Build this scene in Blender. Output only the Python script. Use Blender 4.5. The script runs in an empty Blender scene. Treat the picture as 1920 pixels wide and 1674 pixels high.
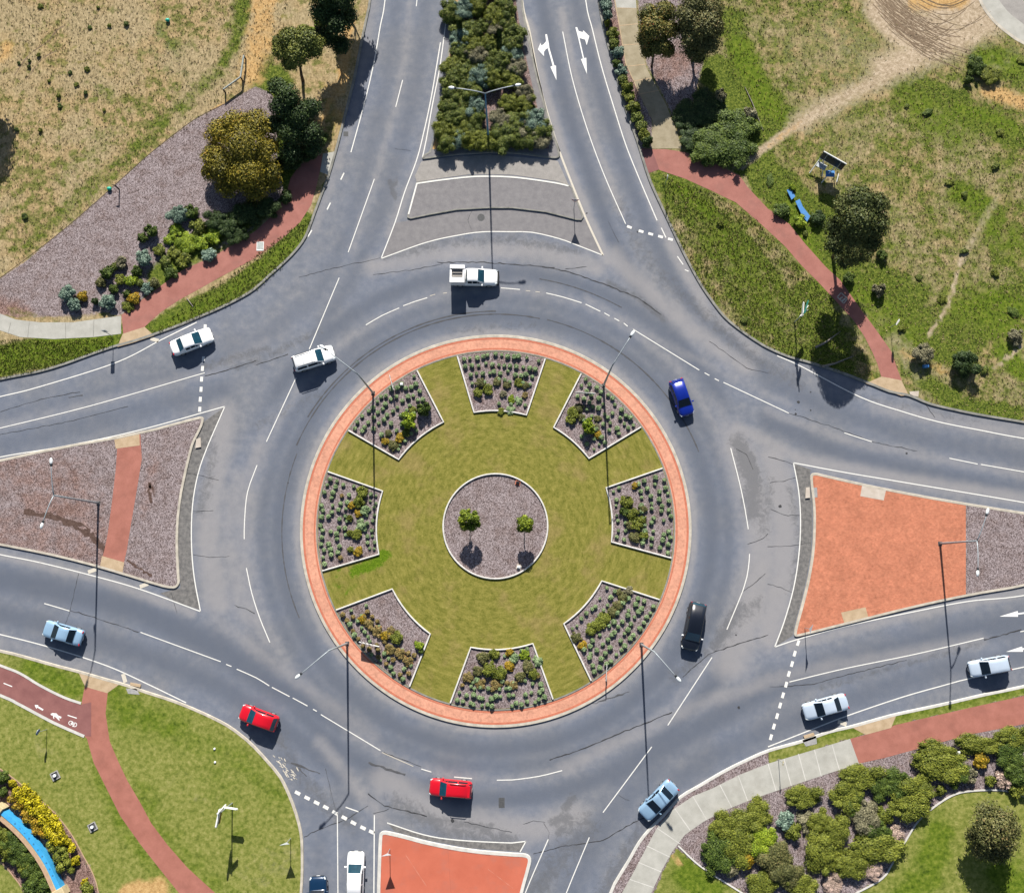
import bpy, bmesh, math, random
import numpy as np
from mathutils import Vector, Matrix
from mathutils.geometry import delaunay_2d_cdt

S = bpy.context.scene
COL = S.collection
rng = np.random.default_rng(7)
random.seed(7)

# ------------------------------------------------------------------ camera
# The survey: W x H photo, focal length in photo pixels, height above the road.
PW, PH, FOC = 1920, 1674, 1805.0
_u = np.array([-15.0, 242.0, FOC]); _u /= np.linalg.norm(_u)          # world up seen from the camera
_X = np.array([1.0, 0, 0]) - _u[0] * _u; _X /= np.linalg.norm(_X)
_R = np.array([_X, np.cross(_u, _X), _u])                             # camera -> world
CAM_H = 106 * _u[2]

def _ground(x, y, z=0.0):
    x = np.asarray(x, float); y = np.asarray(y, float)
    d = np.stack([(x - 960) / FOC, -(y - 837) / FOC, -np.ones_like(x)], -1) @ _R.T
    return d[..., :2] * ((CAM_H - z) / -d[..., 2])[..., None]

ORG = _ground(929, 986)

def G(x, y, z=0.0):
    """ground metres (origin = centre of the roundabout) of a surveyed point at height z"""
    return _ground(x, y, z) - ORG

def GP(pts, z=0.0):
    a = np.asarray(pts, float)
    return G(a[:, 0], a[:, 1], z)

cd = bpy.data.cameras.new("camera"); cam = bpy.data.objects.new("camera", cd); COL.objects.link(cam)
cd.sensor_fit = 'HORIZONTAL'; cd.sensor_width = 36.0; cd.lens = 36.0 * FOC / PW
cd.clip_end = 2000.0; cd.clip_start = 1.0
cam.matrix_world = Matrix.Translation((-ORG[0], -ORG[1], CAM_H)) @ Matrix(_R.tolist()).to_4x4()
S.camera = cam

# ------------------------------------------------------------------ light
SUN_ELEV = math.radians(33.0); SUN_AZ = math.radians(-1.8)            # azimuth from +Y
w = bpy.data.worlds.new("World"); S.world = w; w.use_nodes = True
nt = w.node_tree; bg = nt.nodes['Background']
sky = nt.nodes.new('ShaderNodeTexSky'); sky.sky_type = 'NISHITA'; sky.sun_disc = False
sky.sun_elevation = SUN_ELEV; sky.sun_rotation = SUN_AZ
nt.links.new(sky.outputs[0], bg.inputs[0]); bg.inputs[1].default_value = 0.05
sd = bpy.data.lights.new("sun", 'SUN'); sd.energy = 5.0; sd.angle = math.radians(0.5); sd.color = (1.0, 0.95, 0.87)
so = bpy.data.objects.new("sun", sd); COL.objects.link(so); so.location = (0, 0, 80)
_sv = Vector((-math.sin(SUN_AZ) * math.cos(SUN_ELEV), -math.cos(SUN_AZ) * math.cos(SUN_ELEV), -math.sin(SUN_ELEV)))
so.rotation_euler = _sv.to_track_quat('-Z', 'Y').to_euler()
S.view_settings.view_transform = 'Standard'; S.view_settings.look = 'None'
S.view_settings.gamma = 1.0; S.view_settings.use_curve_mapping = False
S.view_settings.exposure = 1.0

# ------------------------------------------------------------------ material kit
class NT:
    def __init__(s, name):
        s.m = bpy.data.materials.new(name); s.m.use_nodes = True
        s.t = s.m.node_tree; s.b = s.t.nodes['Principled BSDF']; s.co = None
    def n(s, k, **kw):
        q = s.t.nodes.new(k)
        for a, v in kw.items(): setattr(q, a, v)
        return q
    def L(s, a, b): s.t.links.new(a, b)
    def coord(s):
        if s.co is None: s.co = s.n('ShaderNodeTexCoord').outputs['Object']
        return s.co
    def mapped(s, scale=(1, 1, 1), rot=0.0, vec=None):
        q = s.n('ShaderNodeMapping'); q.inputs['Scale'].default_value = scale
        q.inputs['Rotation'].default_value = (0, 0, rot)
        s.L(vec or s.coord(), q.inputs['Vector']); return q.outputs[0]
    def noise(s, scale, detail=3.0, rough=0.6, vec=None, dist=0.0):
        q = s.n('ShaderNodeTexNoise'); q.inputs['Scale'].default_value = scale
        q.inputs['Detail'].default_value = detail; q.inputs['Roughness'].default_value = rough
        q.inputs['Distortion'].default_value = dist
        s.L(vec or s.coord(), q.inputs['Vector']); return q.outputs['Fac']
    def voro(s, scale, vec=None, feature='F1'):
        q = s.n('ShaderNodeTexVoronoi', feature=feature); q.inputs['Scale'].default_value = scale
        s.L(vec or s.coord(), q.inputs['Vector']); return q
    def ramp(s, fac, stops, interp='LINEAR'):
        q = s.n('ShaderNodeValToRGB'); q.color_ramp.interpolation = interp; e = q.color_ramp.elements
        while len(e) < len(stops): e.new(0.5)
        for i, (p, c) in enumerate(stops):
            e[i].position = p; e[i].color = (c[0], c[1], c[2], 1) if hasattr(c, '__len__') else (c, c, c, 1)
        s.L(fac, q.inputs[0]); return q.outputs[0]
    def mix(s, fac, a, b, mode='MIX'):
        q = s.n('ShaderNodeMix', data_type='RGBA', blend_type=mode)
        for v, i in ((fac, 0), (a, 6), (b, 7)):
            if hasattr(v, 'links'): s.L(v, q.inputs[i])
            elif i == 0: q.inputs[0].default_value = v
            else: q.inputs[i].default_value = (v[0], v[1], v[2], 1)
        return q.outputs[2]
    def math(s, op, a, b=0.0, clamp=False):
        q = s.n('ShaderNodeMath', operation=op, use_clamp=clamp)
        for i, v in enumerate((a, b)):
            if hasattr(v, 'links'): s.L(v, q.inputs[i])
            else: q.inputs[i].default_value = v
        return q.outputs[0]
    def attr(s, name):
        return s.n('ShaderNodeAttribute', attribute_name=name).outputs['Fac']
    def step(s, v, lo, hi):
        q = s.n('ShaderNodeMapRange', interpolation_type='SMOOTHSTEP', clamp=True)
        s.L(v, q.inputs[0]); q.inputs[1].default_value = lo; q.inputs[2].default_value = hi
        return q.outputs[0]
    def mask(s, att, noise, amt=0.9, soft=0.14):
        """attribute broken up by noise into a patchy edge"""
        v = s.math('ADD', s.attr(att) if isinstance(att, str) else att, s.math('MULTIPLY', s.math('SUBTRACT', noise, 0.5), amt))
        return s.step(v, 0.5 - soft, 0.5 + soft)
    def bump(s, h, strength=0.4, dist=0.05):
        q = s.n('ShaderNodeBump'); q.inputs['Strength'].default_value = strength
        q.inputs['Distance'].default_value = dist; s.L(h, q.inputs['Height'])
        s.L(q.outputs[0], s.b.inputs['Normal'])
    def out(s, col, rough=0.85, spec=0.25, metal=0.0):
        if hasattr(col, 'links'): s.L(col, s.b.inputs['Base Color'])
        else: s.b.inputs['Base Color'].default_value = (*col, 1)
        if hasattr(rough, 'links'): s.L(rough, s.b.inputs['Roughness'])
        else: s.b.inputs['Roughness'].default_value = rough
        s.b.inputs['Specular IOR Level'].default_value = spec; s.b.inputs['Metallic'].default_value = metal
        return s.m

def m_ground():
    k = NT("verge_ground")
    fine = k.noise(4.2, 5, 0.72); mid = k.noise(0.9, 4, 0.62); big = k.noise(0.16, 3, 0.55)
    streak = k.noise(1.0, 4, 0.7, k.mapped((5.5, 1.7, 1), math.radians(45)))
    speck = k.mix(0.5, fine, streak)
    dry = k.ramp(speck, [(0.28, (0.040, 0.032, 0.016)), (0.40, (0.165, 0.130, 0.070)), (0.54, (0.310, 0.245, 0.140)), (0.73, (0.48, 0.395, 0.25))])
    dry = k.mix(k.step(big, 0.42, 0.6), dry, (1.05, 0.97, 0.88), 'MULTIPLY')
    dgreen = k.ramp(fine, [(0.3, (0.038, 0.042, 0.010)), (0.52, (0.14, 0.135, 0.042)), (0.75, (0.27, 0.235, 0.095))])
    dry = k.mix(k.step(k.math('ADD', mid, k.math('MULTIPLY', big, 0.7)), 0.84, 1.02), dry, dgreen)
    gv = k.noise(5.0, 4, 0.75)
    green = k.ramp(gv, [(0.31, (0.010, 0.020, 0.003)), (0.45, (0.050, 0.074, 0.010)), (0.58, (0.116, 0.142, 0.021)), (0.74, (0.25, 0.245, 0.065))])
    lf = k.noise(2.4, 5, 0.68)
    lawn = k.ramp(lf, [(0.25, (0.055, 0.076, 0.012)), (0.43, (0.125, 0.145, 0.028)), (0.6, (0.200, 0.204, 0.056)), (0.78, (0.30, 0.27, 0.11))])
    sand = k.ramp(k.noise(3.0, 5, 0.7), [(0.3, (0.20, 0.150, 0.095)), (0.5, (0.33, 0.26, 0.18)), (0.7, (0.47, 0.385, 0.29))])
    orange = k.ramp(fine, [(0.3, (0.24, 0.135, 0.05)), (0.55, (0.42, 0.27, 0.115)), (0.75, (0.52, 0.37, 0.18))])
    vor = k.voro(12.0).outputs['Color']
    mv = k.mix(0.55, k.noise(10.0, 4, 0.8), vor)
    mulch = k.ramp(mv, [(0.22, (0.034, 0.026, 0.026)), (0.42, (0.142, 0.112, 0.112)), (0.60, (0.252, 0.211, 0.216)), (0.8, (0.37, 0.32, 0.325))])
    mulch = k.mix(k.step(k.noise(0.7, 5, 0.7), 0.42, 0.72), mulch, (0.74, 0.68, 0.64), 'MULTIPLY')
    mulch = k.mix(k.mask('brown', mid, 0.9, 0.3), mulch, (0.92, 0.72, 0.62), 'MULTIPLY')
    gn = k.math('ADD', k.math('MULTIPLY', mid, 0.55), k.math('MULTIPLY', k.noise(0.35, 5, 0.7), 0.45))
    c = k.mix(k.mask('green', gn, 1.35, 0.2), dry, green)
    c = k.mix(k.mask('lawn', mid, 0.35, 0.2), c, lawn)
    c = k.mix(k.mask('lush', k.noise(0.8, 4, 0.6), 0.9, 0.3), c, k.ramp(lf, [(0.28, (0.026, 0.050, 0.004)), (0.5, (0.082, 0.122, 0.010)), (0.72, (0.165, 0.19, 0.028))]))
    c = k.mix(k.mask('sand', mid, 0.7, 0.3), c, sand)
    c = k.mix(k.mask('orange', mid, 0.8, 0.2), c, orange)
    c = k.mix(k.mask('mulch', fine, 0.5, 0.12), c, mulch)
    k.bump(k.mix(0.5, fine, mv), 0.55, 0.09)
    return k.out(c, 0.95, 0.1)

def m_asphalt():
    k = NT("asphalt")
    grain = k.noise(18, 3, 0.75); mid = k.noise(1.1, 4, 0.62); big = k.noise(0.13, 3, 0.5)
    c = k.ramp(mid, [(0.3, (0.118, 0.128, 0.152)), (0.5, (0.143, 0.151, 0.173)), (0.7, (0.174, 0.177, 0.192))])
    c = k.mix(k.step(big, 0.35, 0.65), c, (0.93, 0.98, 1.07), 'MULTIPLY')
    n2 = k.noise(0.55, 4, 0.6)
    c = k.mix(k.math('MULTIPLY', k.mask('dark', n2, 0.35, 0.5), 0.9), c, (0.080, 0.093, 0.122))
    c = k.mix(k.math('MULTIPLY', k.mask('pale', n2, 0.5, 0.5), 0.8), c, (0.238, 0.229, 0.232))
    bl = k.math('MULTIPLY', k.mask('blot', k.noise(1.4, 6, 0.8, dist=0.8), 1.6, 0.22), 0.6)
    c = k.mix(bl, c, (0.085, 0.087, 0.094))
    c = k.mix(0.5, c, k.ramp(grain, [(0.3, 0.5), (0.7, 1.42)]), 'MULTIPLY')
    k.bump(grain, 0.25, 0.02)
    return k.out(c, 0.88, 0.2)

def m_mottle(name, lo, hi, scale=3.0, detail=4, rough=0.85, spec=0.2, grain=0.0, bump=0.2, bd=0.01, metal=0.0, stain=None):
    lo, hi = [x * .84 for x in lo], [x * .84 for x in hi]
    k = NT(name); nz = k.noise(scale, detail, 0.65)
    c = k.ramp(nz, [(0.3, lo), (0.7, hi)])
    if grain: c = k.mix(grain, c, k.ramp(k.noise(22, 2, 0.7), [(0.3, 0.45), (0.7, 1.4)]), 'MULTIPLY')
    if stain: c = k.mix(k.math('MULTIPLY', k.step(k.noise(0.5, 5, 0.65), 0.50, 0.68), stain[1]), c, stain[0])
    if bump: k.bump(nz, bump, bd)
    return k.out(c, rough, spec, metal)

def m_brick(name, a, b, mortar, bw=0.23, rowh=0.115, rot=0.0):
    k = NT(name); q = k.n('ShaderNodeTexBrick'); q.inputs['Scale'].default_value = 1.0
    q.inputs['Brick Width'].default_value = bw; q.inputs['Row Height'].default_value = rowh
    q.inputs['Mortar Size'].default_value = 0.008
    q.inputs['Color1'].default_value = (*a, 1); q.inputs['Color2'].default_value = (*b, 1); q.inputs['Mortar'].default_value = (*mortar, 1)
    k.L(k.mapped((1, 1, 1), rot), q.inputs['Vector'])
    c = k.mix(0.75, q.outputs['Color'], k.ramp(k.noise(3.2, 5, 0.72), [(0.3, 0.66), (0.5, 1.0), (0.72, 1.3)]), 'MULTIPLY')
    c = k.mix(0.5, c, k.ramp(k.noise(0.5, 4, 0.6), [(0.35, 0.8), (0.65, 1.12)]), 'MULTIPLY')
    return k.out(c, 0.9, 0.15)

def m_leaf(name, dark, mid, light, accent=None):
    k = NT(name); t = k.attr('tint')
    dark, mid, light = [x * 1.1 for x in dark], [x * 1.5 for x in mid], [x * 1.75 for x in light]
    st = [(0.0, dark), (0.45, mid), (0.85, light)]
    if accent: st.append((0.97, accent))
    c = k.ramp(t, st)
    m = k.out(c, 0.6, 0.2)
    return m

def m_paint(name, col, coat=0.6, rough=0.3, metal=0.0):
    k = NT(name); c = k.ramp(k.noise(1.5, 3, 0.5), [(0.3, tuple(x * 0.94 for x in col)), (0.7, col)])
    m = k.out(c, rough, 0.5, metal)
    k.b.inputs['Coat Weight'].default_value = coat; k.b.inputs['Coat Roughness'].default_value = 0.05
    return m

def m_line(name, col, wear=0.35):
    col = [x * .76 for x in col]
    k = NT(name)
    nz = k.noise(5.0, 5, 0.75)
    c = k.mix(k.math('MULTIPLY', k.step(nz, 0.52, 0.66), wear), col, (0.26, 0.25, 0.24))
    return k.out(c, 0.7, 0.25)

M = {}
M['ground'] = m_ground()
M['asphalt'] = m_asphalt()
M['asphalt_dark'] = m_mottle("dark_asphalt", (0.095, 0.094, 0.096), (0.22, 0.21, 0.20), 2.5, 5, 0.9, grain=0.4)
M['asphalt_pale'] = m_mottle("pale_asphalt", (0.26, 0.245, 0.23), (0.34, 0.32, 0.30), 1.5, 5, 0.9, grain=0.35)
M['asphalt_mid'] = m_mottle("median_asphalt", (0.175, 0.168, 0.176), (0.235, 0.225, 0.228), 1.5, 5, 0.9, grain=0.35)
M['kerb'] = m_mottle("kerb_concrete", (0.34, 0.31, 0.26), (0.56, 0.51, 0.43), 1.2, 5, 0.85, grain=0.2)
M['kerb_white'] = m_mottle("white_kerb_concrete", (0.46, 0.45, 0.42), (0.62, 0.60, 0.56), 1.2, 4, 0.8, grain=0.15)
M['kerb_dark'] = m_mottle("weathered_kerb_concrete", (0.16, 0.16, 0.145), (0.30, 0.29, 0.26), 1.2, 5, 0.85, grain=0.2)
M['concrete'] = m_mottle("path_concrete", (0.34, 0.335, 0.30), (0.45, 0.44, 0.40), 0.8, 5, 0.85, grain=0.22, stain=((0.27, 0.26, 0.23), 0.5))
M['concrete_old'] = m_mottle("old_path_concrete", (0.25, 0.21, 0.135), (0.37, 0.32, 0.225), 1.0, 5, 0.9, grain=0.3)
M['ramp'] = m_mottle("ramp_concrete", (0.37, 0.27, 0.165), (0.50, 0.38, 0.255), 1.5, 5, 0.85, grain=0.25)
M['ramp_pale'] = m_mottle("pale_ramp_concrete", (0.42, 0.36, 0.30), (0.54, 0.48, 0.42), 1.5, 5, 0.85, grain=0.25)
M['red_path'] = m_mottle("red_asphalt", (0.29, 0.118, 0.096), (0.375, 0.162, 0.132), 0.7, 5, 0.9, grain=0.3, stain=((0.20, 0.095, 0.08), 0.45))
M['red_path_bright'] = m_mottle("bright_red_asphalt", (0.295, 0.115, 0.086), (0.39, 0.158, 0.122), 0.7, 5, 0.9, grain=0.25, stain=((0.21, 0.085, 0.065), 0.5))
M['purple_path'] = m_mottle("purple_red_asphalt", (0.195, 0.082, 0.078), (0.27, 0.120, 0.110), 0.7, 5, 0.9, grain=0.25)
M['red_paint'] = m_mottle("red_coated_concrete", (0.44, 0.115, 0.068), (0.52, 0.145, 0.088), 0.35, 5, 0.75, grain=0.12, stain=((0.33, 0.115, 0.082), 0.55))
M['brick'] = m_brick("orange_brick_paving", (0.43, 0.155, 0.088), (0.35, 0.118, 0.066), (0.36, 0.19, 0.13), rot=0.0)
M['apron'] = m_brick("salmon_brick_paving", (0.52, 0.255, 0.172), (0.47, 0.222, 0.150), (0.44, 0.22, 0.155), rot=0.78)
M['apron_edge'] = m_mottle("red_brick_edge_course", (0.42, 0.135, 0.080), (0.54, 0.185, 0.115), 3.0, 4, 0.9, grain=0.3)
M['white_line'] = m_line("white_road_paint", (0.78, 0.77, 0.73), 0.4)
M['cream_line'] = m_line("worn_cream_road_paint", (0.62, 0.57, 0.48), 0.5)
M['fresh_line'] = m_line("fresh_white_road_paint", (0.84, 0.84, 0.82), 0.12)
M['tar'] = m_mottle("tar_seal", (0.030, 0.031, 0.034), (0.060, 0.060, 0.064), 4.0, 4, 0.8)
M['tar_soft'] = m_mottle("rubber_marks", (0.066, 0.068, 0.075), (0.095, 0.096, 0.102), 2.0, 4, 0.9)
M['edging'] = m_mottle("white_concrete_edging", (0.50, 0.485, 0.455), (0.68, 0.665, 0.63), 2.0, 4, 0.8, grain=0.1)
M['steel'] = m_mottle("galvanised_steel", (0.26, 0.30, 0.33), (0.40, 0.44, 0.47), 3.0, 3, 0.45, 0.5, bump=0, metal=0.3)
M['steel_blue'] = m_mottle("blue_painted_steel", (0.035, 0.16, 0.30), (0.06, 0.23, 0.40), 2.0, 3, 0.4, 0.5, bump=0)
M['lamp_white'] = m_mottle("white_lamp_housing", (0.62, 0.66, 0.68), (0.76, 0.79, 0.80), 3.0, 2, 0.35, 0.5, bump=0)
M['lens'] = m_mottle("dark_lamp_lens", (0.012, 0.016, 0.02), (0.03, 0.036, 0.04), 3.0, 2, 0.2, 0.5, bump=0)
M['sign_back'] = m_mottle("bare_aluminium", (0.42, 0.46, 0.50), (0.56, 0.60, 0.63), 2.0, 3, 0.45, 0.5, bump=0, metal=0.3)
M['sign_white'] = m_mottle("white_sign_sheet", (0.72, 0.72, 0.70), (0.8, 0.8, 0.78), 2.0, 3, 0.5, 0.4, bump=0)
M['sign_red'] = m_mottle("red_sign_sheet", (0.5, 0.02, 0.02), (0.56, 0.03, 0.03), 2.0, 3, 0.5, 0.4, bump=0)
M['sign_blue'] = m_mottle("blue_sign_sheet", (0.03, 0.13, 0.42), (0.05, 0.17, 0.5), 2.0, 3, 0.5, 0.4, bump=0)
M['sign_green'] = m_mottle("green_sign_sheet", (0.0, 0.16, 0.13), (0.0, 0.20, 0.16), 2.0, 3, 0.5, 0.4, bump=0)
M['sign_brown'] = m_mottle("brown_sign_sheet", (0.20, 0.085, 0.02), (0.26, 0.11, 0.03), 2.0, 3, 0.5, 0.4, bump=0)
M['sign_yellow'] = m_mottle("yellow_sign_sheet", (0.62, 0.47, 0.10), (0.70, 0.55, 0.14), 2.0, 3, 0.5, 0.4, bump=0)
M['black'] = m_mottle("black_plastic", (0.008, 0.009, 0.011), (0.016, 0.017, 0.02), 3.0, 3, 0.5, 0.4, bump=0)
M['dark_panel'] = m_mottle("dark_sign_panel", (0.006, 0.012, 0.022), (0.012, 0.022, 0.036), 2.0, 3, 0.5, 0.4, bump=0)
M['blue_plastic'] = m_mottle("blue_plastic", (0.05, 0.20, 0.48), (0.08, 0.26, 0.58), 2.5, 4, 0.5, 0.4, bump=0.1)
M['blue_wall'] = m_mottle("bright_blue_render", (0.03, 0.29, 0.58), (0.06, 0.37, 0.68), 1.5, 5, 0.7, 0.3, bump=0.1)
M['cream_wall'] = m_mottle("cream_limestone", (0.44, 0.36, 0.20), (0.60, 0.50, 0.31), 2.5, 4, 0.85, grain=0.25)
M['tan_wall'] = m_mottle("tan_limestone_capping", (0.38, 0.25, 0.16), (0.50, 0.35, 0.23), 2.5, 4, 0.85, grain=0.25)
M['bark'] = m_mottle("bark", (0.05, 0.036, 0.025), (0.14, 0.105, 0.08), 6.0, 4, 0.9, bump=0.6)
M['bark_pale'] = m_mottle("pale_bark", (0.16, 0.14, 0.12), (0.30, 0.27, 0.24), 6.0, 4, 0.9, bump=0.6)
M['teal'] = m_mottle("teal_plastic", (0.0, 0.35, 0.24), (0.01, 0.45, 0.32), 3.0, 3, 0.5, 0.4, bump=0)
M['grate'] = m_mottle("cast_iron", (0.045, 0.047, 0.05), (0.085, 0.087, 0.09), 8.0, 3, 0.7, 0.4)
M['pit'] = m_mottle("grey_pit_lid", (0.26, 0.26, 0.26), (0.38, 0.37, 0.36), 3.0, 4, 0.8, grain=0.3)
M['rail'] = m_mottle("grey_green_steel", (0.20, 0.235, 0.22), (0.34, 0.37, 0.35), 3.0, 3, 0.5, 0.5, bump=0)
M['tyre'] = m_mottle("tyre_rubber", (0.010, 0.010, 0.011), (0.022, 0.022, 0.024), 8.0, 3, 0.85, 0.2)
M['rim'] = m_mottle("alloy_rim", (0.42, 0.42, 0.43), (0.55, 0.55, 0.56), 6.0, 2, 0.35, 0.5, bump=0, metal=0.6)
M['glass'] = m_mottle("sky_tinted_car_glass", (0.004, 0.030, 0.050), (0.008, 0.065, 0.100), 1.2, 3, 0.06, 0.7, bump=0)  # blue of the reflected sky is put into the glass colour
M['glass_dark'] = m_mottle("dark_car_glass", (0.004, 0.008, 0.014), (0.008, 0.014, 0.022), 1.2, 3, 0.08, 0.6, bump=0)
M['headlight'] = m_mottle("headlight_glass", (0.50, 0.56, 0.58), (0.66, 0.70, 0.72), 6.0, 2, 0.1, 0.6, bump=0)
M['taillight'] = m_mottle("tail_light_red", (0.45, 0.012, 0.018), (0.55, 0.02, 0.03), 6.0, 2, 0.15, 0.6, bump=0)
M['white_bit'] = m_mottle("white_plastic", (0.66, 0.68, 0.7), (0.76, 0.77, 0.78), 4.0, 2, 0.5, 0.4, bump=0)
M['litter'] = m_mottle("grey_pebble_board", (0.30, 0.33, 0.31), (0.45, 0.48, 0.46), 9.0, 3, 0.7, 0.3)
M['furrow'] = m_mottle("dark_furrow_soil", (0.14, 0.098, 0.062), (0.24, 0.175, 0.115), 3.0, 5, 0.95, grain=0.3)  # for flat ribbons, darker than the sand, along the tyre furrows

LEAF = {
 'gum':     m_leaf("gum_leaves", (0.016, 0.026, 0.006), (0.060, 0.074, 0.014), (0.13, 0.13, 0.026)),
 'darkgum': m_leaf("dark_gum_leaves", (0.010, 0.018, 0.005), (0.034, 0.045, 0.012), (0.075, 0.082, 0.024), (0.12, 0.10, 0.03)),
 'lime':    m_leaf("lime_green_leaves", (0.016, 0.030, 0.003), (0.055, 0.080, 0.006), (0.125, 0.150, 0.011)),
 'gold':    m_leaf("gold_green_leaves", (0.022, 0.022, 0.004), (0.078, 0.070, 0.008), (0.165, 0.128, 0.012), (0.26, 0.14, 0.016)),
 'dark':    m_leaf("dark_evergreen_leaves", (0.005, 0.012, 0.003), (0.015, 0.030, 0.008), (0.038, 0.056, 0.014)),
 'bottle':  m_leaf("bottlebrush_leaves", (0.018, 0.026, 0.006), (0.062, 0.068, 0.014), (0.13, 0.095, 0.025), (0.26, 0.085, 0.02)),
 'olive':   m_leaf("olive_gum_leaves", (0.018, 0.022, 0.007), (0.050, 0.054, 0.017), (0.098, 0.092, 0.034), (0.15, 0.105, 0.04)),
 'hedge':   m_leaf("median_shrub_leaves", (0.010, 0.019, 0.004), (0.044, 0.062, 0.010), (0.112, 0.128, 0.024), (0.20, 0.18, 0.06)),
 'blue':    m_leaf("blue_grey_leaves", (0.016, 0.036, 0.026), (0.060, 0.095, 0.070), (0.135, 0.18, 0.14)),
 'deep':    m_leaf("deep_green_leaves", (0.008, 0.018, 0.003), (0.030, 0.050, 0.008), (0.070, 0.094, 0.015)),
 'moss':    m_leaf("olive_green_leaves", (0.018, 0.026, 0.003), (0.064, 0.078, 0.010), (0.122, 0.130, 0.018)),
 'bright':  m_leaf("bright_green_leaves", (0.020, 0.040, 0.003), (0.085, 0.125, 0.008), (0.18, 0.22, 0.015)),
 'grey':    m_leaf("grey_brown_leaves", (0.030, 0.030, 0.016), (0.090, 0.085, 0.048), (0.17, 0.155, 0.095)),
 'tuft':    m_leaf("grey_green_tuft_leaves", (0.034, 0.062, 0.024), (0.104, 0.152, 0.068), (0.185, 0.235, 0.12)),
 'rust':    m_leaf("rusty_tuft_leaves", (0.030, 0.026, 0.008), (0.105, 0.085, 0.028), (0.20, 0.14, 0.055), (0.36, 0.10, 0.03)),
 'yellow':  m_leaf("yellow_leaves", (0.06, 0.055, 0.003), (0.19, 0.165, 0.005), (0.30, 0.25, 0.006)),
 'amber':   m_leaf("amber_leaves", (0.05, 0.040, 0.004), (0.150, 0.110, 0.008), (0.26, 0.155, 0.012), (0.34, 0.13, 0.02)),
 'pink':    m_leaf("pink_grey_leaves", (0.06, 0.05, 0.03), (0.20, 0.15, 0.12), (0.36, 0.26, 0.22)),
 'grass':   m_leaf("verge_grass_blades", (0.022, 0.034, 0.006), (0.078, 0.098, 0.016), (0.145, 0.155, 0.038), (0.28, 0.24, 0.09)),
 'straw':   m_leaf("dry_grass_blades", (0.09, 0.07, 0.03), (0.18, 0.14, 0.072), (0.27, 0.215, 0.12)),
}

# ------------------------------------------------------------------ mesh kit
def props(o, label=None, cat=None, group=None, kind=None):
    if label: o['label'] = label
    if cat: o['category'] = cat
    if group: o['group'] = group
    if kind: o['kind'] = kind
    return o

def thing(name, label, cat, loc=(0, 0, 0), rot=0.0, group=None):
    o = bpy.data.objects.new(name, None); COL.objects.link(o); o.empty_display_size = 0.3
    o.location = (loc[0], loc[1], loc[2] if len(loc) > 2 else 0.0); o.rotation_euler = (0, 0, rot)
    return props(o, label, cat, group)

def raw_mesh(name, V, F, mat, attrs=None, smooth=False):
    me = bpy.data.meshes.new(name); me.from_pydata([tuple(v) for v in V], [], [tuple(f) for f in F])
    me.materials.append(M[mat] if isinstance(mat, str) else mat)
    for a, d in (attrs or {}).items():
        at = me.attributes.new(a, 'FLOAT', 'POINT'); at.data.foreach_set('value', np.asarray(d, np.float32))
    if smooth: me.polygons.foreach_set('use_smooth', [True] * len(me.polygons))
    me.update(); return me

def link(name, me, parent=None):
    o = bpy.data.objects.new(name, me); COL.objects.link(o)
    if parent is not None: o.parent = parent
    return o

def mobj(name, V, F, mat, parent=None, attrs=None, smooth=False):
    return link(name, raw_mesh(name, V, F, mat, attrs, smooth), parent)

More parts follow.
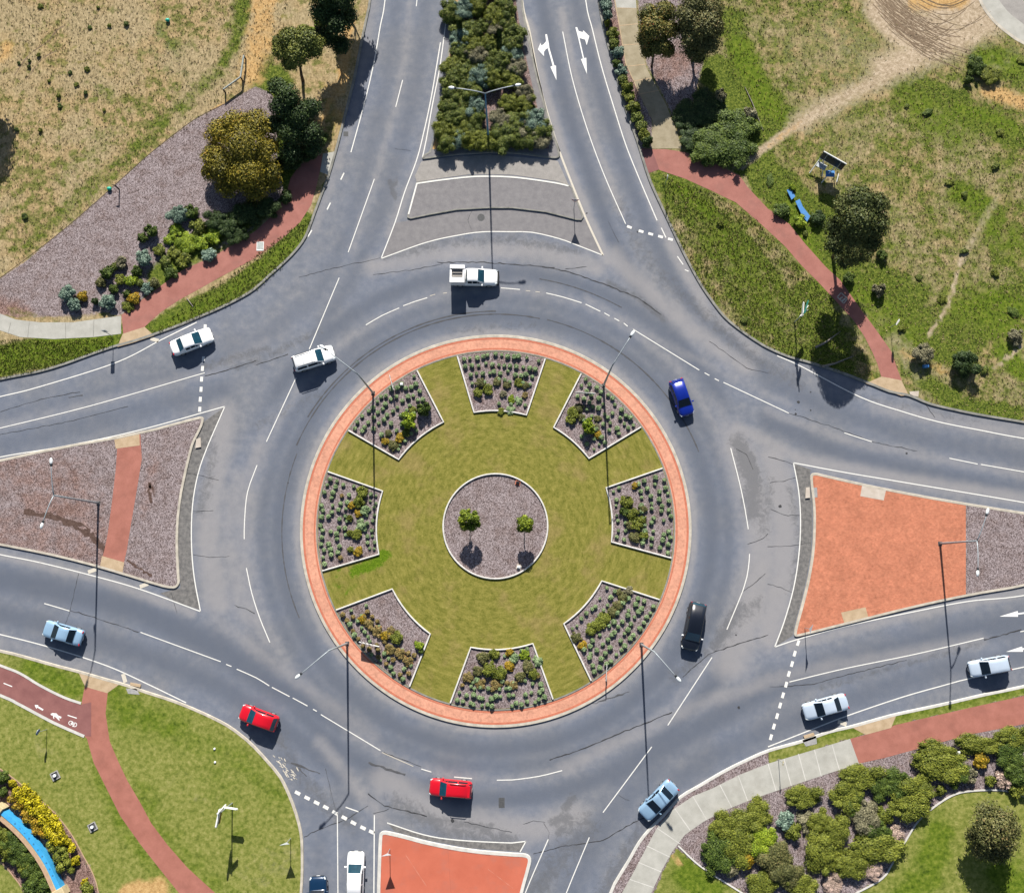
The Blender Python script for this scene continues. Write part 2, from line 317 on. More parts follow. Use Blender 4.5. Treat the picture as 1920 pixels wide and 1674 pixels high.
class MB:
    def __init__(s): s.v = []; s.f = []
    def add(s, V, F):
        n = len(s.v); s.v += [tuple(map(float, p)) for p in V]; s.f += [tuple(i + n for i in q) for q in F]; return s
    def box(s, c, d, rz=0.0, tilt=0.0, ch=0.0):
        """box centred at c with size d; ch chamfers the top edges"""
        x, y, z = d[0] / 2, d[1] / 2, d[2] / 2; h = min(ch, x * .9, y * .9, z * .9)
        V = [(-x, -y, -z), (x, -y, -z), (x, y, -z), (-x, y, -z)]
        F = [(3, 2, 1, 0)]
        if h > 0:
            V += [(-x, -y, z - h), (x, -y, z - h), (x, y, z - h), (-x, y, z - h)]
            V += [(-x + h, -y + h, z), (x - h, -y + h, z), (x - h, y - h, z), (-x + h, y - h, z)]
            for b in (0, 4): F += [(b + i, b + (i + 1) % 4, b + 4 + (i + 1) % 4, b + 4 + i) for i in range(4)]
            F.append((8, 9, 10, 11))
        else:
            V += [(-x, -y, z), (x, -y, z), (x, y, z), (-x, y, z)]
            F += [(i, (i + 1) % 4, 4 + (i + 1) % 4, 4 + i) for i in range(4)] + [(4, 5, 6, 7)]
        Mx = Matrix.Rotation(rz, 3, 'Z') @ Matrix.Rotation(tilt, 3, 'Y')
        return s.add([Mx @ Vector(p) + Vector(c) for p in V], F)
    def tube(s, pts, r, n=8, cap=True):
        pts = [Vector(p) for p in pts]; rr = r if hasattr(r, '__len__') else [r] * len(pts)
        V = []; up = Vector((0, 0, 1))
        for i, p in enumerate(pts):
            t = (pts[min(i + 1, len(pts) - 1)] - pts[max(i - 1, 0)]).normalized()
            a = t.cross(up if abs(t.z) < 0.9 else Vector((1, 0, 0))).normalized(); b = t.cross(a)
            V += [p + (a * math.cos(2 * math.pi * k / n) + b * math.sin(2 * math.pi * k / n)) * rr[i] for k in range(n)]
        F = [(i * n + k, i * n + (k + 1) % n, (i + 1) * n + (k + 1) % n, (i + 1) * n + k) for i in range(len(pts) - 1) for k in range(n)]
        if cap: F += [tuple(range(n - 1, -1, -1)), tuple(range((len(pts) - 1) * n, len(pts) * n))]
        return s.add(V, F)
    def prism(s, poly, z0, z1):
        n = len(poly); V = [(p[0], p[1], z0) for p in poly] + [(p[0], p[1], z1) for p in poly]
        return s.add(V, [tuple(range(n - 1, -1, -1)), tuple(range(n, 2 * n))] + [(i, (i + 1) % n, n + (i + 1) % n, n + i) for i in range(n)])
    def ell(s, c, r, nu=10, nv=6):
        V = []; F = []
        for j in range(nv + 1):
            th = math.pi * j / nv
            for i in range(nu):
                ph = 2 * math.pi * i / nu
                V.append((c[0] + r[0] * math.sin(th) * math.cos(ph), c[1] + r[1] * math.sin(th) * math.sin(ph), c[2] + r[2] * math.cos(th)))
        for j in range(nv):
            for i in range(nu): F.append((j * nu + i, (j + 1) * nu + i, (j + 1) * nu + (i + 1) % nu, j * nu + (i + 1) % nu))
        return s.add(V, F)
    def go(s, name, mat, parent=None, smooth=False): return mobj(name, s.v, s.f, mat, parent, smooth=smooth)

# ---- plan geometry (all in metres)
def area(p): p = np.asarray(p); return 0.5 * np.sum(p[:, 0] * np.roll(p[:, 1], -1) - np.roll(p[:, 0], -1) * p[:, 1])
def ccw(p): return p if area(p) > 0 else p[::-1]

def smooth(p, step=0.6, closed=False):
    """Catmull-Rom through the points, resampled"""
    p = np.asarray(p, float); n = len(p)
    if n < 3 and not closed:
        m = max(2, int(np.linalg.norm(p[1] - p[0]) / step) + 1); t = np.linspace(0, 1, m)[:, None]; return p[0] * (1 - t) + p[1] * t
    out = []
    rngs = range(n if closed else n - 1)
    for i in rngs:
        a, b, c, d = (p[(i - 1) % n] if closed or i > 0 else 2 * p[0] - p[1]), p[i % n], p[(i + 1) % n], (p[(i + 2) % n] if closed or i + 2 < n else 2 * p[n - 1] - p[n - 2])
        m = max(1, int(np.linalg.norm(c - b) / step))
        for t in np.arange(m) / m:
            out.append(0.5 * (2 * b + (c - a) * t + (2 * a - 5 * b + 4 * c - d) * t * t + (3 * b - a - 3 * c + d) * t ** 3))
    if not closed: out.append(p[-1])
    return np.array(out)

def chaikin(p, k=2):
    p = np.asarray(p, float)
    for _ in range(k):
        q = np.roll(p, -1, 0); p = np.stack([p * .75 + q * .25, p * .25 + q * .75], 1).reshape(-1, 2)
    return p

def inside(P, poly):
    P = np.asarray(P); poly = np.asarray(poly); r = np.zeros(len(P), bool); q = np.roll(poly, -1, 0)
    for (x0, y0), (x1, y1) in zip(poly, q):
        if y0 == y1: continue
        c = (y0 > P[:, 1]) != (y1 > P[:, 1])
        r ^= c & (P[:, 0] < (x1 - x0) * (P[:, 1] - y0) / (y1 - y0) + x0)
    return r

def dist(P, line):
    P = np.asarray(P); line = np.asarray(line, float); d = np.full(len(P), 1e9)
    if len(line) == 1: return np.linalg.norm(P - line[0], axis=1)
    for a, b in zip(line[:-1], line[1:]):
        ab = b - a; L = max(ab @ ab, 1e-9); t = np.clip(((P - a) @ ab) / L, 0, 1)
        d = np.minimum(d, np.linalg.norm(P - a - t[:, None] * ab, axis=1))
    return d

def stroke(P, px, rpx, soft=0.6, k=1.0):
    """1 within rpx of the surveyed polyline, fading out"""
    r = rpx / 17.0; d = dist(P, GP(px)); return k * np.clip(1 - (d - r * (1 - soft)) / (2 * r * soft), 0, 1)

def polymask(P, px, softpx=6):
    q = GP(px); s = softpx / 17.0; d = dist(P, np.vstack([q, q[:1]])); ins = inside(P, q)
    return np.clip(0.5 + np.where(ins, d, -d) / (2 * s), 0, 1)

def triangulate(poly, step=None, extra=None):
    poly = np.asarray(poly, float); keep = np.linalg.norm(poly - np.roll(poly, 1, 0), axis=1) > 1e-4; poly = poly[keep]
    pts = [poly]; n = len(poly)
    if step:
        lo, hi = poly.min(0), poly.max(0)
        gx, gy = np.meshgrid(np.arange(lo[0], hi[0], step), np.arange(lo[1], hi[1], step))
        g = np.stack([gx.ravel(), gy.ravel()], 1) + rng.uniform(-.22, .22, (gx.size, 2)) * step
        g = g[inside(g, poly)]
        if len(g): g = g[dist(g, np.vstack([poly, poly[:1]])) > step * 0.35]
        pts.append(g)
    a = np.vstack(pts)
    r = delaunay_2d_cdt([Vector(p) for p in a], [], [list(range(n))], 1, 1e-5)
    return np.array([(v.x, v.y) for v in r[0]]), r[2]

def sheet(name, poly, z, mat, step=None, attrs=None, parent=None, kind=None):
    V, F = triangulate(poly, step)
    F = [f if area(V[list(f)]) > 0 else f[::-1] for f in F]
    o = mobj(name, np.column_stack([V, np.full(len(V), z)]), F, mat, parent, {k: fn(V) for k, fn in (attrs or {}).items()})
    return props(o, kind=kind)

def normals2(p, closed):
    p = np.asarray(p)
    t = (np.roll(p, -1, 0) - np.roll(p, 1, 0)) if closed else np.gradient(p, axis=0)
    t /= np.maximum(np.linalg.norm(t, axis=1, keepdims=True), 1e-9); return np.stack([-t[:, 1], t[:, 0]], 1)

def ribbon(mb, p, wd, z, wob=0.0):
    p = np.asarray(p, float); nrm = normals2(p, False); h = (wd / 2) * np.ones(len(p))
    if wob: h = h * (1 + rng.uniform(-wob, wob, len(p)))
    a, b = p + nrm * h[:, None], p - nrm * h[:, None]; n = len(p)
    mb.add([(x, y, z) for x, y in np.vstack([b, a])], [(i, i + 1, n + i + 1, n + i) for i in range(n - 1)])

def sweep(mb, p, prof, closed):
    """profile of (inward offset, z) swept along p (inside on the left)"""
    p = np.asarray(p, float); nrm = normals2(p, closed); m = len(prof); n = len(p)
    V = [(x + nx * o, y + ny * o, z) for (x, y), (nx, ny) in zip(p, nrm) for o, z in prof]
    F = [(i * m + j, ((i + 1) % n) * m + j, ((i + 1) % n) * m + j + 1, i * m + j + 1) for i in range(n if closed else n - 1) for j in range(m - 1)]
    mb.add(V, F)

def kerb(name, p, mat, parent, closed=False, wd=0.26, z=0.14):
    mb = MB(); sweep(mb, p, [(-0.03, -0.02), (-0.015, z - 0.03), (0.02, z), (wd, z), (wd + 0.005, z - 0.06)], closed)
    return mb.go(name, mat, parent)

Z0 = 0.12      # top of every verge and island
Z1, Z2, Z3 = Z0 + 0.008, Z0 + 0.014, Z0 + 0.020

# ------------------------------------------------------------------ the ground and the road
sheet('ground', [(-600, -600), (600, -600), (600, 600), (-600, 600)], -0.06, 'ground', 40, kind='structure',
      attrs={'green': lambda V: np.full(len(V), .5)})

def ring(r, a0=0, a1=360, n=120):
    t = np.radians(np.linspace(a0, a1, n)); return np.stack([np.cos(t) * r, np.sin(t) * r], 1)
def rs(P, r, wd, a0=0, a1=360, k=1.0):
    """wear along an arc of radius r between two compass angles (deg from +X, ccw)"""
    q = np.degrees(np.arctan2(P[:, 1], P[:, 0])) % 360; rr = np.hypot(P[:, 0], P[:, 1])
    ad = ((q - a0) % 360); span = (a1 - a0) % 360 or 360
    e = np.clip(np.minimum(ad, span - ad) / 12.0, 0, 1) if span < 360 else 1.0
    return k * np.exp(-((rr - r) / wd) ** 2) * np.where(ad <= span, e, 0)

DARK = [  # wheel paths: surveyed line, half width, strength
 ([(745, 0), (735, 90), (712, 210), (690, 300), (655, 430), (590, 560), (470, 650), (330, 700), (0, 780)], 16, .45),
 ([(800, 0), (790, 100), (765, 230), (735, 330), (700, 440), (650, 540), (560, 680)], 16, .5),
 ([(1015, 0), (1035, 100), (1065, 210), (1105, 330), (1150, 450), (1210, 560), (1290, 660)], 15, .75),
 ([(1080, 0), (1098, 80), (1130, 190), (1165, 300), (1210, 420), (1260, 520), (1330, 610), (1440, 700)], 15, .65),
 ([(1440, 710), (1560, 770), (1720, 820), (1920, 858)], 20, .6), ([(1440, 790), (1560, 845), (1720, 885), (1920, 920)], 20, .7),
 ([(0, 1085), (100, 1105), (250, 1140), (400, 1210), (520, 1290), (640, 1350)], 26, .85),
 ([(0, 1150), (120, 1180), (280, 1230), (420, 1290), (540, 1370), (640, 1450)], 22, .7),
 ([(1920, 1165), (1780, 1190), (1600, 1240), (1440, 1290), (1280, 1380), (1150, 1450)], 26, .75),
 ([(1920, 1225), (1780, 1250), (1600, 1310), (1460, 1360), (1330, 1420), (1220, 1500)], 22, .6),
 ([(0, 770), (150, 735), (330, 690), (450, 640)], 22, .3), ([(0, 835), (150, 800), (300, 760), (420, 730)], 22, .55),
 ([(600, 1674), (600, 1560), (560, 1460), (520, 1390)], 18, .4), ([(665, 1674), (665, 1560), (650, 1480)], 18, .4),
 ([(1070, 1674), (1100, 1600), (1150, 1520), (1230, 1440)], 26, .55), ([(1000, 1674), (1030, 1600), (1080, 1530)], 18, .4)]
PALE = [
 ([(700, 0), (690, 80), (660, 230), (625, 330), (590, 430)], 10, .5),
 ([(770, 0), (760, 100), (735, 220), (705, 330), (660, 470)], 8, .45), ([(840, 60), (815, 200), (780, 320), (730, 440)], 10, .6),
 ([(990, 40), (1020, 170), (1060, 300), (1100, 400), (1140, 490)], 10, .9), ([(1052, 20), (1075, 130), (1115, 260), (1165, 400)], 8, .7),
 ([(1120, 60), (1160, 200), (1215, 350), (1260, 460), (1330, 590)], 12, .8), ([(1150, 480), (1230, 560), (1300, 620), (1400, 690)], 20, .75),
 ([(1380, 830), (1420, 940), (1430, 1040), (1410, 1150), (1370, 1240)], 34, .9), ([(1450, 860), (1470, 960), (1470, 1080), (1440, 1190)], 30, .95),
 ([(420, 780), (400, 900), (390, 1020), (410, 1130)], 26, .8), ([(450, 900), (430, 1020), (460, 1150)], 26, .6),
 ([(700, 500), (860, 470), (1000, 470), (1120, 500)], 20, .75), ([(720, 1460), (850, 1540), (1000, 1555), (1080, 1530)], 24, .85),
 ([(600, 1390), (680, 1490), (720, 1540)], 12, .6), ([(1060, 1440), (1200, 1370), (1340, 1310), (1500, 1260), (1840, 1200)], 14, .6),
 ([(0, 800), (180, 755), (390, 700), (500, 640)], 12, .4), ([(400, 1150), (520, 1250), (700, 1380)], 14, .5),
 ([(0, 1040), (180, 1082), (360, 1148)], 10, .7), ([(1920, 1110), (1700, 1155), (1480, 1210)], 10, .7), ([(0, 1205), (200, 1262), (300, 1300)], 14, .4),
 ([(1920, 935), (1700, 900), (1500, 862), (1380, 800)], 14, .8), ([(1640, 760), (1780, 790), (1920, 815)], 14, .6), ([(1290, 500), (1340, 590), (1420, 660)], 12, .6),
 ([(1440, 770), (1600, 830), (1920, 890)], 10, .5), ([(1100, 560), (1240, 640), (1400, 720), (1480, 760)], 8, .4), ([(1340, 1500), (1200, 1610), (1170, 1674)], 14, .3)]
BLOT = [([(1385, 830), (1410, 900), (1412, 960)], 20, .8), ([(1010, 1660), (1060, 1600), (1100, 1550)], 30, .62), ([(1130, 1674), (1180, 1590), (1230, 1520)], 20, .6),
 ([(740, 1500), (840, 1560), (960, 1575)], 20, .62), ([(720, 480), (850, 455), (960, 450), (1080, 470)], 14, .55), ([(1350, 1190), (1390, 1140)], 16, .68),
 ([(1290, 560), (1400, 660), (1500, 720)], 18, .55), ([(380, 800), (400, 850), (375, 960)], 16, .55), ([(1480, 920), (1500, 1000), (1485, 1110)], 14, .5),
 ([(440, 690), (520, 660), (600, 620)], 12, .55), ([(520, 1380), (560, 1450), (620, 1520), (660, 1540)], 20, .55), ([(1440, 900), (1430, 1000)], 20, .5),
 ([(1420, 1130), (1340, 1210), (1260, 1270)], 18, .52), ([(1160, 380), (1200, 470), (1280, 560)], 22, .48), ([(1540, 1290), (1840, 1205)], 8, .55),
 ([(600, 740), (480, 800)], 18, .42), ([(840, 620), (1000, 610)], 12, .45), ([(730, 340), (742, 372)], 5, .9), ([(380, 690), (500, 655)], 12, .6), ([(1075, 1495), (1060, 1515)], 9, .85), ([(1035, 1540), (1065, 1532)], 8, .85), ([(1045, 1558), (1068, 1548)], 7, .85), ([(1405, 850), (1416, 890), (1413, 925)], 9, .9), ([(1340, 1212), (1365, 1180)], 9, .85), ([(1140, 530), (1200, 560), (1245, 600)], 7, .75), ([(742, 335), (735, 365)], 4, .9), ([(800, 1535), (920, 1552)], 8, .75), ([(1600, 740), (1830, 790)], 12, .42)]
def road_dark(P):
    m = 0.75 * np.maximum(rs(P, 23.6, 1.3, k=1.0), rs(P, 25.3, 1.1, k=.75))
    m = np.maximum(m, rs(P, 28.6, 1.2, 20, 160, .7)); m = np.maximum(m, rs(P, 28.6, 1.2, 200, 340, .75))
    for l, r, k in DARK: m = np.maximum(m, stroke(P, l, r, .7, k))
    return m
def road_pale(P):
    m = 0.6 * np.maximum(rs(P, 21.6, .5, k=1.3), rs(P, 26.6, .6, k=.7)); m = np.maximum(m, rs(P, 27.5, 1.0, 150, 215, .6)); m = np.maximum(m, rs(P, 27.8, 1.0, -30, 35, .6))
    for l, r, k in PALE: m = np.maximum(m, stroke(P, l, r, .7, k))
    return m
def road_blot(P):
    m = np.zeros(len(P))
    for l, r, k in BLOT: m = np.maximum(m, stroke(P, l, r, .8, k))
    return m
road = sheet('road', [(-82, -58), (82, -58), (82, 88), (-82, 88)], 0.0, 'asphalt', 0.42, kind='structure',
             attrs={'dark': road_dark, 'pale': road_pale, 'blot': road_blot})

# ------------------------------------------------------------------ verges
BIG = dict(L=-420, R=2340, T=-420, B=2060)
NW_K = [(730,-330),(716,-160),(696,0),(692,23),(681,75),(666,150),(655.7,191),(643,241),(632,283.6),(618,331),(603,371),(590,406),(575,445),(555,473),(530,498),(505,520),(480,543),(452,560.5),(411.5,580.6),(376,595.7),(334,613),(288.6,629.5),(251,642),(218,651),(176,665),(125.5,683.5),(75,698.5),(0,713.6),(-150,748),(-330,800)]
NE_K = [(1090,-330),(1105,-150),(1120.6,0),(1133,65),(1151,130.5),(1168,196),(1186,246),(1197,278.5),(1211,324),(1223.5,356),(1243.6,399),(1253.6,420),(1268.7,452.6),(1288.7,492.8),(1311,533),(1331,563),(1356.5,595.7),(1386.6,620.8),(1419,643),(1440,655),(1477.6,671),(1523,683.5),(1570.5,698.5),(1623,718.6),(1666,736),(1703.5,743.7),(1741,759),(1791,771),(1841.5,781),(1920,794),(2100,825),(2300,860)]
SW_K = [(-330,1150),(-150,1187),(0,1217.7),(37.6,1226.5),(100,1244),(148,1256.5),(200.8,1271.6),(236,1281.6),(276,1295.4),(326,1311.7),(376,1332),(426.6,1357),(464,1384.5),(480,1399.5),(505,1427),(527.7,1454.8),(545,1490),(557.8,1525),(566.6,1560),(569,1593),(569,1640),(567,1674),(563,1760),(556,1960)]
SE_K = [(1075,1960),(1105,1780),(1142,1674),(1155.7,1645.5),(1175.8,1613),(1196,1577.7),(1216,1552.6),(1243.6,1525),(1273.7,1492.4),(1311,1470),(1354,1444.7),(1396.6,1423.4),(1440,1404.6),(1502.7,1387),(1553,1369.4),(1595.6,1359.4),(1640.8,1346.8),(1683.4,1335.6),(1766,1318),(1841.5,1300.4),(1920,1284),(2100,1243),(2300,1196)]

def amax(fns): return lambda P: np.max([f(P) for f in fns], 0)
def st(px, r, soft=.6, k=1.0): return lambda P: stroke(P, px, r, soft, k)
def pm(px, s=6, k=1.0): return lambda P: polymask(P, px, s) * k
def const(v): return lambda P: np.full(len(P), v)

NW_MULCH = [(512,178),(480,163),(421.6,195.7),(364,226),(288.6,283.6),(226,339),(175.7,384),(135.5,420),(100,447.6),(50,490),(0,523),(-150,610),(-150,640),(0,590),(30,599),(75,604),(138,604),(227,592),(290,545),(340,508),(400,480),(440,457),(480,435),(535,371),(520,300),(520,230)]
NW_ATT = dict(
 green=amax([const(.24), st([(440,-40),(448,30),(440,90),(420,120)], 20, .8, .66), st([(410,140),(370,172),(320,215),(260,275),(200,325),(120,400),(40,470)], 26, .9, .60), st([(330,150),(230,230),(120,320),(20,400)], 60, .9, .44), st([(350,40),(330,110)], 40, .9, .42), st([(460,0),(455,40)], 14, .6, .9),
   st([(-60,690),(80,660),(215,640)], 32, .3, .95), st([(285,625),(340,590),(430,550),(500,500),(550,455),(575,420)], 22, .3, .9), st([(100,655),(190,640)], 20, .3, 1.1),
   st([(300,520),(350,470),(400,440),(430,410)], 40, .6, .8), st([(200,560),(280,500)], 26, .7, .6), st([(300,60),(330,90)], 14, .7, .6), st([(190,170),(230,200)], 22, .7, .5), st([(510,150),(520,330),(440,420)], 40, .5, .9), st([(620,200),(640,240)], 16, .7, .55), st([(615,345),(590,400)], 10, .5, .6)]),
 lush=amax([st([(-60,690),(80,660),(200,645)], 26, .4, .75), st([(300,612),(430,550),(550,455)], 14, .5, .62)]),
 mulch=lambda P: np.clip(polymask(P, NW_MULCH, 7) - stroke(P, [(640,20),(650,140),(630,250)], 26, .6, .75) - stroke(P, [(300,520),(360,470),(420,430),(480,400)], 34, .6, .7) - stroke(P, [(20,580),(90,600),(200,590)], 12, .6, .5), 0, 1),
 brown=amax([st([(0,575),(40,590)], 24, .6, .8)]),
 orange=amax([st([(470,140),(490,60),(500,-40)], 34, .7, .62), st([(520,60),(600,60)], 40, .8, .4), st([(620,160),(640,240)], 20, .7, .5), st([(60,90),(200,110),(280,170)], 60, .8, .28), st([(590,250),(640,150)], 10, .6, .55), st([(655,40),(640,170)], 14, .7, .7), st([(470,110),(510,80)], 20, .7, .6), st([(8,110),(14,90)], 18, .7, .6), st([(400,210),(430,195)], 8, .6, .8)]),
 sand=amax([st([(330,110),(240,40)], 60, .8, .30)]))
NE_ATT = dict(
 green=amax([const(.52), st([(1370,40),(1400,140),(1440,190),(1470,220)], 44, .6, .72), st([(1350,140),(1420,240)], 50, .5, .9), st([(1260,340),(1330,420),(1390,520),(1440,620),(1540,670)], 66, .5, .66), st([(1230,335),(1300,380),(1400,450),(1450,520),(1500,580)], 12, .5, .85), st([(1420,310),(1450,350),(1500,400),(1560,400)], 44, .5, .95),
   st([(1700,160),(1800,200),(1900,260)], 46, .5, .72), st([(1840,110),(1900,130)], 40, .5, .85), st([(1720,230),(1850,230),(1920,250)], 40, .6, .6), st([(1800,360),(1860,400)], 40, .6, .7), st([(1600,520),(1700,560),(1720,640)], 70, .6, .74), st([(1780,640),(1860,580),(1920,560)], 70, .6, .72), st([(1860,450),(1920,540)], 46, .6, .6),
   st([(1700,690),(1800,760),(1900,780)], 26, .6, .8), st([(1520,560),(1560,680)], 50, .5, .85), st([(1480,370),(1560,480)], 50, .5, .9), st([(1700,300),(1800,320)], 40, .7, .5), st([(1700,150),(1720,200)], 30, .6, .6)]),
 lush=amax([st([(1800,560),(1900,620)], 50, .8, .5), st([(1620,560),(1700,640)], 50, .8, .48), st([(1700,190),(1800,260)], 40, .8, .5), st([(1850,420),(1920,470)], 40, .8, .45), st([(1480,380),(1520,470)], 30, .8, .55), st([(1340,430),(1450,580)], 40, .8, .42), st([(1385,90),(1440,200)], 26, .7, .7), st([(1440,190),(1462,218)], 12, .6, .9), st([(1850,112),(1900,120)], 26, .6, .6), st([(1800,205),(1900,240)], 16, .7, .6), st([(1790,360),(1850,385)], 20, .7, .6), st([(1860,560),(1920,580)], 20, .7, .7), st([(1270,350),(1330,400)], 16, .6, .62), st([(1880,660),(1920,700)], 24, .5, .6), st([(1480,440),(1540,520)], 30, .7, .5)]),
 sand=amax([st([(1390,312),(1440,272),(1500,232)], 9, .5, .78), st([(1500,232),(1560,195),(1620,165),(1690,128)], 26, .9, .72), st([(1660,130),(1740,95),(1800,70),(1850,40)], 38, .8, .82), st([(1660,20),(1700,60),(1760,60)], 42, .5, .95), st([(1640,-40),(1720,-20),(1820,20)], 50, .5, .95), st([(1560,60),(1620,100)], 60, .8, .35),
   st([(1740,630),(1775,580),(1800,490)], 5, .5, .7), st([(1800,490),(1840,420),(1870,370)], 10, .7, .5), st([(1866,690),(1920,645)], 4, .5, .8), st([(1680,640),(1720,700)], 26, .7, .45), st([(1580,220),(1660,330)], 50, .8, .25), st([(1500,90),(1580,130)], 70, .8, .3), st([(1850,150),(1920,80)], 30, .7, .3), st([(1380,310),(1420,290)], 10, .6, .6)]),
 orange=amax([st([(1850,170),(1920,195)], 18, .7, .75), st([(1720,5),(1800,0)], 24, .6, .7), st([(1500,232),(1440,275)], 8, .6, .5), st([(1630,700),(1640,720)], 8, .6, .4), st([(1690,660),(1780,700)], 14, .7, .5), st([(1165,10),(1165,40)], 14, .6, .0)]),
 mulch=amax([pm([(1121,-80),(1153,-80),(1153,0),(1160,50),(1173,120),(1198,176),(1222,226),(1221,278),(1198,278),(1186,246),(1168,196),(1151,130),(1133,65),(1121,0)], 4), pm([(1192,-20),(1290,-30),(1320,120),(1300,200),(1266,238),(1248,195),(1211,125),(1198,62)], 10, .8)]),
 brown=amax([st([(1140,40),(1180,170)], 30, .6, .7), st([(1290,110),(1250,130)], 40, .6, .6)]),
 lawn=const(0.0))
SW_MULCH = [(-150,1350),(0,1439.7),(25,1457),(62.7,1487.4),(100.4,1520),(133,1560),(155.6,1600.3),(175.7,1638),(185.7,1674),(200,1780),(70,1780),(47.7,1674),(25,1640),(0,1613),(-150,1480)]
SW_ATT = dict(
 green=const(.75), lawn=const(1.0),
 lush=amax([st([(215,1300),(240,1340),(330,1360)], 40, .7, .62), st([(330,1380),(450,1420),(520,1500)], 30, .7, .5), st([(270,1480),(300,1560),(380,1640),(420,1674)], 30, .7, .5), st([(60,1250),(140,1290)], 26, .6, .7), st([(180,1440),(230,1550),(300,1650)], 16, .6, .55), st([(400,1440),(450,1560)], 40, .8, .4)]),
 mulch=pm(SW_MULCH, 3), brown=pm(SW_MULCH, 8, 1.1),
 orange=amax([st([(240,1674),(300,1664)], 20, .7, .85)]), sand=amax([st([(330,1460),(380,1510)], 40, .9, .22), st([(100,1420),(60,1380)], 30, .9, .25), st([(480,1640),(560,1600)], 40, .9, .3)]))
SE_LAWN = [(1603,1674),(1653,1645.5),(1673.4,1615),(1698.5,1572.7),(1721,1537.6),(1756,1507.5),(1791,1487.4),(1829,1481),(1881.7,1481),(1920,1492.4),(2100,1560),(2100,1900),(1560,1900)]
SE_SMALL = [(1271,1590),(1311,1622),(1361,1655),(1396,1674),(1500,1800),(1160,1800),(1224,1674),(1245,1630),(1262,1597)]
SE_VERGE = [(1440,1405),(1595,1359),(1683,1336),(1920,1284),(2100,1243),(2100,1268),(1920,1304),(1676,1360),(1594,1384),(1440,1431)]
SE_ATT = dict(
 green=const(.75), lawn=amax([pm(SE_LAWN, 3), pm(SE_SMALL, 3), pm(SE_VERGE, 3)]),
 lush=amax([st([(1760,1560),(1740,1640),(1700,1674)], 34, .6, .75), st([(1880,1640),(1920,1674)], 40, .6, .8), st([(1290,1640),(1330,1674)], 30, .6, .9), st([(1540,1380),(1700,1340),(1920,1292)], 10, .6, .6)]),
 mulch=lambda P: np.clip(1.0 - np.max([polymask(P, SE_LAWN, 3), polymask(P, SE_SMALL, 3), polymask(P, SE_VERGE, 3)], 0), 0, 1),
 brown=const(.22), orange=amax([st([(1440,1494),(1470,1486)], 8, .6, .7), st([(1640,1424),(1700,1412)], 7, .5, .7), st([(1262,1600),(1275,1620)], 6, .6, .6)]))

_l = NE_ATT['lush']; NE_ATT['lush'] = lambda P: np.clip(_l(P) * 1.25, 0, 1)
def verge(kpx, corners, att, kmat):
    k = smooth(GP(kpx), 0.7); poly = np.vstack([k, GP(corners)])
    flip = area(poly) < 0
    o = sheet('verge', ccw(poly), Z0, 'ground', 0.5, att, kind='structure')
    kerb('kerb', k[::-1] if flip else k, kmat, o)
    return o
nw = verge(NW_K, [(-420, 800), (-420, -330)], NW_ATT, 'kerb_dark')
ne = verge(NE_K, [(2420, 860), (2420, -330)], NE_ATT, 'kerb_dark')
sw = verge(SW_K, [(-420, 1960), (-420, 1150)], SW_ATT, 'kerb')
se = verge(SE_K, [(2380, 1196), (2380, 1960)], SE_ATT, 'kerb_white')

# ------------------------------------------------------------------ paths
def path(name, px, mat, z=Z1, parent=None):
    return sheet(name, ccw(GP(px, z)), z, mat, 1.0, parent=parent, kind='structure')
path('footpath', [(228,590.6),(288.6,545.5),(339,508),(401.5,480),(439,457.6),(477,435),(510,405),(535,371),(545,334),(563,309),(604,288.6),(602,311),(593,351),(583,385),(563,416.6),(540,438),(512.6,460),(477,485),(421.6,515),(376,540.5),(335,563),(301,585.6),(271,613),(231,626)], 'red_path')
path('ramp', [(230,626),(271,613),(289,629),(251,642),(220,650.5)], 'ramp', Z2)
path('ramp', [(606,288.6),(629,284),(618,330),(600,322)], 'steel_ramp' if 'steel_ramp' in M else 'concrete', Z2)
path('footpath', [(-160,520),(-60,565),(0,588),(30,599.4),(75,604.4),(138,604.4),(227,592),(227,625.8),(175.7,632),(100,635.8),(37.6,632),(0,619.5),(-60,600),(-160,552)], 'concrete', Z2)
path('footpath', [(1221,280),(1248.6,280),(1286,286),(1336.4,306),(1386.6,328.7),(1401.7,351),(1440,391.5),(1480,420),(1510,457.6),(1548,500),(1575.5,525.4),(1613,578),(1648,625.8),(1671,658.4),(1682,690),(1691,714),(1653,708),(1645,682),(1636,661),(1620.7,630.8),(1600.6,600.7),(1570.5,568),(1535.4,530.4),(1502.7,497.8),(1472.6,462.7),(1440,432.5),(1416.7,411.5),(1380,380),(1336.4,359),(1286,336),(1236,319)], 'red_path')
path('ramp', [(1198,278.5),(1222,279),(1236,318),(1213,326)], 'purple_path', Z2)
path('ramp', [(1623,718.6),(1653,706),(1690,713),(1704,741),(1690,742)], 'ramp', Z2)
psand = path('footpath', [(1148,-160),(1153,0),(1160.8,50),(1173,120.5),(1198,175.7),(1223.5,226),(1221,279),(1278.7,278.5),(1266,238.4),(1248.6,195.7),(1211,125.5),(1198,62.7),(1192,0),(1188,-160)], 'concrete_old', Z2)
path('footpath', [(159,1285),(153,1316.7),(158,1379.5),(163,1384.5),(175.7,1429.7),(200.8,1480),(226,1530),(263.5,1582.7),(301,1630.4),(336,1674),(420,1780),(490,1780),(404,1674),(351,1625.4),(313.7,1582.7),(283.6,1542.6),(263.5,1505),(238.4,1462),(220.8,1424.6),(205.8,1389.5),(198,1336.8),(202,1298)], 'red_path_bright')
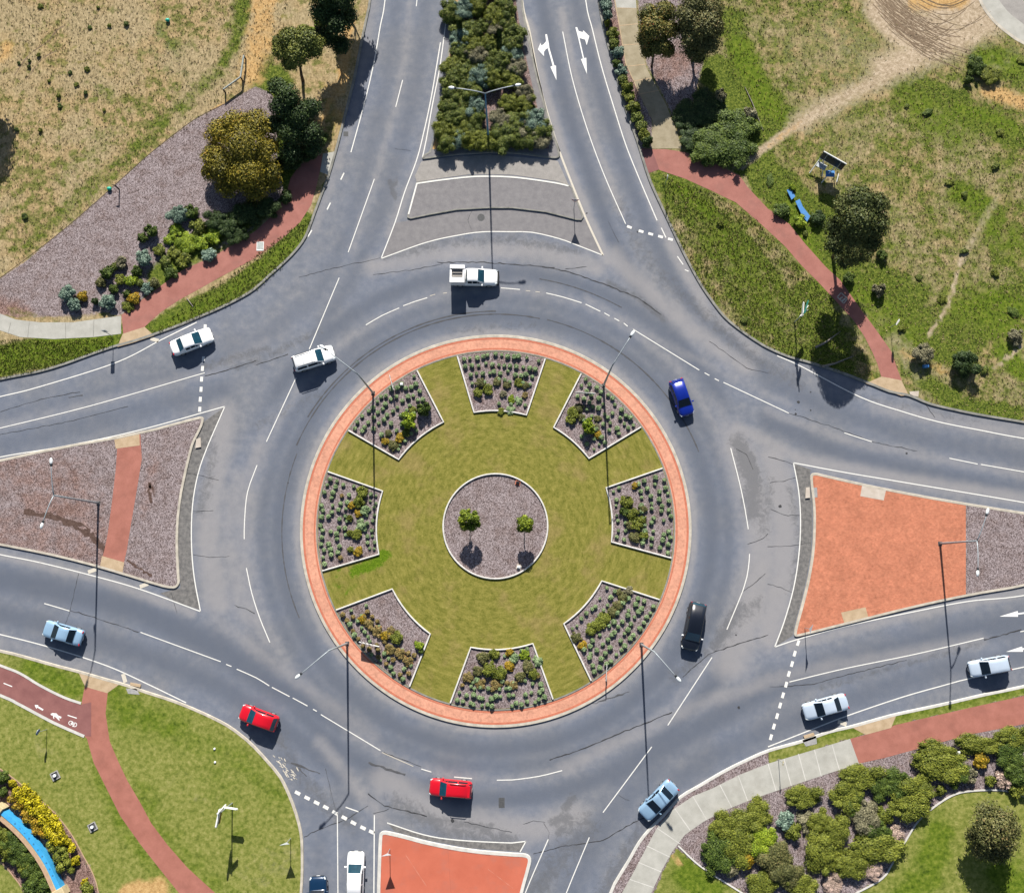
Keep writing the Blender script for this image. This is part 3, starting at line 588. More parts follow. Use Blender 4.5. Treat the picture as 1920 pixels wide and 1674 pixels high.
path('footpath', [(-160,1190),(0,1249),(37.6,1264),(75,1286.6),(120,1309),(150.6,1320.5),(171,1316),(171,1380),(158,1379.5),(100,1352),(37.6,1319),(0,1301.7),(-160,1238)], 'purple_path', Z2)
path('ramp', [(145.5,1256.5),(226,1281),(201,1299),(159.4,1287)], 'ramp', Z2)
CONC_SE = [(1130,1760),(1165.8,1674),(1186,1638),(1206,1600),(1231,1552.6),(1261,1517.5),(1298.8,1492.4),(1336.4,1477),(1386.6,1452),(1440,1431),(1527.8,1404.6),(1594,1384.5),(1610.6,1431),(1553,1449.7),(1440,1487.4),(1399,1502.4),(1356.5,1520),(1318.8,1540),(1283.7,1565),(1261,1595),(1241,1630.4),(1221,1674),(1190,1760)]
cse = path('footpath', CONC_SE, 'concrete', Z2)
mb = MB()   # paving joints of the concrete path
for a, b in [((1440,1431),(1455,1482)),((1384,1453),(1402,1501)),((1350,1471),(1372,1513)),((1299,1492),(1325,1536)),((1265,1515),(1294,1556)),((1232,1552),(1276,1582)),((1212,1585),(1256,1606)),((1197,1616),(1240,1634)),((1181,1648),(1225,1663)),((1497,1413),(1511,1464)),((1527,1405),(1540,1455)),((1560,1395),(1574,1443)),((1470,1422),(1484,1473))]:
    ribbon(mb, GP([a, b], Z3), 0.09, Z2 + 0.004)
mb.go('joint', 'kerb_white', cse)
mb = MB()
for a, b in [((20,605),(15,626)),((123,606),(123,634)),((176,600),(175,631)),((55,603),(52,632))]: ribbon(mb, GP([a, b], Z3), 0.06, Z2 + 0.004)
mb.go('joint', 'kerb_dark', nw)
path('footpath', [(1594,1384.5),(1665.9,1365.7),(1676,1359.4),(1716,1350),(1816,1327),(1920,1304),(2140,1255),(2140,1305),(1920,1357),(1816.4,1377),(1716,1404.6),(1660,1420),(1610.6,1431)], 'red_path_bright')
path('ramp', [(1594,1361.5),(1682,1337),(1671,1364),(1623,1377)], 'ramp', Z2)
for q in ([(1504,1387),(1530,1379),(1532,1394),(1511,1399)], [(236,1290),(256,1291),(262,1302),(240,1300)]): path('pit_lid', q, 'pit', Z3)
for q in ([(1506,1379),(1525,1373),(1527,1378),(1508,1384)], [(245,1279),(265,1283),(264,1288),(245,1284)]):
    mb = MB(); mb.prism(ccw(GP(q)), 0.0, .150); mb.go('gully_box', 'ramp', se if q[0][0] > 900 else sw)
path('gutter_cover', [(1705,734),(1723,733),(1722,744),(1707,741)], 'ramp_pale', Z3)
mb = MB()
for a, b in (((1158,17),(1193,17)),((1162,50),(1198,46)),((1168,86),(1203,84)),((1175,126),(1211,122)),((1186,154),(1220,148)),((1198,178),(1240,170)),((1152,0),(1161,50)),((1161,50),(1173,120)),((1173,120),(1198,176))): ribbon(mb, GP([a, b]), .10, Z2 + .004)
mb.go('joint', 'ramp', psand)
sheet('concrete_slab', ccw(GP([(1150,-60),(1153,0),(1156,16),(1193,17),(1192,0),(1190,-60)])), Z2 + .006, 'concrete', 1.0, kind='structure')
# white kerbing strips of the shared path
mb = MB(); ribbon(mb, smooth(GP([(-160,1186),(0,1247),(37.6,1262),(75,1284.6),(120,1307),(152,1318)], Z3), .6), 0.26, Z2 + 0.03); mb.go('path_edge', 'kerb_white', sw)
mb = MB(); ribbon(mb, smooth(GP([(-160,1240),(0,1303),(37.6,1321),(100,1354),(158,1380)], Z3), .6), 0.30, Z2 + 0.03); mb.go('path_edge', 'kerb_white', sw)
# garden edgings of the verges
def strip_edge(px, mat, parent, wd=0.16, z=0.19):
    p = smooth(GP(px), .5); mb = MB(); sweep(mb, p, [(-wd / 2, 0.1), (-wd / 2, z), (wd / 2, z), (wd / 2, 0.1)], False); mb.go('garden_kerb', mat, parent)
strip_edge([(-80,1395),(0,1439.7),(25,1457),(62.7,1487.4),(100.4,1520),(133,1560),(155.6,1600.3),(175.7,1638),(185.7,1674),(196,1760)], 'tan_wall', sw, .1, .15)
strip_edge([(-80,1560),(0,1613),(25,1640),(47.7,1674),(70,1740)], 'tan_wall', sw, .1, .15)
strip_edge([(1271,1584),(1311,1621),(1361.5,1654),(1396,1676)], 'edging', se)
strip_edge([(1590,1684),(1603,1674),(1653,1645.5),(1673.4,1615),(1698.5,1572.7),(1721,1537.6),(1756,1507.5),(1791,1487.4),(1829,1481),(1881.7,1481),(1920,1492.4),(2000,1520)], 'kerb_white', se)
strip_edge([(421.6,196),(364,226),(288.6,283.6),(226,339),(175.7,384),(100,447.6),(0,523)], 'bark', nw, .05, .14)
# the corner of the next road, and the tyre furrows in the sand beside it
k2 = smooth(GP([(1822,-60),(1836,0),(1862,40),(1895,68),(1920,83),(2010,125),(2100,150)]), .6)
cr = sheet('road', ccw(np.vstack([k2, GP([(2100,-300),(1800,-300)])])), Z1, 'asphalt_pale', 1.0, kind='structure')
mb = MB(); ribbon(mb, k2, .35, Z1 + .012); mb.go('kerb', 'kerb', cr)
mb = MB(); ribbon(mb, k2 + normals2(k2, False) * (1.1 if (normals2(k2, False)[0] @ (GP([(1900,-40)])[0] - k2[0])) > 0 else -1.1), 1.9, Z1 + .006); mb.go('concrete_band', 'concrete', cr)
mb = MB()
for i in range(80):
    t = i / 79.0; x0 = 1628 + 40 * t + random.uniform(-10, 40); y0 = -30 + 80 * t + random.uniform(-14, 10)
    ln = random.uniform(50, 140); sg = random.uniform(.43, .52)
    pts = [(x0 + ln * u, y0 + ln * u * sg + 34 * math.sin(u * 2.2) * (0.55 + 0.2 * random.random())) for u in np.linspace(0, 1, 7)]
    ribbon(mb, smooth(GP(pts, Z1), .5), random.uniform(.03, .085), Z0 + .004 + 0.00012 * i, .5)
for i in range(13):
    x0 = 1700 + random.uniform(-30, 70); y0 = random.uniform(-16, 75)
    pts = [(x0 + 110 * u, y0 + 30 * math.sin(u * 2.8) - 14 * u) for u in np.linspace(0, 1, 7)]
    ribbon(mb, smooth(GP(pts, Z1), .5), random.uniform(.03, .06), Z0 + .016 + 0.0001 * i, .5)
mb.go('tyre_furrow', 'furrow', ne)
mb = MB()
for q in ([(28,143),(55,105),(92,79)], [(50,150),(80,112),(108,96)], [(92,79),(108,58),(122,50)]): ribbon(mb, smooth(GP(q), .4), .11, Z0 + .005, .6)
mb.go('tyre_furrow', 'furrow', nw)

# ------------------------------------------------------------------ traffic islands
def island(px, mat, att, kmat, rnd=1, step=0.5, wd=0.26, ext=None):
    """raised kerbed island; ext = number of trailing points that lie outside the photo (no rounding needed)"""
    p = ccw(GP(px)); q = chaikin(p, rnd) if rnd else p
    o = sheet('traffic_island', q, Z0, mat, step, att, kind='structure')
    kerb('kerb', q, kmat, o, True, wd); return o
W_IS = [(-300,935),(-300,925),(0,862),(100,840),(261,811.5),(372,781.5),(381,782),(383,788),(379,801.5),(366,826.5),(361,840),(349,890),(340,935),(335,980.5),(334,1028),(337,1081),(338,1092),(333,1101),(324,1104),(301,1099.7),(226,1076),(150.6,1054.5),(75,1037),(0,1022.7),(-300,965),(-300,955)]
isw = island(W_IS, 'ground', dict(mulch=const(1.0), green=amax([st([(150,1048),(158,1040)], 6, .4, .0)]), brown=amax([st([(0,880),(120,900),(190,1040),(0,1000)], 60, .7, .5), st([(60,940),(150,960)], 30, .6, .6), st([(290,860),(270,960)], 14, .7, .5)]), orange=amax([st([(110,855),(140,850)], 8, .7, .0)])), 'kerb')
path('island_path', [(216,822),(263,811),(266,860),(258,910),(246,980),(238,1030),(234,1048),(228,1072),(188,1060),(196,1030),(202,1000),(210,940),(217,880),(220,835)], 'red_path_bright', Z1)
path('ramp', [(214,822),(261,811.5),(262,835),(217,841)], 'ramp', Z2)
path('ramp', [(191,1042),(233,1054),(229,1077),(187,1065)], 'ramp', Z2)
path('gutter_cover', [(368,823),(376,820),(377,838),(366,840)], 'ramp_pale', Z2)
E_IS = [(2200,1045),(2200,1037),(1920,1100),(1816,1117),(1716,1138.6),(1625.7,1161),(1540,1182.5),(1498,1193),(1490,1193.5),(1488,1187),(1494,1163),(1505,1123.6),(1515,1081),(1523,1030.7),(1525,980.5),(1524,945),(1520,913),(1518.5,894),(1522,887.5),(1530,886.5),(1540,889),(1615.7,906.5),(1716,926.6),(1816,944),(1920,960.5),(2200,1005),(2200,1012)]
ise = island(E_IS, 'ground', dict(mulch=const(1.0), brown=amax([st([(1850,1050),(1900,1000)], 20, .8, .15)])), 'kerb')
_e = [p for p in E_IS if p[0] < 1800]
sheet('island_paving', ccw(GP([(1810,943),(1810,1118)] + [(1716,1138.6),(1625.7,1161),(1540,1182.5),(1498,1193),(1490,1191),(1494,1163),(1505,1123.6),(1515,1081),(1523,1030.7),(1525,980.5),(1524,945),(1521,913),(1520.5,894),(1524,889.5),(1540,889),(1615.7,906.5),(1716,926.6)])), Z1 - .002, 'brick', 1.0, kind='structure')
path('ramp', [(1613,930),(1617,906),(1662,916),(1657,938)], 'ramp_pale', Z2)
path('ramp', [(1577,1148),(1623,1138),(1629,1160),(1584,1171)], 'ramp', Z2)
path('pit_lid', [(1523,914),(1532,914),(1533,932),(1524,933)], 'pit', Z2)
path('gutter_cover', [(1511,914),(1518,913),(1519,933),(1510,934)], 'ramp_pale', 0.148)
B_IS = [(707,1800),(707,1674),(709,1610),(711,1566),(713,1560),(720,1556.5),(732,1558.5),(756,1564),(806,1577.7),(881.5,1591.5),(960,1598),(984,1599),(993,1603),(996.5,1611),(994,1624),(980,1674),(950,1800)]
isb = island(B_IS, 'red_paint', None, 'kerb_white', wd=.34)
T_IS = [(857,-330),(856,-160),(851,0),(839,113),(824,200),(808,284),(795,291),(791,298),(796,300),(844,291.5),(917,287),(960,287.5),(1023,296),(1040,298.6),(1049,296),(1050,288),(1042,262),(1016,180),(993,80),(978,0),(966,-160),(960,-330)]
ist = island(T_IS, 'asphalt_mid', None, 'kerb_dark', wd=.22)
sheet('garden_bed', ccw(GP([(862,-300),(854,0),(842,115),(828,200),(811,281),(917,279),(1030,280),(1022,252),(1010,213),(993,140),(976,60),(967,0),(957,-300)])), Z1, 'ground', 0.5,
      dict(mulch=lambda P: np.clip(1 - stroke(P, [(851,0),(840,113),(826,200),(812,280)], 9, .4), 0, 1), orange=amax([st([(852,0),(841,113),(828,200),(814,280)], 9, .5, .8), st([(848,70),(856,100)], 10, .6, .6)]), brown=const(.6)), kind='structure')
path('median_paving', [(790,303),(844,295),(917,290),(1023,299),(1046,302),(1066,347),(1045,340),(960,328),(917,327),(881,327),(781,341),(778,330)], 'asphalt_pale', 0.012)
M_IS = [(781,342.5),(881.5,330),(917,329.5),(960,331),(1045,342.5),(1066,347),(1073,352),(1092,401.5),(1094,408),(1090,414),(1080,413.5),(1023,399),(960,391.5),(917,391.5),(856,395),(806,404),(770,411.5),(764,409),(764.5,402)]
ism = island(M_IS, 'asphalt_mid', None, 'kerb_dark', 0, wd=.16)
mb = MB(); ribbon(mb, GP([(766,402),(781.5,345)], .14), .17, .146); ribbon(mb, smooth(GP([(780.5,344.5),(830,337.5),(881.5,332),(917,331),(960,332.5),(1003,337.5),(1045,344),(1066,349)], .14), .5), .17, .1465); mb.go('kerb_line', 'white_line', ism)
path('median_apron', [(742,418),(764,414),(806,407),(856,398),(917,394.5),(960,394.5),(1023,402),(1083,417),(1098,411),(1128,477),(1085,460),(1048,446),(998,435),(960,434),(907,434),(861,440),(799,454),(717,483)], 'asphalt_mid', 0.006)
path('median_apron', [(383,790),(420,764),(387,840),(371,890),(361,948),(359.5,1015),(364,1081),(375,1143),(330,1128),(300,1112),(338,1102),(338,1081),(334,1028),(335,980.5),(340,935),(349,890),(361,840),(377,805)], 'asphalt_dark', 0.006)
path('median_apron', [(1490,870),(1520,880),(1518,900),(1522,940),(1523,980),(1521,1031),(1513,1081),(1503,1124),(1492,1163),(1486,1192),(1456,1210),(1471,1166),(1488,1103),(1498,1041),(1501,980),(1498,922)], 'asphalt_dark', 0.006)
path('median_apron', [(727,1543),(794,1565),(856,1575),(960,1580),(984,1578),(978,1596),(881,1589),(806,1575),(740,1558)], 'asphalt_dark', 0.006)
path('manhole_cover', [(902 + 7 * math.cos(a), 408 + 7 * math.sin(a)) for a in np.linspace(0, 6.28, 14)[:-1]], 'grate', 0.012)
for q in ([(935,1495),(946,1495),(946,1514),(935,1514)], [(644,247),(653,247),(653,256),(644,256)]): path('drain_grate', q, 'grate', 0.006)

# ------------------------------------------------------------------ the roundabout
R_OUT, R_IN, R_BED, R_MID = 21.3, 19.45, 12.9, 5.68
def lawn_noise():
    k = NT("mown_lawn"); sep = k.n('ShaderNodeSeparateXYZ'); k.L(k.coord(), sep.inputs[0]); X, Y = sep.outputs[0], sep.outputs[1]
    r = k.math('SQRT', k.math('ADD', k.math('MULTIPLY', X, X), k.math('MULTIPLY', Y, Y)))
    cb = k.n('ShaderNodeCombineXYZ'); k.L(r, cb.inputs[0]); k.L(k.math('MULTIPLY', k.math('ARCTAN2', Y, X), 5.0), cb.inputs[1])
    mow = k.noise(2.2, 5, 0.7, cb.outputs[0]); fine = k.noise(6.0, 5, 0.75); big = k.noise(0.25, 4, 0.6)
    f = k.mix(0.62, fine, mow)
    c = k.ramp(f, [(0.29, (0.050, 0.054, 0.008)), (0.43, (0.116, 0.117, 0.020)), (0.57, (0.192, 0.174, 0.040)), (0.74, (0.31, 0.255, 0.09))])
    c = k.mix(k.math('MULTIPLY', k.step(big, 0.48, 0.68), 0.75), c, k.ramp(f, [(0.3, (0.115, 0.094, 0.026)), (0.7, (0.285, 0.22, 0.085))]))
    c = k.mix(k.mask('lush', k.noise(1.6, 5, 0.75), 1.5, 0.2), c, k.ramp(fine, [(0.3, (0.025, 0.05, 0.003)), (0.55, (0.09, 0.15, 0.007)), (0.75, (0.17, 0.21, 0.025))]))
    c = k.mix(k.step(k.noise(0.8, 4, 0.7), 0.70, 0.78), c, (0.05, 0.06, 0.01))
    k.bump(fine, 0.5, 0.05); return k.out(c, 0.95, 0.1)
M['lawn'] = lawn_noise()
# dark drainage stain washed across the left island
mb = MB()
for q, wdt in (([(45,958),(110,972),(165,1000),(205,1036),(222,1052)], .5), ([(100,968),(160,985),(190,1020)], .35), ([(238,1050),(262,1066),(290,1082)], .22), ([(285,945),(280,905),(292,930)], .2)):
    p = np.array(q, float); s_ = []
    for a, b in zip(p[:-1], p[1:]): s_ += [a + (b - a) * t + rng.normal(0, 1.2, 2) for t in np.arange(8) / 8]
    ribbon(mb, GP(s_), wdt, Z0 + .006 + len(mb.v) * 1e-5, .7)
M['red_scuff'] = m_mottle('scuffed_red_coating', (0.46, 0.17, 0.115), (0.56, 0.21, 0.145), 2.0, 4, 0.8)
M['red_dirt'] = m_mottle('dirty_red_coating', (0.30, 0.09, 0.062), (0.40, 0.12, 0.08), 1.2, 5, 0.85)
mbs = MB()
for q in ([(915,1628),(962,1664)], [(905,1600),(950,1606)], [(760,1600),(800,1660)]): ribbon(mbs, smooth(GP(q), .3), .05, Z0 + .005 + len(mbs.v) * 1e-5, .9)
mbs.go('scuff_mark', 'red_scuff', isb)
mbs = MB(); ribbon(mbs, smooth(GP([(712,1674),(714,1610),(717,1566),(735,1562),(806,1583),(881,1597),(960,1603),(984,1604)]), .3), .16, Z0 + .007, .9); ribbon(mbs, smooth(GP([(840,1593),(846,1674)]), .5), .03, Z0 + .006, .4)
mbs.go('dirt_edge', 'red_dirt', isb)
mbs = MB()
for x, y, r in ((1463,949,.18),(1385,1326,.16),(1492,776,.12),(1497,754,.17),(1491,768,.07),(1520,735,.09),(1520,769,.1),(848,1538,.2),(1195,435,.1),(1700,850,.12),(540,905,.08),(1100,400,.1),(1380,1190,.1)):
    c_ = G(x, y); mbs.add([(c_[0] + r * math.cos(a) * random.uniform(.7, 1.2), c_[1] + r * math.sin(a) * random.uniform(.7, 1.2), .0125) for a in np.linspace(0, 6.28, 10)[:-1]], [tuple(range(9))])
mbs.go('oil_spot', 'tar', road)
M['stain'] = m_mottle('damp_soil_stain', (0.05, 0.028, 0.022), (0.13, 0.085, 0.07), 5.0, 5, 0.95)
mb.go('soil_stain', 'stain', isw)
rb = sheet('roundabout_apron', ring(R_OUT, n=181)[:-1], Z0, 'apron', 1.0, kind='structure')
kerb('kerb', ring(R_OUT, n=181)[:-1], 'kerb', rb, True, .30)
for r, wd in ((R_OUT - .42, .22), (R_IN + .26, .16)):
    mb = MB(); sweep(mb, ring(r, n=181)[:-1], [(-wd / 2, Z0 - .01), (-wd / 2, Z0 + .008), (wd / 2, Z0 + .008), (wd / 2, Z0 - .01)], True); mb.go('edge_course', 'apron_edge', rb)
lawn = sheet('lawn', ring(R_IN, n=161)[:-1], Z0 + .03, 'lawn', 0.5, dict(lush=amax([st([(665,1070),(700,1058),(722,1040)], 12, .6, .85), st([(650,1110),(665,1100)], 10, .6, .5), st([(1060,770),(1090,720)], 10, .6, .35), st([(640,1050),(630,1110)], 14, .7, .4)])), kind='structure')
mb = MB(); sweep(mb, ring(R_IN + .08, n=161)[:-1], [(0, 0.1), (0, .17), (.15, .17), (.15, .1)], True); mb.go('lawn_kerb', 'kerb_dark', lawn)
ZL = Z0 + .036
BEDS = {  # outer pair, inner pair (surveyed), clockwise
 'top':          [(858,670),(1020,681),(987,779),(889,774)],
 'upper right':  [(1087,706),(1199,803),(1104,860),(1038,802)],
 'right':        [(1240,879),(1257,1046),(1146,1016),(1136,915)],
 'lower right':  [(1236,1124),(1106,1272),(1057,1169),(1128,1089)],
 'bottom':       [(1036,1308),(845,1316),(883,1213),(999,1206)],
 'lower left':   [(768,1287),(628,1145),(736,1104),(807,1188)],
 'left':         [(602,1071),(613,884),(718,921),(711,1039)],
 'upper left':   [(653,807),(783,697),(832,792),(748,862)]}
BEDPOLY = {}
def arc_between(a, b, n=14):
    """arc about the roundabout's centre from a to b"""
    ta, tb = math.atan2(a[1], a[0]), math.atan2(b[1], b[0]); d = (tb - ta + math.pi) % (2 * math.pi) - math.pi
    ra, rb_ = np.hypot(*a), np.hypot(*b)
    return [((ra + (rb_ - ra) * t) * math.cos(ta + d * t), (ra + (rb_ - ra) * t) * math.sin(ta + d * t)) for t in np.linspace(0, 1, n)]
def bed_edging(name, p, label, closed=False):
    mb = MB(); h = .08; sweep(mb, p, [(-h, .1), (-h, .30), (-h + .03, .32), (h - .03, .32), (h, .30), (h, .1)], closed)
    return props(mb.go(name, 'edging'), label, 'garden edging', 'white edgings of the planting beds')
for nm, c in BEDS.items():
    a, b, e, d = [G(x, y) for x, y in c]
    out = arc_between(a * (R_IN - .12) / np.hypot(*a), b * (R_IN - .12) / np.hypot(*b))
    inn = arc_between(e, d, 10)
    poly = np.array(out + inn); BEDPOLY[nm] = poly
    sheet('mulch_bed', ccw(poly), ZL, 'ground', 0.5, dict(mulch=const(1.0), brown=const({'lower left': .25, 'top': .3}.get(nm, .2)), orange=lambda P, q=inn: np.clip(.62 - dist(P, q) / 2.0, 0, .7) if nm in ('lower left', 'right') else np.zeros(len(P))), kind='structure')
    edge = [np.array(out[-1])] + [np.array(v) for v in inn] + [np.array(out[0])]
    seg = []
    for u, v in zip(edge[:-1], edge[1:]):
        m = max(1, int(np.linalg.norm(v - u) / .8)); seg += [u + (v - u) * t for t in np.arange(m) / m]
    seg.append(edge[-1])
    bed_edging('garden_edging', np.array(seg), 'white concrete edging round the %s planting bed of the roundabout' % nm)
sheet('mulch_bed', ring(R_MID, n=61)[:-1], ZL, 'ground', .4, dict(mulch=const(1.0), brown=const(.12), orange=amax([st([(915,902),(925,908)], 9, .6, .85), st([(868,930),(860,950)], 8, .6, .6), st([(945,920),(950,928)], 6, .6, .6), st([(900,1068),(950,1076),(985,1062)], 6, .7, .6), st([(848,1010),(850,1018)], 5, .6, .5), st([(1010,960),(1014,1010)], 5, .6, .5)])), kind='structure')
bed_edging('garden_edging', ring(R_MID, n=73)[:-1], 'white circular concrete edging round the mulch at the very centre of the roundabout', True)

# ------------------------------------------------------------------ painted markings (parts of the road)
ZM = 0.016
def line(name, px, wd=0.115, mat='white_line', dense=True):
    mb = MB()
    for q in (px if isinstance(px[0][0], (list, tuple)) else [px]):
        p = GP(q); p = smooth(p, .8) if dense else p; ribbon(mb, p, wd, ZM)
    return mb.go(name, mat, road)
def dashes(name, centres, ln, wd, ang=None, mat='white_line'):
    mb = MB(); c = GP(centres)
    for i, p in enumerate(c):
        d = (c[min(i + 1, len(c) - 1)] - c[max(i - 1, 0)]) if ang is None else np.array([math.cos(ang), math.sin(ang)])
        d = d / np.linalg.norm(d); ribbon(mb, np.array([p - d * ln / 2, p + d * ln / 2]), wd, ZM)
    return mb.go(name, mat, road)
EDGE = [
 [(735,-150),(722,0),(713,50),(703,108),(691,163),(676,221),(658,286)], [(858,-160),(841,0),(834,58),(824,130.5),(811,196),(799,263.5),(792,296)],
 [(826,80),(809,181),(794,251),(781,301),(758.5,361),(741,416.6),(714.6,485)], [(714.6,485),(798.7,455),(861.4,441),(906.6,435),(960,435),(997.6,436),(1048,447.6),(1085.5,461.4),(1130.6,479)],
 [(1082,-160),(1098,0),(1110.6,55),(1128,125.5),(1150.7,201),(1173,271),(1198,334),(1232,414)], [(1240,427.5),(1248.6,446)], [(1270,481),(1281,496.5)], [(1284,506),(1291,509)],
 [(-160,780),(0,743.7),(75,725),(218,679.7),(301,638),(369,604.4)], [(-160,895),(0,857),(120,837),(261,806.5),(421.6,762)],
 [(421.6,762),(388,840),(371,890),(361,948),(359,1015.7),(364,1081),(376,1146)], [(376,1146),(263.5,1104.7),(175.7,1079.6),(75,1054.5),(0,1039.5),(-160,1007)],
 [(-160,1152),(0,1189),(100,1215),(201,1248),(276,1281.6),(349,1317)],
 [(1487.7,867.6),(1580.5,885),(1716,907.8),(1920,942),(2100,975)], [(1487.7,867.6),(1497.7,922.8),(1501,980.5),(1497.7,1040.8),(1487.7,1103.5),(1470,1166),(1452.5,1212.6)],
 [(1452.5,1212.6),(1497.7,1197.6),(1590.6,1172.5),(1716,1146),(1816,1127),(1920,1116),(2100,1080)], [(1440,1399.5),(1535,1362),(1590.6,1340.6),(1691,1306.7),(1771,1284),(1816,1272),(1920,1250),(2100,1212)],
 [(1457,667),(1500,686),(1612,744),(1690,771),(1760,791),(1840,807),(1920,822),(2100,850)],
 [(702,1527.5),(701,1674),(700,1800)], [(726,1542),(793.7,1564),(856,1574),(960,1579.5),(986,1576.5)], [(986,1576.5),(975,1596.5)], [(648,1512.5),(672,1521)]]
for e in EDGE: line('edge_line', e)
line('edge_line', [(968,-160),(979,0),(992.6,58),(1007.7,138),(1025,213),(1045,273.5),(1068,334),(1088,384),(1103,420),(1130.6,479)], .22, 'cream_line')
line('edge_line', [(991,58),(1008,140),(1030,222),(1050,285)], .12, 'cream_line')
LANE = [
 [(786,-40),(780.6,12.5)], [(755,150.5),(742,201)], [(702,336),(653,473)], [(636,521),(580,654.6)], [(555,708.6),(499.6,828)],
 [(1055,60),(1073,148),(1100.5,241),(1133,329),(1173,420)], [(-160,840),(0,802.7),(173,760),(384,699)],
 [(686,609.5),(716,592),(748.5,577.6)], [(756,573.6),(778,565.5),(801,558.5)], [(939,540),(975,543)], [(1024,549.7),(1055,557),(1090.5,568)], [(1098,570.6),(1125.6,584)], [(1133,587),(1143,592.6)], [(1152,597),(1161,602)], [(1169.5,606),(1177,612)],
 [(1187,617.5),(1311,694)], [(1321,699),(1330,704)], [(1340,710),(1348,714)], [(1356.5,717),(1479,774.6)], [(1583,811.5),(1634.5,828)], [(1780,859),(1833,870)], [(1839,870.6),(1920,884.7)],
 [(482,872),(464,923),(458.5,978),(458,1010.6)], [(462,1064.6),(472,1111),(487,1158),(506,1204)], [(83,1131),(130.5,1145)], [(263.5,1185),(414,1240)], [(424,1245),(434,1249)], [(444,1254),(480,1270),(505,1285.4)], [(510,1288),(543,1305.4)], [(549,1308),(576.6,1323)], [(587,1329),(594,1333)], [(601.7,1339),(713.4,1406.6)],
 [(790,1441),(808.7,1446.7)], [(851.4,1456),(885,1459)], [(931.7,1462),(960,1461.5),(1010,1454.8),(1054,1444)], [(1335,1232),(1252,1359.4)], [(1222,1399.5),(1130.6,1522.5)], [(1105,1569),(1061.6,1674),(1030,1760)], [(1028,1572.7),(986,1670.6),(955,1760)],
 [(1370,840),(1386.6,905),(1396.6,953),(1403,992)], [(1405.4,1038),(1403,1066),(1394,1103.5),(1362.8,1180)], [(1480,1278),(1584,1253),(1716,1226),(1844,1196)], [(1913,1184),(2010,1166)], [(632.6,1523.8),(633.6,1674),(634,1790)]]
for e in LANE: line('lane_line', e, .10)
for e in ([(1300 / 3.985 + 480, 555), (816, 552)], [(831, 550), (838, 549)], [(986,545),(994,546)], [(1004,547),(1012,548)], [(716,1410),(775,1436)]): line('lane_line', e, .07, 'cream_line')
dashes('give_way_line', [(384.7,613),(381.4,673),(379.7,691),(378,711),(377,730),(375.6,748.7),(374.6,767.5)], .56, .32)
dashes('give_way_line', [(1180,426),(1202,434),(1220,439),(1238.5,444),(1257,449)], .56, .30)
dashes('give_way_line', [(1496.5,1205),(1490,1225),(1485,1244.5),(1479,1263),(1474,1283),(1468,1303),(1462.6,1322),(1457,1342),(1451,1361.4),(1445.5,1381.5)], .6, .30)
dashes('give_way_line', [(558,1486),(576,1495.4),(593.7,1504.4),(611,1513),(628,1523),(645.6,1532.5),(662.7,1542),(680.7,1551.4),(697,1559)], .60, .34)
dashes('kerb_mark', [(642,331),(616.5,387)], .9, .15, math.radians(66)); dashes('kerb_mark', [(581,438)], .9, .15, math.radians(60))
for c, a in (((173,1069.6), 20), ((270,1097), 20), ((290,637), -18), ((233,1271), -70), ((1579,1355), -18)): dashes('kerb_mark', [c], .95, .42, math.radians(a), 'cream_line')
def flat(name, polys, mat='fresh_line', z=ZM, parent=road):
    mb = MB()
    for q in polys:
        p = ccw(GP(q)); V, F = triangulate(p); mb.add([(x, y, z) for x, y in V], F)
    return mb.go(name, mat, parent)
flat('turn_arrow', [[(1022.3,65),(1025.6,65),(1029,82),(1030,90),(1039.5,123.4),(1042.5,123.8),(1043.4,151),(1032,126),(1036.2,124),(1027,91),(1023.5,93),(1019.8,98),(1020,106),(1008.5,93.5),(1013.5,81),(1014.5,86),(1019,84),(1024,78)]])
flat('turn_arrow', [[(1078.8,52),(1082,51.5),(1085,59),(1093,61),(1093.5,57.5),(1105,68.5),(1100,85.5),(1097,75),(1086.5,72),(1095,109.5),(1099.3,109),(1100.4,139.5),(1089.2,111.5),(1093,110.5),(1084,72),(1081.5,62)]])
flat('straight_arrow', [[(1873.5,1155.5),(1908,1145),(1908.5,1149),(1990,1138),(1990,1141.5),(1908.5,1152),(1908.5,1156)]])
flat('straight_arrow', [[(1886,1221.5),(1916,1211.5),(1917,1215),(1998,1202),(1998,1205.5),(1918,1218),(1918,1221.5)]])
# spilt white paint by the kerb, a scatter of splats
mb = MB()
for i in range(120):
    t = random.random(); x = 503 + 52 * t * random.uniform(.5, 1.15) + random.gauss(0, 5); y = 1412 + 46 * t + random.gauss(0, 5)
    if x < 500 + (y - 1400) * .62 + 3: continue
    a = math.radians(-42 + random.gauss(0, 14)); L = random.uniform(.08, .6); wv = random.uniform(.02, .075); p = G(x, y)
    poly = [p + np.array([math.cos(a + u) * L / 2 * random.uniform(.6, 1) * (math.cos(u)), 0]) * 0 + np.array([math.cos(a) * L / 2 * math.cos(u) - math.sin(a) * wv * math.sin(u) * random.uniform(.5, 1.2), math.sin(a) * L / 2 * math.cos(u) + math.cos(a) * wv * math.sin(u) * random.uniform(.5, 1.2)]) for u in np.linspace(0, 6.28, 9)[:-1]]
    mb.add([(q[0], q[1], ZM + i * 2e-5) for q in poly], [tuple(range(8))])
mb.go('paint_spill', 'cream_line', road)
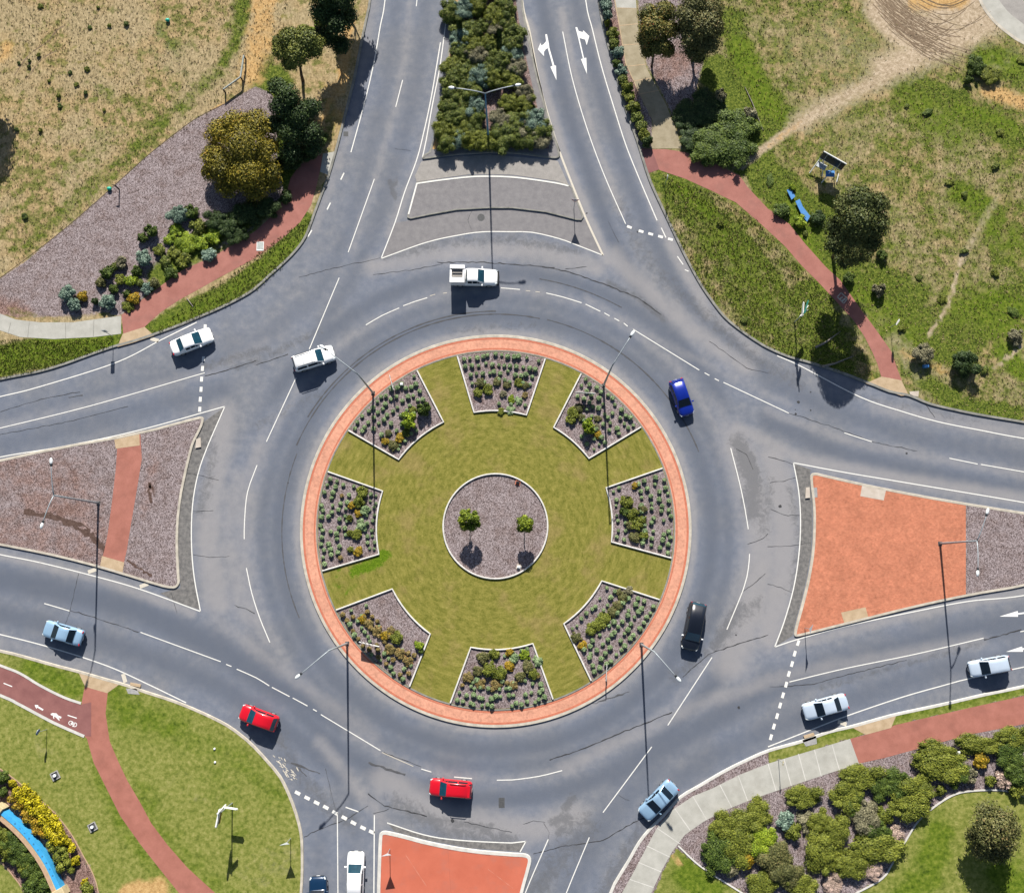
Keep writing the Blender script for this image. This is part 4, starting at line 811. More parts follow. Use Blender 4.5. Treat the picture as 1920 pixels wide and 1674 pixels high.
# stencils on the shared path
def stencil(name, polys, parent=sw): return flat(name, polys, 'fresh_line', Z2 + .006, parent)
stencil('path_arrow', [[(67,1323.5),(66.5,1320.5),(73,1321),(72.5,1323),(83,1329),(81,1331.5),(71,1325.5),(69.5,1328)]])
stencil('walker_symbol', [[(96,1337.5),(99.5,1335.8),(107,1336.5),(110.5,1340.5),(116.5,1343),(115.5,1346),(110.5,1345),(113.5,1349.5),(111.8,1350),(106.5,1344.5),(102.5,1342),(102.8,1347),(101,1345.5),(100.5,1340.5),(97,1340)]])
mb = MB()
for cx, cy in ((133.5,1354.5),(141.5,1357.8)):
    c = G(cx, cy); sweep(mb, c + ring(.20, n=15)[:-1], [(-.035, Z2 + .006), (.035, Z2 + .006)], True)
for a, b in (((133.5,1354.5),(139,1354)),((139,1354),(141.5,1357.8)),((133.5,1354.5),(138,1358.5)),((138,1358.5),(139,1354)),((136,1351.5),(139,1354)),((138,1358.5),(141.5,1357.8)),((136.5,1360.5),(142,1361.5))): ribbon(mb, GP([a, b]), .07, Z2 + .0065)
mb.go('bicycle_symbol', 'fresh_line', sw)
for a, b in (((128,1340),(145,1345.5)), ((8,1280),(24,1286.5))):
    mb = MB(); ribbon(mb, GP([a, b]), .10, Z2 + .006); mb.go('path_line', 'fresh_line', sw)
# worn bicycle stencil in a white frame on the upper right path
mb = MB(); q = GP([(1570,557),(1577,549),(1589,560),(1582,569)], Z1)
for i in range(4): ribbon(mb, np.array([q[i], q[(i + 1) % 4]]), .10, Z1 + .008)
ribbon(mb, GP([(1574,561),(1580,557)], Z1), .14, Z1 + .0085); ribbon(mb, GP([(1578,565),(1585,560)], Z1), .2, Z1 + .0085)
mb.go('bicycle_symbol', 'cream_line', ne)
# tar seams, cracks and rubber marks
def crack(name, px, wd, mat='tar', jit=.55, wob=.6):
    wd *= .8
    p = np.array(px, float); s = []
    for a, b in zip(p[:-1], p[1:]):
        m = max(2, int(np.hypot(*(b - a)) / 7)); s += [a + (b - a) * t + rng.normal(0, jit, 2) for t in np.arange(m) / m]
    s.append(p[-1]); mb = MB(); ribbon(mb, GP(s), wd, 0.011 + random.random() * .0025, wob); mb.go(name, mat, road)
for q, wdt in [
  ([(1030,1424),(1090,1405),(1160,1375),(1260,1335)], .11), ([(1290,1505),(1200,1535),(1130,1575),(1060,1585),(1000,1600)], .09), ([(1020,1543),(1030,1560),(1028,1585)], .05),
  ([(980,1545),(1000,1538),(1022,1541)], .04), ([(1444,905),(1470,902),(1492,895)], .06), ([(1444,955),(1470,965),(1500,966)], .06), ([(1440,1025),(1480,1023),(1520,1017)], .05),
  ([(1440,1095),(1465,1102),(1485,1110)], .05), ([(1440,857),(1475,865),(1490,872)], .06), ([(1380,842),(1400,852),(1412,880)], .07), ([(1440,700),(1400,690),(1330,640)], .05),
  ([(1280,1268),(1330,1225),(1390,1205),(1440,1190)], .09), ([(1390,1110),(1425,1085),(1435,1075)], .06), ([(1400,1020),(1430,1010),(1440,1000)], .06),
  ([(1445,1288),(1520,1283),(1600,1262),(1700,1237)], .06), ([(1180,1500),(1160,1490)], .04), ([(345,885),(380,892),(410,900)], .05), ([(360,958),(400,957)], .05), ([(360,1040),(400,1045),(430,1042)], .05),
  ([(440,1135),(462,1142),(478,1150)], .07), ([(120,1140),(185,1160),(260,1185)], .07), ([(147,1076),(130,1150),(122,1170)], .05), ([(320,1110),(332,1150)], .04),
  ([(0,772),(90,745),(150,735)], .06), ([(0,815),(130,790),(240,762)], .05), ([(384,705),(440,690),(480,676)], .09), ([(480,684),(540,664)], .10), ([(560,520),(640,500),(720,483)], .05),
  ([(820,492),(900,492),(980,497),(1040,502)], .10), ([(1017,500),(1060,508),(1130,532),(1190,555),(1240,590)], .13), ([(1060,505),(1100,500)], .06), ([(700,515),(760,508),(830,495)], .06),
  ([(1440,700),(1540,730),(1640,752)], .0), ([(1480,775),(1560,800),(1640,830),(1720,845)], .06), ([(1735,758),(1753,783)], .05), ([(1140,415),(1160,455)], .04),
  ([(570,1568),(610,1550),(650,1535),(690,1510)], .07), ([(610,1440),(620,1480),(630,1520)], .04), ([(720,1410),(790,1437)], .07), ([(870,1540),(960,1560)], .05), ([(690,1488),(720,1510),(800,1530)], .12), ([(740,280),(770,283)], .04), ([(1845,1200),(1915,1180)], .12), ([(700,1525),(730,1515)], .05), ([(885,395),(878,412),(884,430)], .04)]:
    if wdt: crack('tar_crack', q, wdt)
for r, a0, a1, wdt in [(23.7, 78, 158, .14), (24.05, 90, 150, .12), (23.75, 20, 76, .12), (28.2, 60, 80, .10), (23.3, 160, 205, .10)]:
    mb = MB(); ribbon(mb, ring(r, a0, a1, 60), wdt, .0095, .5); mb.go('rubber_mark', 'tar_soft', road)
for q, wdt in [([(690,1430),(760,1452)], .2), ([(680,60),(660,210)], .0), 
   ([(560,1440),(575,1455)], .15), ([(545,1430),(600,1450)], .2), ([(1110,1265),(1178,1295)], .0), ([(1110,1320),(1180,1296)], .15), ([(620,1255),(580,1230)], .0), ([(130,745),(155,741)], .12), ([(500,845),(520,800)], .0), ([(900,605),(960,600),(1010,603)], .0)]:
    if wdt: crack('rubber_mark', q, wdt, 'tar_soft', .8, .7)

# ------------------------------------------------------------------ vehicles
def patch(mb, a, b, c, d, u0, u1, v0, v1, off, ctr):
    """part of the quad a-b (bottom) d-c (top), pushed outward from ctr"""
    a, b, c, d = map(Vector, (a, b, c, d))
    f = lambda u, v: (a * (1 - u) + b * u) * (1 - v) + (d * (1 - u) + c * u) * v
    q = [f(u0, v0), f(u1, v0), f(u1, v1), f(u0, v1)]
    n = (q[1] - q[0]).cross(q[3] - q[0]).normalized()
    if n.dot(q[0] - Vector(ctr)) < 0: n = -n; q = q[::-1]
    mb.add([p + n * off for p in q], [(0, 1, 2, 3)])

KINDS = {  # length, width, height, (windscreen base, windscreen top, roof rear, rear glass base) as shares of length, bonnet nose z, belt z, tail deck z
 'sedan': (4.75, 1.82, 1.46, (.255, .065, -.175, -.325), .70, .94, .98),
 'hatch': (4.15, 1.76, 1.52, (.27, .065, -.385, -.475), .74, .97, .97),
 'wagon': (4.65, 1.80, 1.56, (.265, .075, -.41, -.48), .74, .98, .98),
 'suv':   (4.70, 1.86, 1.70, (.245, .085, -.425, -.485), .86, 1.06, 1.06),
 'van':   (5.05, 1.92, 1.78, (.30, .125, -.445, -.488), .82, 1.06, 1.06),
 'ute':   (5.25, 1.86, 1.76, (.225, .075, -.135, -.175), .92, 1.10, 1.02)}

def vehicle(name, label, cat, kind, px, nose, paint, scale=1.0, roof_paint=None, glass='glass', extras=()):
    """px: surveyed centre of the body, nose: direction of travel in photo pixels"""
    L, Wd, H, (a, b, c, d), zn, zb, zt = KINDS[kind]; L *= scale
    p = G(px[0], px[1], .75); q = G(px[0] + nose[0], px[1] + nose[1], .75); ang = math.atan2(*(q - p)[::-1])
    t = thing(name, label, cat, p, ang)
    W2 = Wd / 2
    xs = np.array([-.5, -.493, -.47, -.43, -.36, d, c if kind == 'sedan' else -.25, -.1, b, a - .02, a + .03, .33, .40, .45, .48, .495, .5]); xs = np.sort(xs)
    V = []; prof = None
    for s in xs:
        e = .5 - abs(s); hw = W2 * (1 - .26 * math.exp(-(e / .012)) * 1.0 - .10 * math.exp(-(e / .06)))
        if s > a: k = (s - a) / (.5 - a); top = zb - .02 + (zn - zb + .02) * k ** 1.7 - .10 * math.exp(-e / .010)
        elif s < d: k = (d - s) / (.5 + d + 1e-6); top = zt + (-.05 if kind == 'sedan' else -.16) * k - .12 * math.exp(-e / .010)
        else: top = zb
        if kind == 'ute' and s < d: top = .98
        lo = .24 + .07 * math.exp(-e / .03)
        prof = [(.82, lo), (.985, lo + .14), (1.0, .62), (.975, max(top - .16, .6)), (.90, top - .035), (.55, top + .012), (0, top + .03)]
        half = [(hw * y, z) for y, z in prof]
        V += [(s * L, y, z) for y, z in half] + [(s * L, -y, z) for y, z in half[-2::-1]]
    m = 13; n = len(xs)
    F = [(i * m + j, i * m + j + 1, (i + 1) * m + j + 1, (i + 1) * m + j) for i in range(n - 1) for j in range(m - 1)]
    F += [(i * m, (i + 1) * m, (i + 1) * m + m - 1, i * m + m - 1) for i in range(n - 1)]
    F += [tuple(range(m))[::-1], tuple((n - 1) * m + j for j in range(m))]
    mobj('body', V, F, paint, t, smooth=True)
    # greenhouse
    zr = H; wb, wr = W2 * .93, W2 * .74
    st = []
    for s, top in ((a, 0), (b, 1), ((b + c) / 2, 1), (c, 1), (d, 0)):
        zz = zb - .015 if s >= b or kind != 'sedan' else zt - .02
        if top:
            dz = .03 if s != (b + c) / 2 else 0; st.append([(s * L, wb, zb - .03), (s * L, wr + .05, zr - .10 - dz), (s * L, wr - .03, zr - .025 - dz), (s * L, wr * .5, zr - .005 - dz), (s * L, 0, zr - dz)])
        else: st.append([(s * L, wb * .99, zz), (s * L, wb * .95, zz + .01), (s * L, wb * .86, zz + .02), (s * L, wb * .45, zz + .03), (s * L, 0, zz + .035)])
    full = [r + [(x, -y, z) for x, y, z in r[-2::-1]] for r in st]; m = 9
    V = [p for r in full for p in r]
    F = [(i * m + j, (i + 1) * m + j, (i + 1) * m + j + 1, i * m + j + 1) for i in range(4) for j in range(m - 1)]
    if kind == 'ute': F.append(tuple(4 * m + j for j in range(m)))
    mobj('roof', V, F, roof_paint or paint, t, smooth=True)
    ctr = (0, 0, .5)
    def screen(i0, i1, nm):
        mb = MB(); r0, r1 = full[i0], full[i1]
        for j in range(2, 6):
            u0 = .03 if j == 2 else 0; u1 = .97 if j == 5 else 1
            patch(mb, r0[j], r0[j + 1], r1[j + 1], r1[j], u0, u1, .06, .93, .014, ctr)
        mb.go(nm, glass, t)
    screen(0, 1, 'windscreen'); screen(4, 3, 'rear_window')
    for sgn in (0, 1):
        J = (lambda j: j) if sgn == 0 else (lambda j: 8 - j)
        for (i0, i1, u0, u1) in ((1, 2, .02, .94), (2, 3, .06, .94)):
            mb = MB(); patch(mb, full[i0][J(0)], full[i1][J(0)], full[i1][J(1)], full[i0][J(1)], u0, u1, .14, .93, .012, ctr); mb.go('side_window', 'glass_dark', t)
        mb = MB(); A, B = Vector(full[0][J(0)]), Vector(full[1][J(0)]); C_ = Vector(full[1][J(1)])
        q3 = [A * .55 + B * .42 + C_ * .03 + Vector((0, 0, .04)), B * .88 + C_ * .1 + A * .02, C_ * .86 + B * .1 + A * .04]
        off = Vector((0, .014 if sgn == 0 else -.014, .004)); mb.add([p + off for p in q3], [(0, 1, 2) if sgn else (2, 1, 0)]); mb.go('quarter_window', 'glass_dark', t)
        sy = 1 if sgn == 0 else -1
        mb = MB(); mb.box((b * L + .52, sy * (W2 + .09), zb + .06), (.16, .22, .15), ch=.05); mb.go('mirror', paint if kind != 'van' else 'white_bit', t)
        mb = MB(); mb.box((.5 * L - .20, sy * W2 * .70, zn - .045), (.30, .34, .12), rz=-sy * .42, tilt=.22, ch=.04); mb.go('headlight', 'headlight', t)
        mb = MB(); mb.box((-.5 * L + .085, sy * W2 * .73, (zt if kind != 'ute' else .9) - .10), (.11, .24, .14), rz=sy * .25, ch=.03); mb.go('tail_light', 'taillight', t)
        for wx in (.315 * L, -.30 * L):
            r = .33 if kind in ('sedan', 'hatch', 'wagon') else .37
            wl = thing('wheel', None, None); wl.parent = t; wl.location = (wx, sy * (W2 - .11), r)
            mb = MB(); mb.tube([(0, -.11, 0), (0, -.085, 0), (0, .085, 0), (0, .11, 0)], [r * .93, r, r, r * .93], 18); mb.go('tyre', 'tyre', wl)
            mb = MB(); mb.tube([(0, sy * .10, 0), (0, sy * .125, 0)], [r * .68, r * .55], 12); mb.go('rim', 'rim', wl)
            del mb
    mb = MB(); mb.box((.5 * L - .005, 0, .50), (.06, Wd * .62, .20), ch=.02); mb.go('grille', 'black', t)
    mb = MB(); mb.box((-.5 * L + .02, 0, .48), (.10, Wd * .66, .18), ch=.02); mb.go('rear_bumper', 'black', t)
    mb = MB(); mb.box((.5 * L + .03, 0, .46), (.02, .37, .12)); mb.go('number_plate', 'white_bit', t)
    mb = MB(); mb.box((-.5 * L - .04, 0, .62), (.02, .37, .12)); mb.go('number_plate', 'white_bit', t)
    if 'rails' in extras:
        for sy in (1, -1):
            mb = MB(); mb.tube([(b * L - .25, sy * (wr - .02), zr - .02), (b * L - .32, sy * (wr - .02), zr + .05), (c * L + .30, sy * (wr - .02), zr + .05), (c * L + .22, sy * (wr - .02), zr - .05)], .03, 6); mb.go('roof_rail', 'black', t)
    if 'bars' in extras:
        for x in (-.02 * L, -.22 * L):
            mb = MB(); mb.box((x, 0, zr + .03), (.05, wr * 2, .03)); mb.go('roof_bar', 'sign_back', t)
    if 'scoop' in extras:
        mb = MB(); mb.box((.36 * L, .34, zn + .135), (.26, .34, .03), tilt=.1, ch=.01); mb.go('bonnet_badge_patch', 'black', t)
    if 'spoiler' in extras:
        mb = MB(); mb.box((c * L - .12, 0, zr - .05), (.26, wr * 1.8, .04), tilt=-.08, ch=.015); mb.go('spoiler', paint, t)
    if 'tray' in extras:
        x0, x1, hw, z0, z1 = -.5 * L, d * L - .10, .99, .80, 1.98
        mb = MB(); mb.box(((x0 + x1) / 2, 0, .72), (x1 - x0, 1.9, .16)); mb.go('tray', 'black', t)
        # canopy: four walls and a roof frame round a recessed roof panel
        mb = MB()
        for sy in (1, -1): mb.box(((x0 + x1) / 2, sy * (hw - .03), (z0 + z1) / 2), (x1 - x0, .06, z1 - z0 - .006))
        for x in (x0 + .03, x1 - .03): mb.box((x, 0, (z0 + z1) / 2), (.056, 2 * hw - .125, z1 - z0 - .012))
        lx = x1 - x0
        mb.box(((x0 + x1) / 2, hw - .20, z1 + .02), (lx + .04, .42, .05), ch=.01); mb.box(((x0 + x1) / 2, -hw + .28, z1 + .02), (lx + .04, .58, .05), ch=.01)
        mb.box((x0 + .09, -.06, z1 + .018), (.20, .98, .044)); mb.box((x1 - .09, -.06, z1 + .018), (.20, .98, .044))
        mb.go('canopy', paint, t)
        mb = MB(); mb.box(((x0 + x1) / 2, 0, z1 - .22), (lx - .12, 1.7, .03)); mb.box(((x0 + x1) / 2, .15, z1 - .14), (lx - .5, .10, .10)); mb.box(((x0 + x1) / 2, -.3, z1 - .14), (lx - .6, .05, .12)); mb.go('canopy_load', 'asphalt_pale', t)
    if 'bullbar' in extras:
        mb = MB(); mb.tube([(.5 * L - .15, .82, .72), (.5 * L + .10, .66, .80), (.5 * L + .16, 0, .84), (.5 * L + .10, -.66, .80), (.5 * L - .15, -.82, .72)], .06, 7)
        mb.box((.5 * L + .06, 0, .56), (.16, 1.62, .24), ch=.05)
        for y in (.5, -.5): mb.tube([(.5 * L + .10, y, .45), (.5 * L + .12, y, .86)], .04, 6)
        mb.go('bull_bar', 'black', t)
    return t
P_ = dict(white=m_paint("white_car_paint", (0.80, 0.80, 0.80)), silver=m_paint("sky_tinted_silver_car_paint", (0.29, 0.44, 0.62), metal=.25), pale=m_paint("sky_tinted_pale_car_paint", (0.46, 0.54, 0.64), metal=.2),  # silver, pale, skyb: silver cars with reflected sky blue mixed into the paint
          skyb=m_paint("sky_blue_tinted_car_paint", (0.25, 0.39, 0.54), metal=.25), red=m_paint("red_car_paint", (0.47, 0.003, 0.012)), blue=m_paint("deep_blue_car_paint", (0.003, 0.018, 0.24), metal=.15), black=m_paint("black_car_paint", (0.006, 0.008, 0.014)), navy=m_paint("navy_car_paint", (0.003, 0.022, 0.06), metal=.15))
vehicle('sedan', 'white sedan crossing the dashed give way line on the left approach road', 'car', 'sedan', (359, 640), (76, -30), P_['white'])
vehicle('sport_utility_vehicle', 'white SUV with black roof rails and a dark bonnet patch, left of the island', 'car', 'suv', (588, 672), (72, -23), P_['white'], extras=('rails', 'bars', 'scoop'))
vehicle('utility_truck', 'white ute with boxy open-topped canopy and black bull bar above the roundabout island', 'ute', 'ute', (889, 520), (80, 1), P_['white'], extras=('tray', 'bullbar'))
vehicle('hatchback', 'deep blue hatchback driving down the right side of the roundabout', 'car', 'hatch', (1278, 745), (22, 63), P_['blue'], glass='glass_dark', extras=('spoiler',))
vehicle('people_mover', 'long black people mover with white mirrors at lower right of the roundabout', 'van', 'van', (1301, 1174), (-13, 66), P_['black'], glass='glass')
vehicle('sedan', 'silver sedan with painted sky tint on the lower left exit road, leaving the picture', 'car', 'sedan', (118, 1187), (-66, -19), P_['skyb'], .92, glass='glass_dark')
vehicle('hatchback', 'red hatchback beside the lawn at the lower left of the roundabout', 'car', 'hatch', (485, 1346), (-66, -24), P_['red'])
vehicle('station_wagon', 'red wagon with grey roof rails at the bottom of the roundabout', 'car', 'wagon', (845, 1478), (-68, -6), P_['red'], .95, extras=('rails', 'spoiler'))
vehicle('sedan', 'silver sedan with painted sky tint hugging the concrete path on the lower right exit', 'car', 'sedan', (1235, 1500), (-50, 52), P_['skyb'], .97, glass='glass_dark')
vehicle('sedan', 'pale silver sedan with rear sunroof glass waiting at the right give way line', 'car', 'sedan', (1548, 1325), (-78, 22), P_['pale'], glass='glass_dark')
vehicle('hatchback', 'pale silver hatchback on the right approach road under the straight ahead arrow', 'car', 'hatch', (1856, 1249), (-72, 13), P_['pale'], 1.05, glass='glass_dark')
vehicle('station_wagon', 'white wagon waiting beside the red painted island at the bottom of the picture', 'car', 'wagon', (666, 1640), (2, -66), P_['white'], .98)
vehicle('sedan', 'dark navy car cut off by the bottom edge of the picture', 'car', 'suv', (597, 1688), (-2, -70), P_['navy'], 1.0, glass='glass_dark')

# ------------------------------------------------------------------ street lights
def base3(px, z=0.0):
    p = G(px[0], px[1], Z0); return (p[0], p[1], z)
def street_light(px, h, heads, label, mat='steel', sweep_bend=.6):
    """heads: surveyed positions of the lamp heads"""
    b = G(px[0], px[1], Z0); t = thing('street_light', label, 'street light', (b[0], b[1], Z0), 0, 'street lights on tall poles')
    mb = MB(); mb.tube([(0, 0, 0), (0, 0, .9), (0, 0, h * .6), (0, 0, h)], [.13, .125, .095, .07], 10); mb.go('pole', mat, t, True)
    mb = MB(); mb.box((0, 0, .02), (.42, .42, .04), ch=.01)
    for sx in (-.15, .15):
        for sy in (-.15, .15): mb.tube([(sx, sy, .03), (sx, sy, .09)], .025, 6)
    mb.go('base_plate', 'grate', t)
    for hx in heads:
        zh = h + .55; e = G(hx[0], hx[1], zh) - b; dr = np.array(e) / np.linalg.norm(e)
        mb = MB(); pts = [(0, 0, h - .05)] + [(e[0] * u, e[1] * u, h + .55 * (1 - (1 - u) ** 2.2)) for u in (.12, .28, .5, .75, .97)]
        mb.tube(pts, [.065, .06, .055, .05, .045, .04], 8); mb.go('arm', mat if mat == 'steel' else 'steel', t, True)
        hd = thing('lamp_head', None, None); hd.parent = t; hd.location = (e[0], e[1], zh); hd.rotation_euler = (0, 0, math.atan2(dr[1], dr[0]))
        mb = MB(); mb.ell((.06, 0, .02), (.36, .17, .10), 12, 6); mb.go('housing', 'lamp_white', hd, True)
        mb = MB(); mb.box((-.30, 0, .01), (.26, .22, .16), ch=.05); mb.go('gear_box', 'lens', hd)
        mb = MB(); mb.ell((.10, 0, -.06), (.24, .13, .06), 10, 5); mb.go('lens', 'lens', hd, True)
    return t
street_light((916, 262), 10.7, [(848, 166), (970, 161)], 'blue painted double armed street light standing in the shrubs of the top median', 'steel_blue')
street_light((184.5, 943), 10.2, [(97, 866), (80, 984)], 'double armed street light standing in the mulch of the left traffic island')
street_light((1762.5, 1019), 8.5, [(1850, 960), (1832, 1073)], 'double armed street light standing on the brick paving of the right traffic island')
street_light((699.6, 737), 10.0, [(606, 652)], 'single armed street light at the upper left of the roundabout, over the SUV')
street_light((1131.5, 723), 10.0, [(1185, 627)], 'single armed street light at the upper right of the roundabout')
street_light((651, 1206), 10.0, [(560, 1267)], 'single armed street light at the lower left of the roundabout')
street_light((1202.5, 1208), 10.0, [(1271, 1272)], 'single armed street light at the lower right of the roundabout')

# ------------------------------------------------------------------ signs
def post(mb, x, y, z1, r=.035): mb.tube([(x, y, 0), (x, y, z1)], r, 8)
def plate(name, poly, mat, parent, ang, thick=.03, origin=(0, 0), off=0.0, back='sign_back'):
    """upright sheet: poly in (across, up); ang = compass direction of 'across'"""
    ca, sa = math.cos(ang), math.sin(ang); n = len(poly); nx, ny = -sa, ca
    pt = lambda u, z, o: (origin[0] + ca * u + nx * (o + off), origin[1] + sa * u + ny * (o + off), z)
    V = [pt(u, z, 0) for u, z in poly] + [pt(u, z, thick) for u, z in poly]
    F = [tuple(range(n)), tuple(range(2 * n - 1, n - 1, -1))] + [(i, n + i, n + (i + 1) % n, (i + 1) % n) for i in range(n)]
    return mobj(name, V, F, mat, parent)
def round_poly(r, zc, n=20): return [(r * math.cos(a), zc + r * math.sin(a)) for a in np.linspace(0, 2 * math.pi, n + 1)[:-1]]
def give_way(px, label, ang=0.0, face=-1):
    t = thing('give_way_sign', label, 'road sign', base3(px, Z0), 0, 'give way signs'); mb = MB(); post(mb, 0, 0, 2.55); mb.go('post', 'steel', t)
    s = .5; tri = lambda k, z0: [(-s * k, z0 + .50 + .36 * k), (0, z0 + .50 - .50 * k), (s * k, z0 + .50 + .36 * k)]
    plate('backing', tri(1, 1.75), 'sign_back', t, ang, .02, off=.04)
    plate('face', tri(.98, 1.75), 'sign_red', t, ang, .004, off=.062 if face > 0 else .034)
    plate('panel', tri(.66, 1.76), 'sign_white', t, ang, .004, off=.067 if face > 0 else .029)
    return t
give_way((545, 1571), 'give way sign on the lawn left of the bottom approach road', .12)
give_way((731, 1591), 'give way sign standing on the red painted bottom island', .12)
give_way((1076, 391), 'give way sign at the right end of the asphalt median at the top', -.12)
give_way((1509, 1177), 'give way sign at the bottom corner of the brick paved right island', 1.25)
t = thing('keep_left_sign', 'narrow rectangular sign on a post beside the ramp of the left footpath', 'road sign', base3((212, 631), Z0))
mb = MB(); post(mb, 0, 0, 2.65); mb.go('post', 'steel', t)
plate('panel', [(-.22, 1.75), (.22, 1.75), (.22, 2.65), (-.22, 2.65)], 'sign_back', t, .1, .02, off=.04); plate('face', [(-.20, 1.77), (.20, 1.77), (.20, 2.63), (-.20, 2.63)], 'sign_white', t, .1, .004, off=.034)
plate('arrow', [(-.10, 1.95), (.0, 1.85), (.10, 1.95), (.04, 1.95), (.04, 2.4), (-.04, 2.4), (-.04, 1.95)], 'black', t, .1, .004, off=.029)
def disc_sign(px, label, cat, ang, h=2.6, r=.34, mat='sign_blue'):
    t = thing('path_sign', label, cat, base3(px, Z0)); mb = MB(); post(mb, 0, 0, h, .03); mb.go('post', 'steel', t)
    plate('backing', round_poly(r, h - r), 'sign_back', t, ang, .02, off=.03); plate('face', round_poly(r * .97, h - r), mat, t, ang, .004, off=.052); plate('face', round_poly(r * .97, h - r), mat, t, ang, .004, off=.024)
    plate('symbol', [(-.10, h - r - .14), (.10, h - r - .14), (.04, h - r + .16), (-.04, h - r + .16)], 'sign_white', t, ang, .004, off=.058)
    return t
disc_sign((88, 1367), 'small blue disc sign on the lawn below the purple shared path', 'sign', 1.2, 2.2)
disc_sign((1669.5, 614), 'small round path sign beside the upper right red footpath', 'sign', 1.15, 2.6, .38, 'sign_white')
disc_sign((1459.5, 1424), 'small yellowish path sign standing at the edge of the lower right concrete path', 'sign', 1.4, 2.2, .22, 'sign_yellow')
disc_sign((1246.5, 347), 'grey path sign seen edge on at the grassy corner below the purple ramp', 'sign', 1.5, 2.5, .3, 'sign_back')
# chevron boards on the roundabout
def hazard_board(px, ang, label, ln=1.7, zc=1.0):
    t = thing('chevron_board', label, 'road sign', base3(px, ZL), 0, 'chevron boards facing the approaches'); mb = MB()
    for u in (-.6, .6): post(mb, math.cos(ang) * u, math.sin(ang) * u, zc + .25, .03)
    mb.go('posts', 'steel', t)
    plate('board', [(-ln / 2, zc - .30), (ln / 2, zc - .30), (ln / 2, zc + .30), (-ln / 2, zc + .30)], 'sign_white', t, ang, .035, off=.03)
    for k in range(4):
        u = -ln / 2 + .12 + k * .40
        plate('chevron', [(u, zc - .26), (u + .16, zc - .26), (u + .30, zc), (u + .16, zc + .26), (u, zc + .26), (u + .14, zc)], 'black', t, ang, .004, off=.068)
        plate('chevron', [(u, zc - .26), (u + .16, zc - .26), (u + .30, zc), (u + .16, zc + .26), (u, zc + .26), (u + .14, zc)], 'black', t, ang, .004, off=.024)
    return t
hazard_board((736, 721), math.radians(-74), 'white chevron board seen edge on in the upper left planting bed')
hazard_board((1096, 741), math.radians(-4), 'white chevron board standing in the upper right planting bed', 2.2)
hazard_board((695, 1207), math.radians(-13), 'white chevron board standing in the lower left planting bed', 2.2)
hazard_board((1136, 1259), math.radians(86), 'white chevron board seen edge on in the lower right planting bed')
# direction sign on the far right verge
t = thing('direction_sign', 'tall direction sign with white and green blades on the upper right verge near the kerb', 'road sign', base3((1489.5, 604), Z0))
mb = MB(); post(mb, 0, 0, 5.0, .06); mb.go('post', 'steel', t)
for z0, m_, a in ((3.9, 'sign_green', 1.25), (3.1, 'sign_white', 1.45), (2.5, 'sign_white', .9)):
    plate('blade', [(-.25, z0), (1.15, z0), (1.35, z0 + .3), (1.15, z0 + .6), (-.25, z0 + .6)], m_, t, a, .06, off=.06)
# finger sign on the lower left lawn
t = thing('finger_sign', 'white finger post with several direction blades on the lower left lawn', 'road sign', base3((435.5, 1505), Z0))
mb = MB(); post(mb, 0, 0, 4.7, .06); mb.go('post', 'steel', t)
plate('blade', [(-.1, 2.2), (1.15, 2.2), (1.3, 2.4), (1.15, 2.6), (-.1, 2.6)], 'sign_white', t, math.radians(-8), .10, off=.06)
plate('blade', [(-1.2, 3.1), (.05, 3.1), (.05, 3.6), (-1.2, 3.6), (-1.35, 3.35)], 'sign_brown', t, math.radians(82), .09, off=.08)
plate('blade', [(-1.45, 3.65), (.25, 3.65), (.25, 4.15), (-1.45, 4.15), (-1.6, 3.9)], 'sign_white', t, math.radians(80), .14, off=.08)
plate('blade', [(-.15, 4.2), (1.0, 4.2), (1.0, 4.6), (-.15, 4.6)], 'sign_white', t, math.radians(48), .12, off=.05)
# advertising frame in the field
b = G(1546, 316, Z0); t = thing('billboard', 'dark billboard panel on a white braced frame in the upper right field', 'billboard', (b[0], b[1], Z0))
A, B = G(1553 - 19, 316 - 11, Z0) - b, G(1553 + 19, 316 + 12, Z0) - b; A = A - (A + B) / 2 * .6; B = B - (A + B) / 2 * .2
an = math.atan2(*(B - A)[::-1]); Ln = np.linalg.norm(B - A); n_ = np.array([math.sin(an), -math.cos(an)])
org = (A + B) / 2
plate('panel', [(-Ln / 2, 1.25), (Ln / 2, 1.25), (Ln / 2, 2.85), (-Ln / 2, 2.85)], 'dark_panel', t, an, .05, org)
mb = MB(); 
for z in (1.25, 2.88): mb.tube([(A[0], A[1], z), (B[0], B[1], z)], .085 if z > 2 else .03, 6)
mb.go('frame', 'sign_white', t)
mb = MB()
for p in (A * .8 + B * .2, A * .2 + B * .8):
    post(mb, p[0], p[1], 2.8, .05)
mb.go('post', 'steel', t)
mb = MB()
for (p, q, z) in ((A * .95 + B * .05, (A + n_ * 1.6), 1.2), (A * .3 + B * .7, A * .4 + B * .6 + n_ * 1.9, 1.2), (B, B + n_ * .9 + (B - A) * .1, .3), (A * .8 + B * .2, A * .5 + B * .5 + n_ * 1.2, 1.1)):
    mb.tube([(p[0], p[1], z), (q[0], q[1], .15)], .055, 6)
mb.go('brace', 'sign_white', t)
c1 = A * .75 + B * .25 + n_ * .55; c2 = A * .3 + B * .7 + n_ * .75
mb = MB(); mb.box((c1[0], c1[1], .95), (1.1, .65, .05), rz=an, ch=.01); mb.go('deck', 'sign_back', t)
mb = MB(); mb.box((c2[0], c2[1], .75), (1.0, .75, .05), rz=an + .5, ch=.01); mb.go('deck', 'blue_plastic', t)
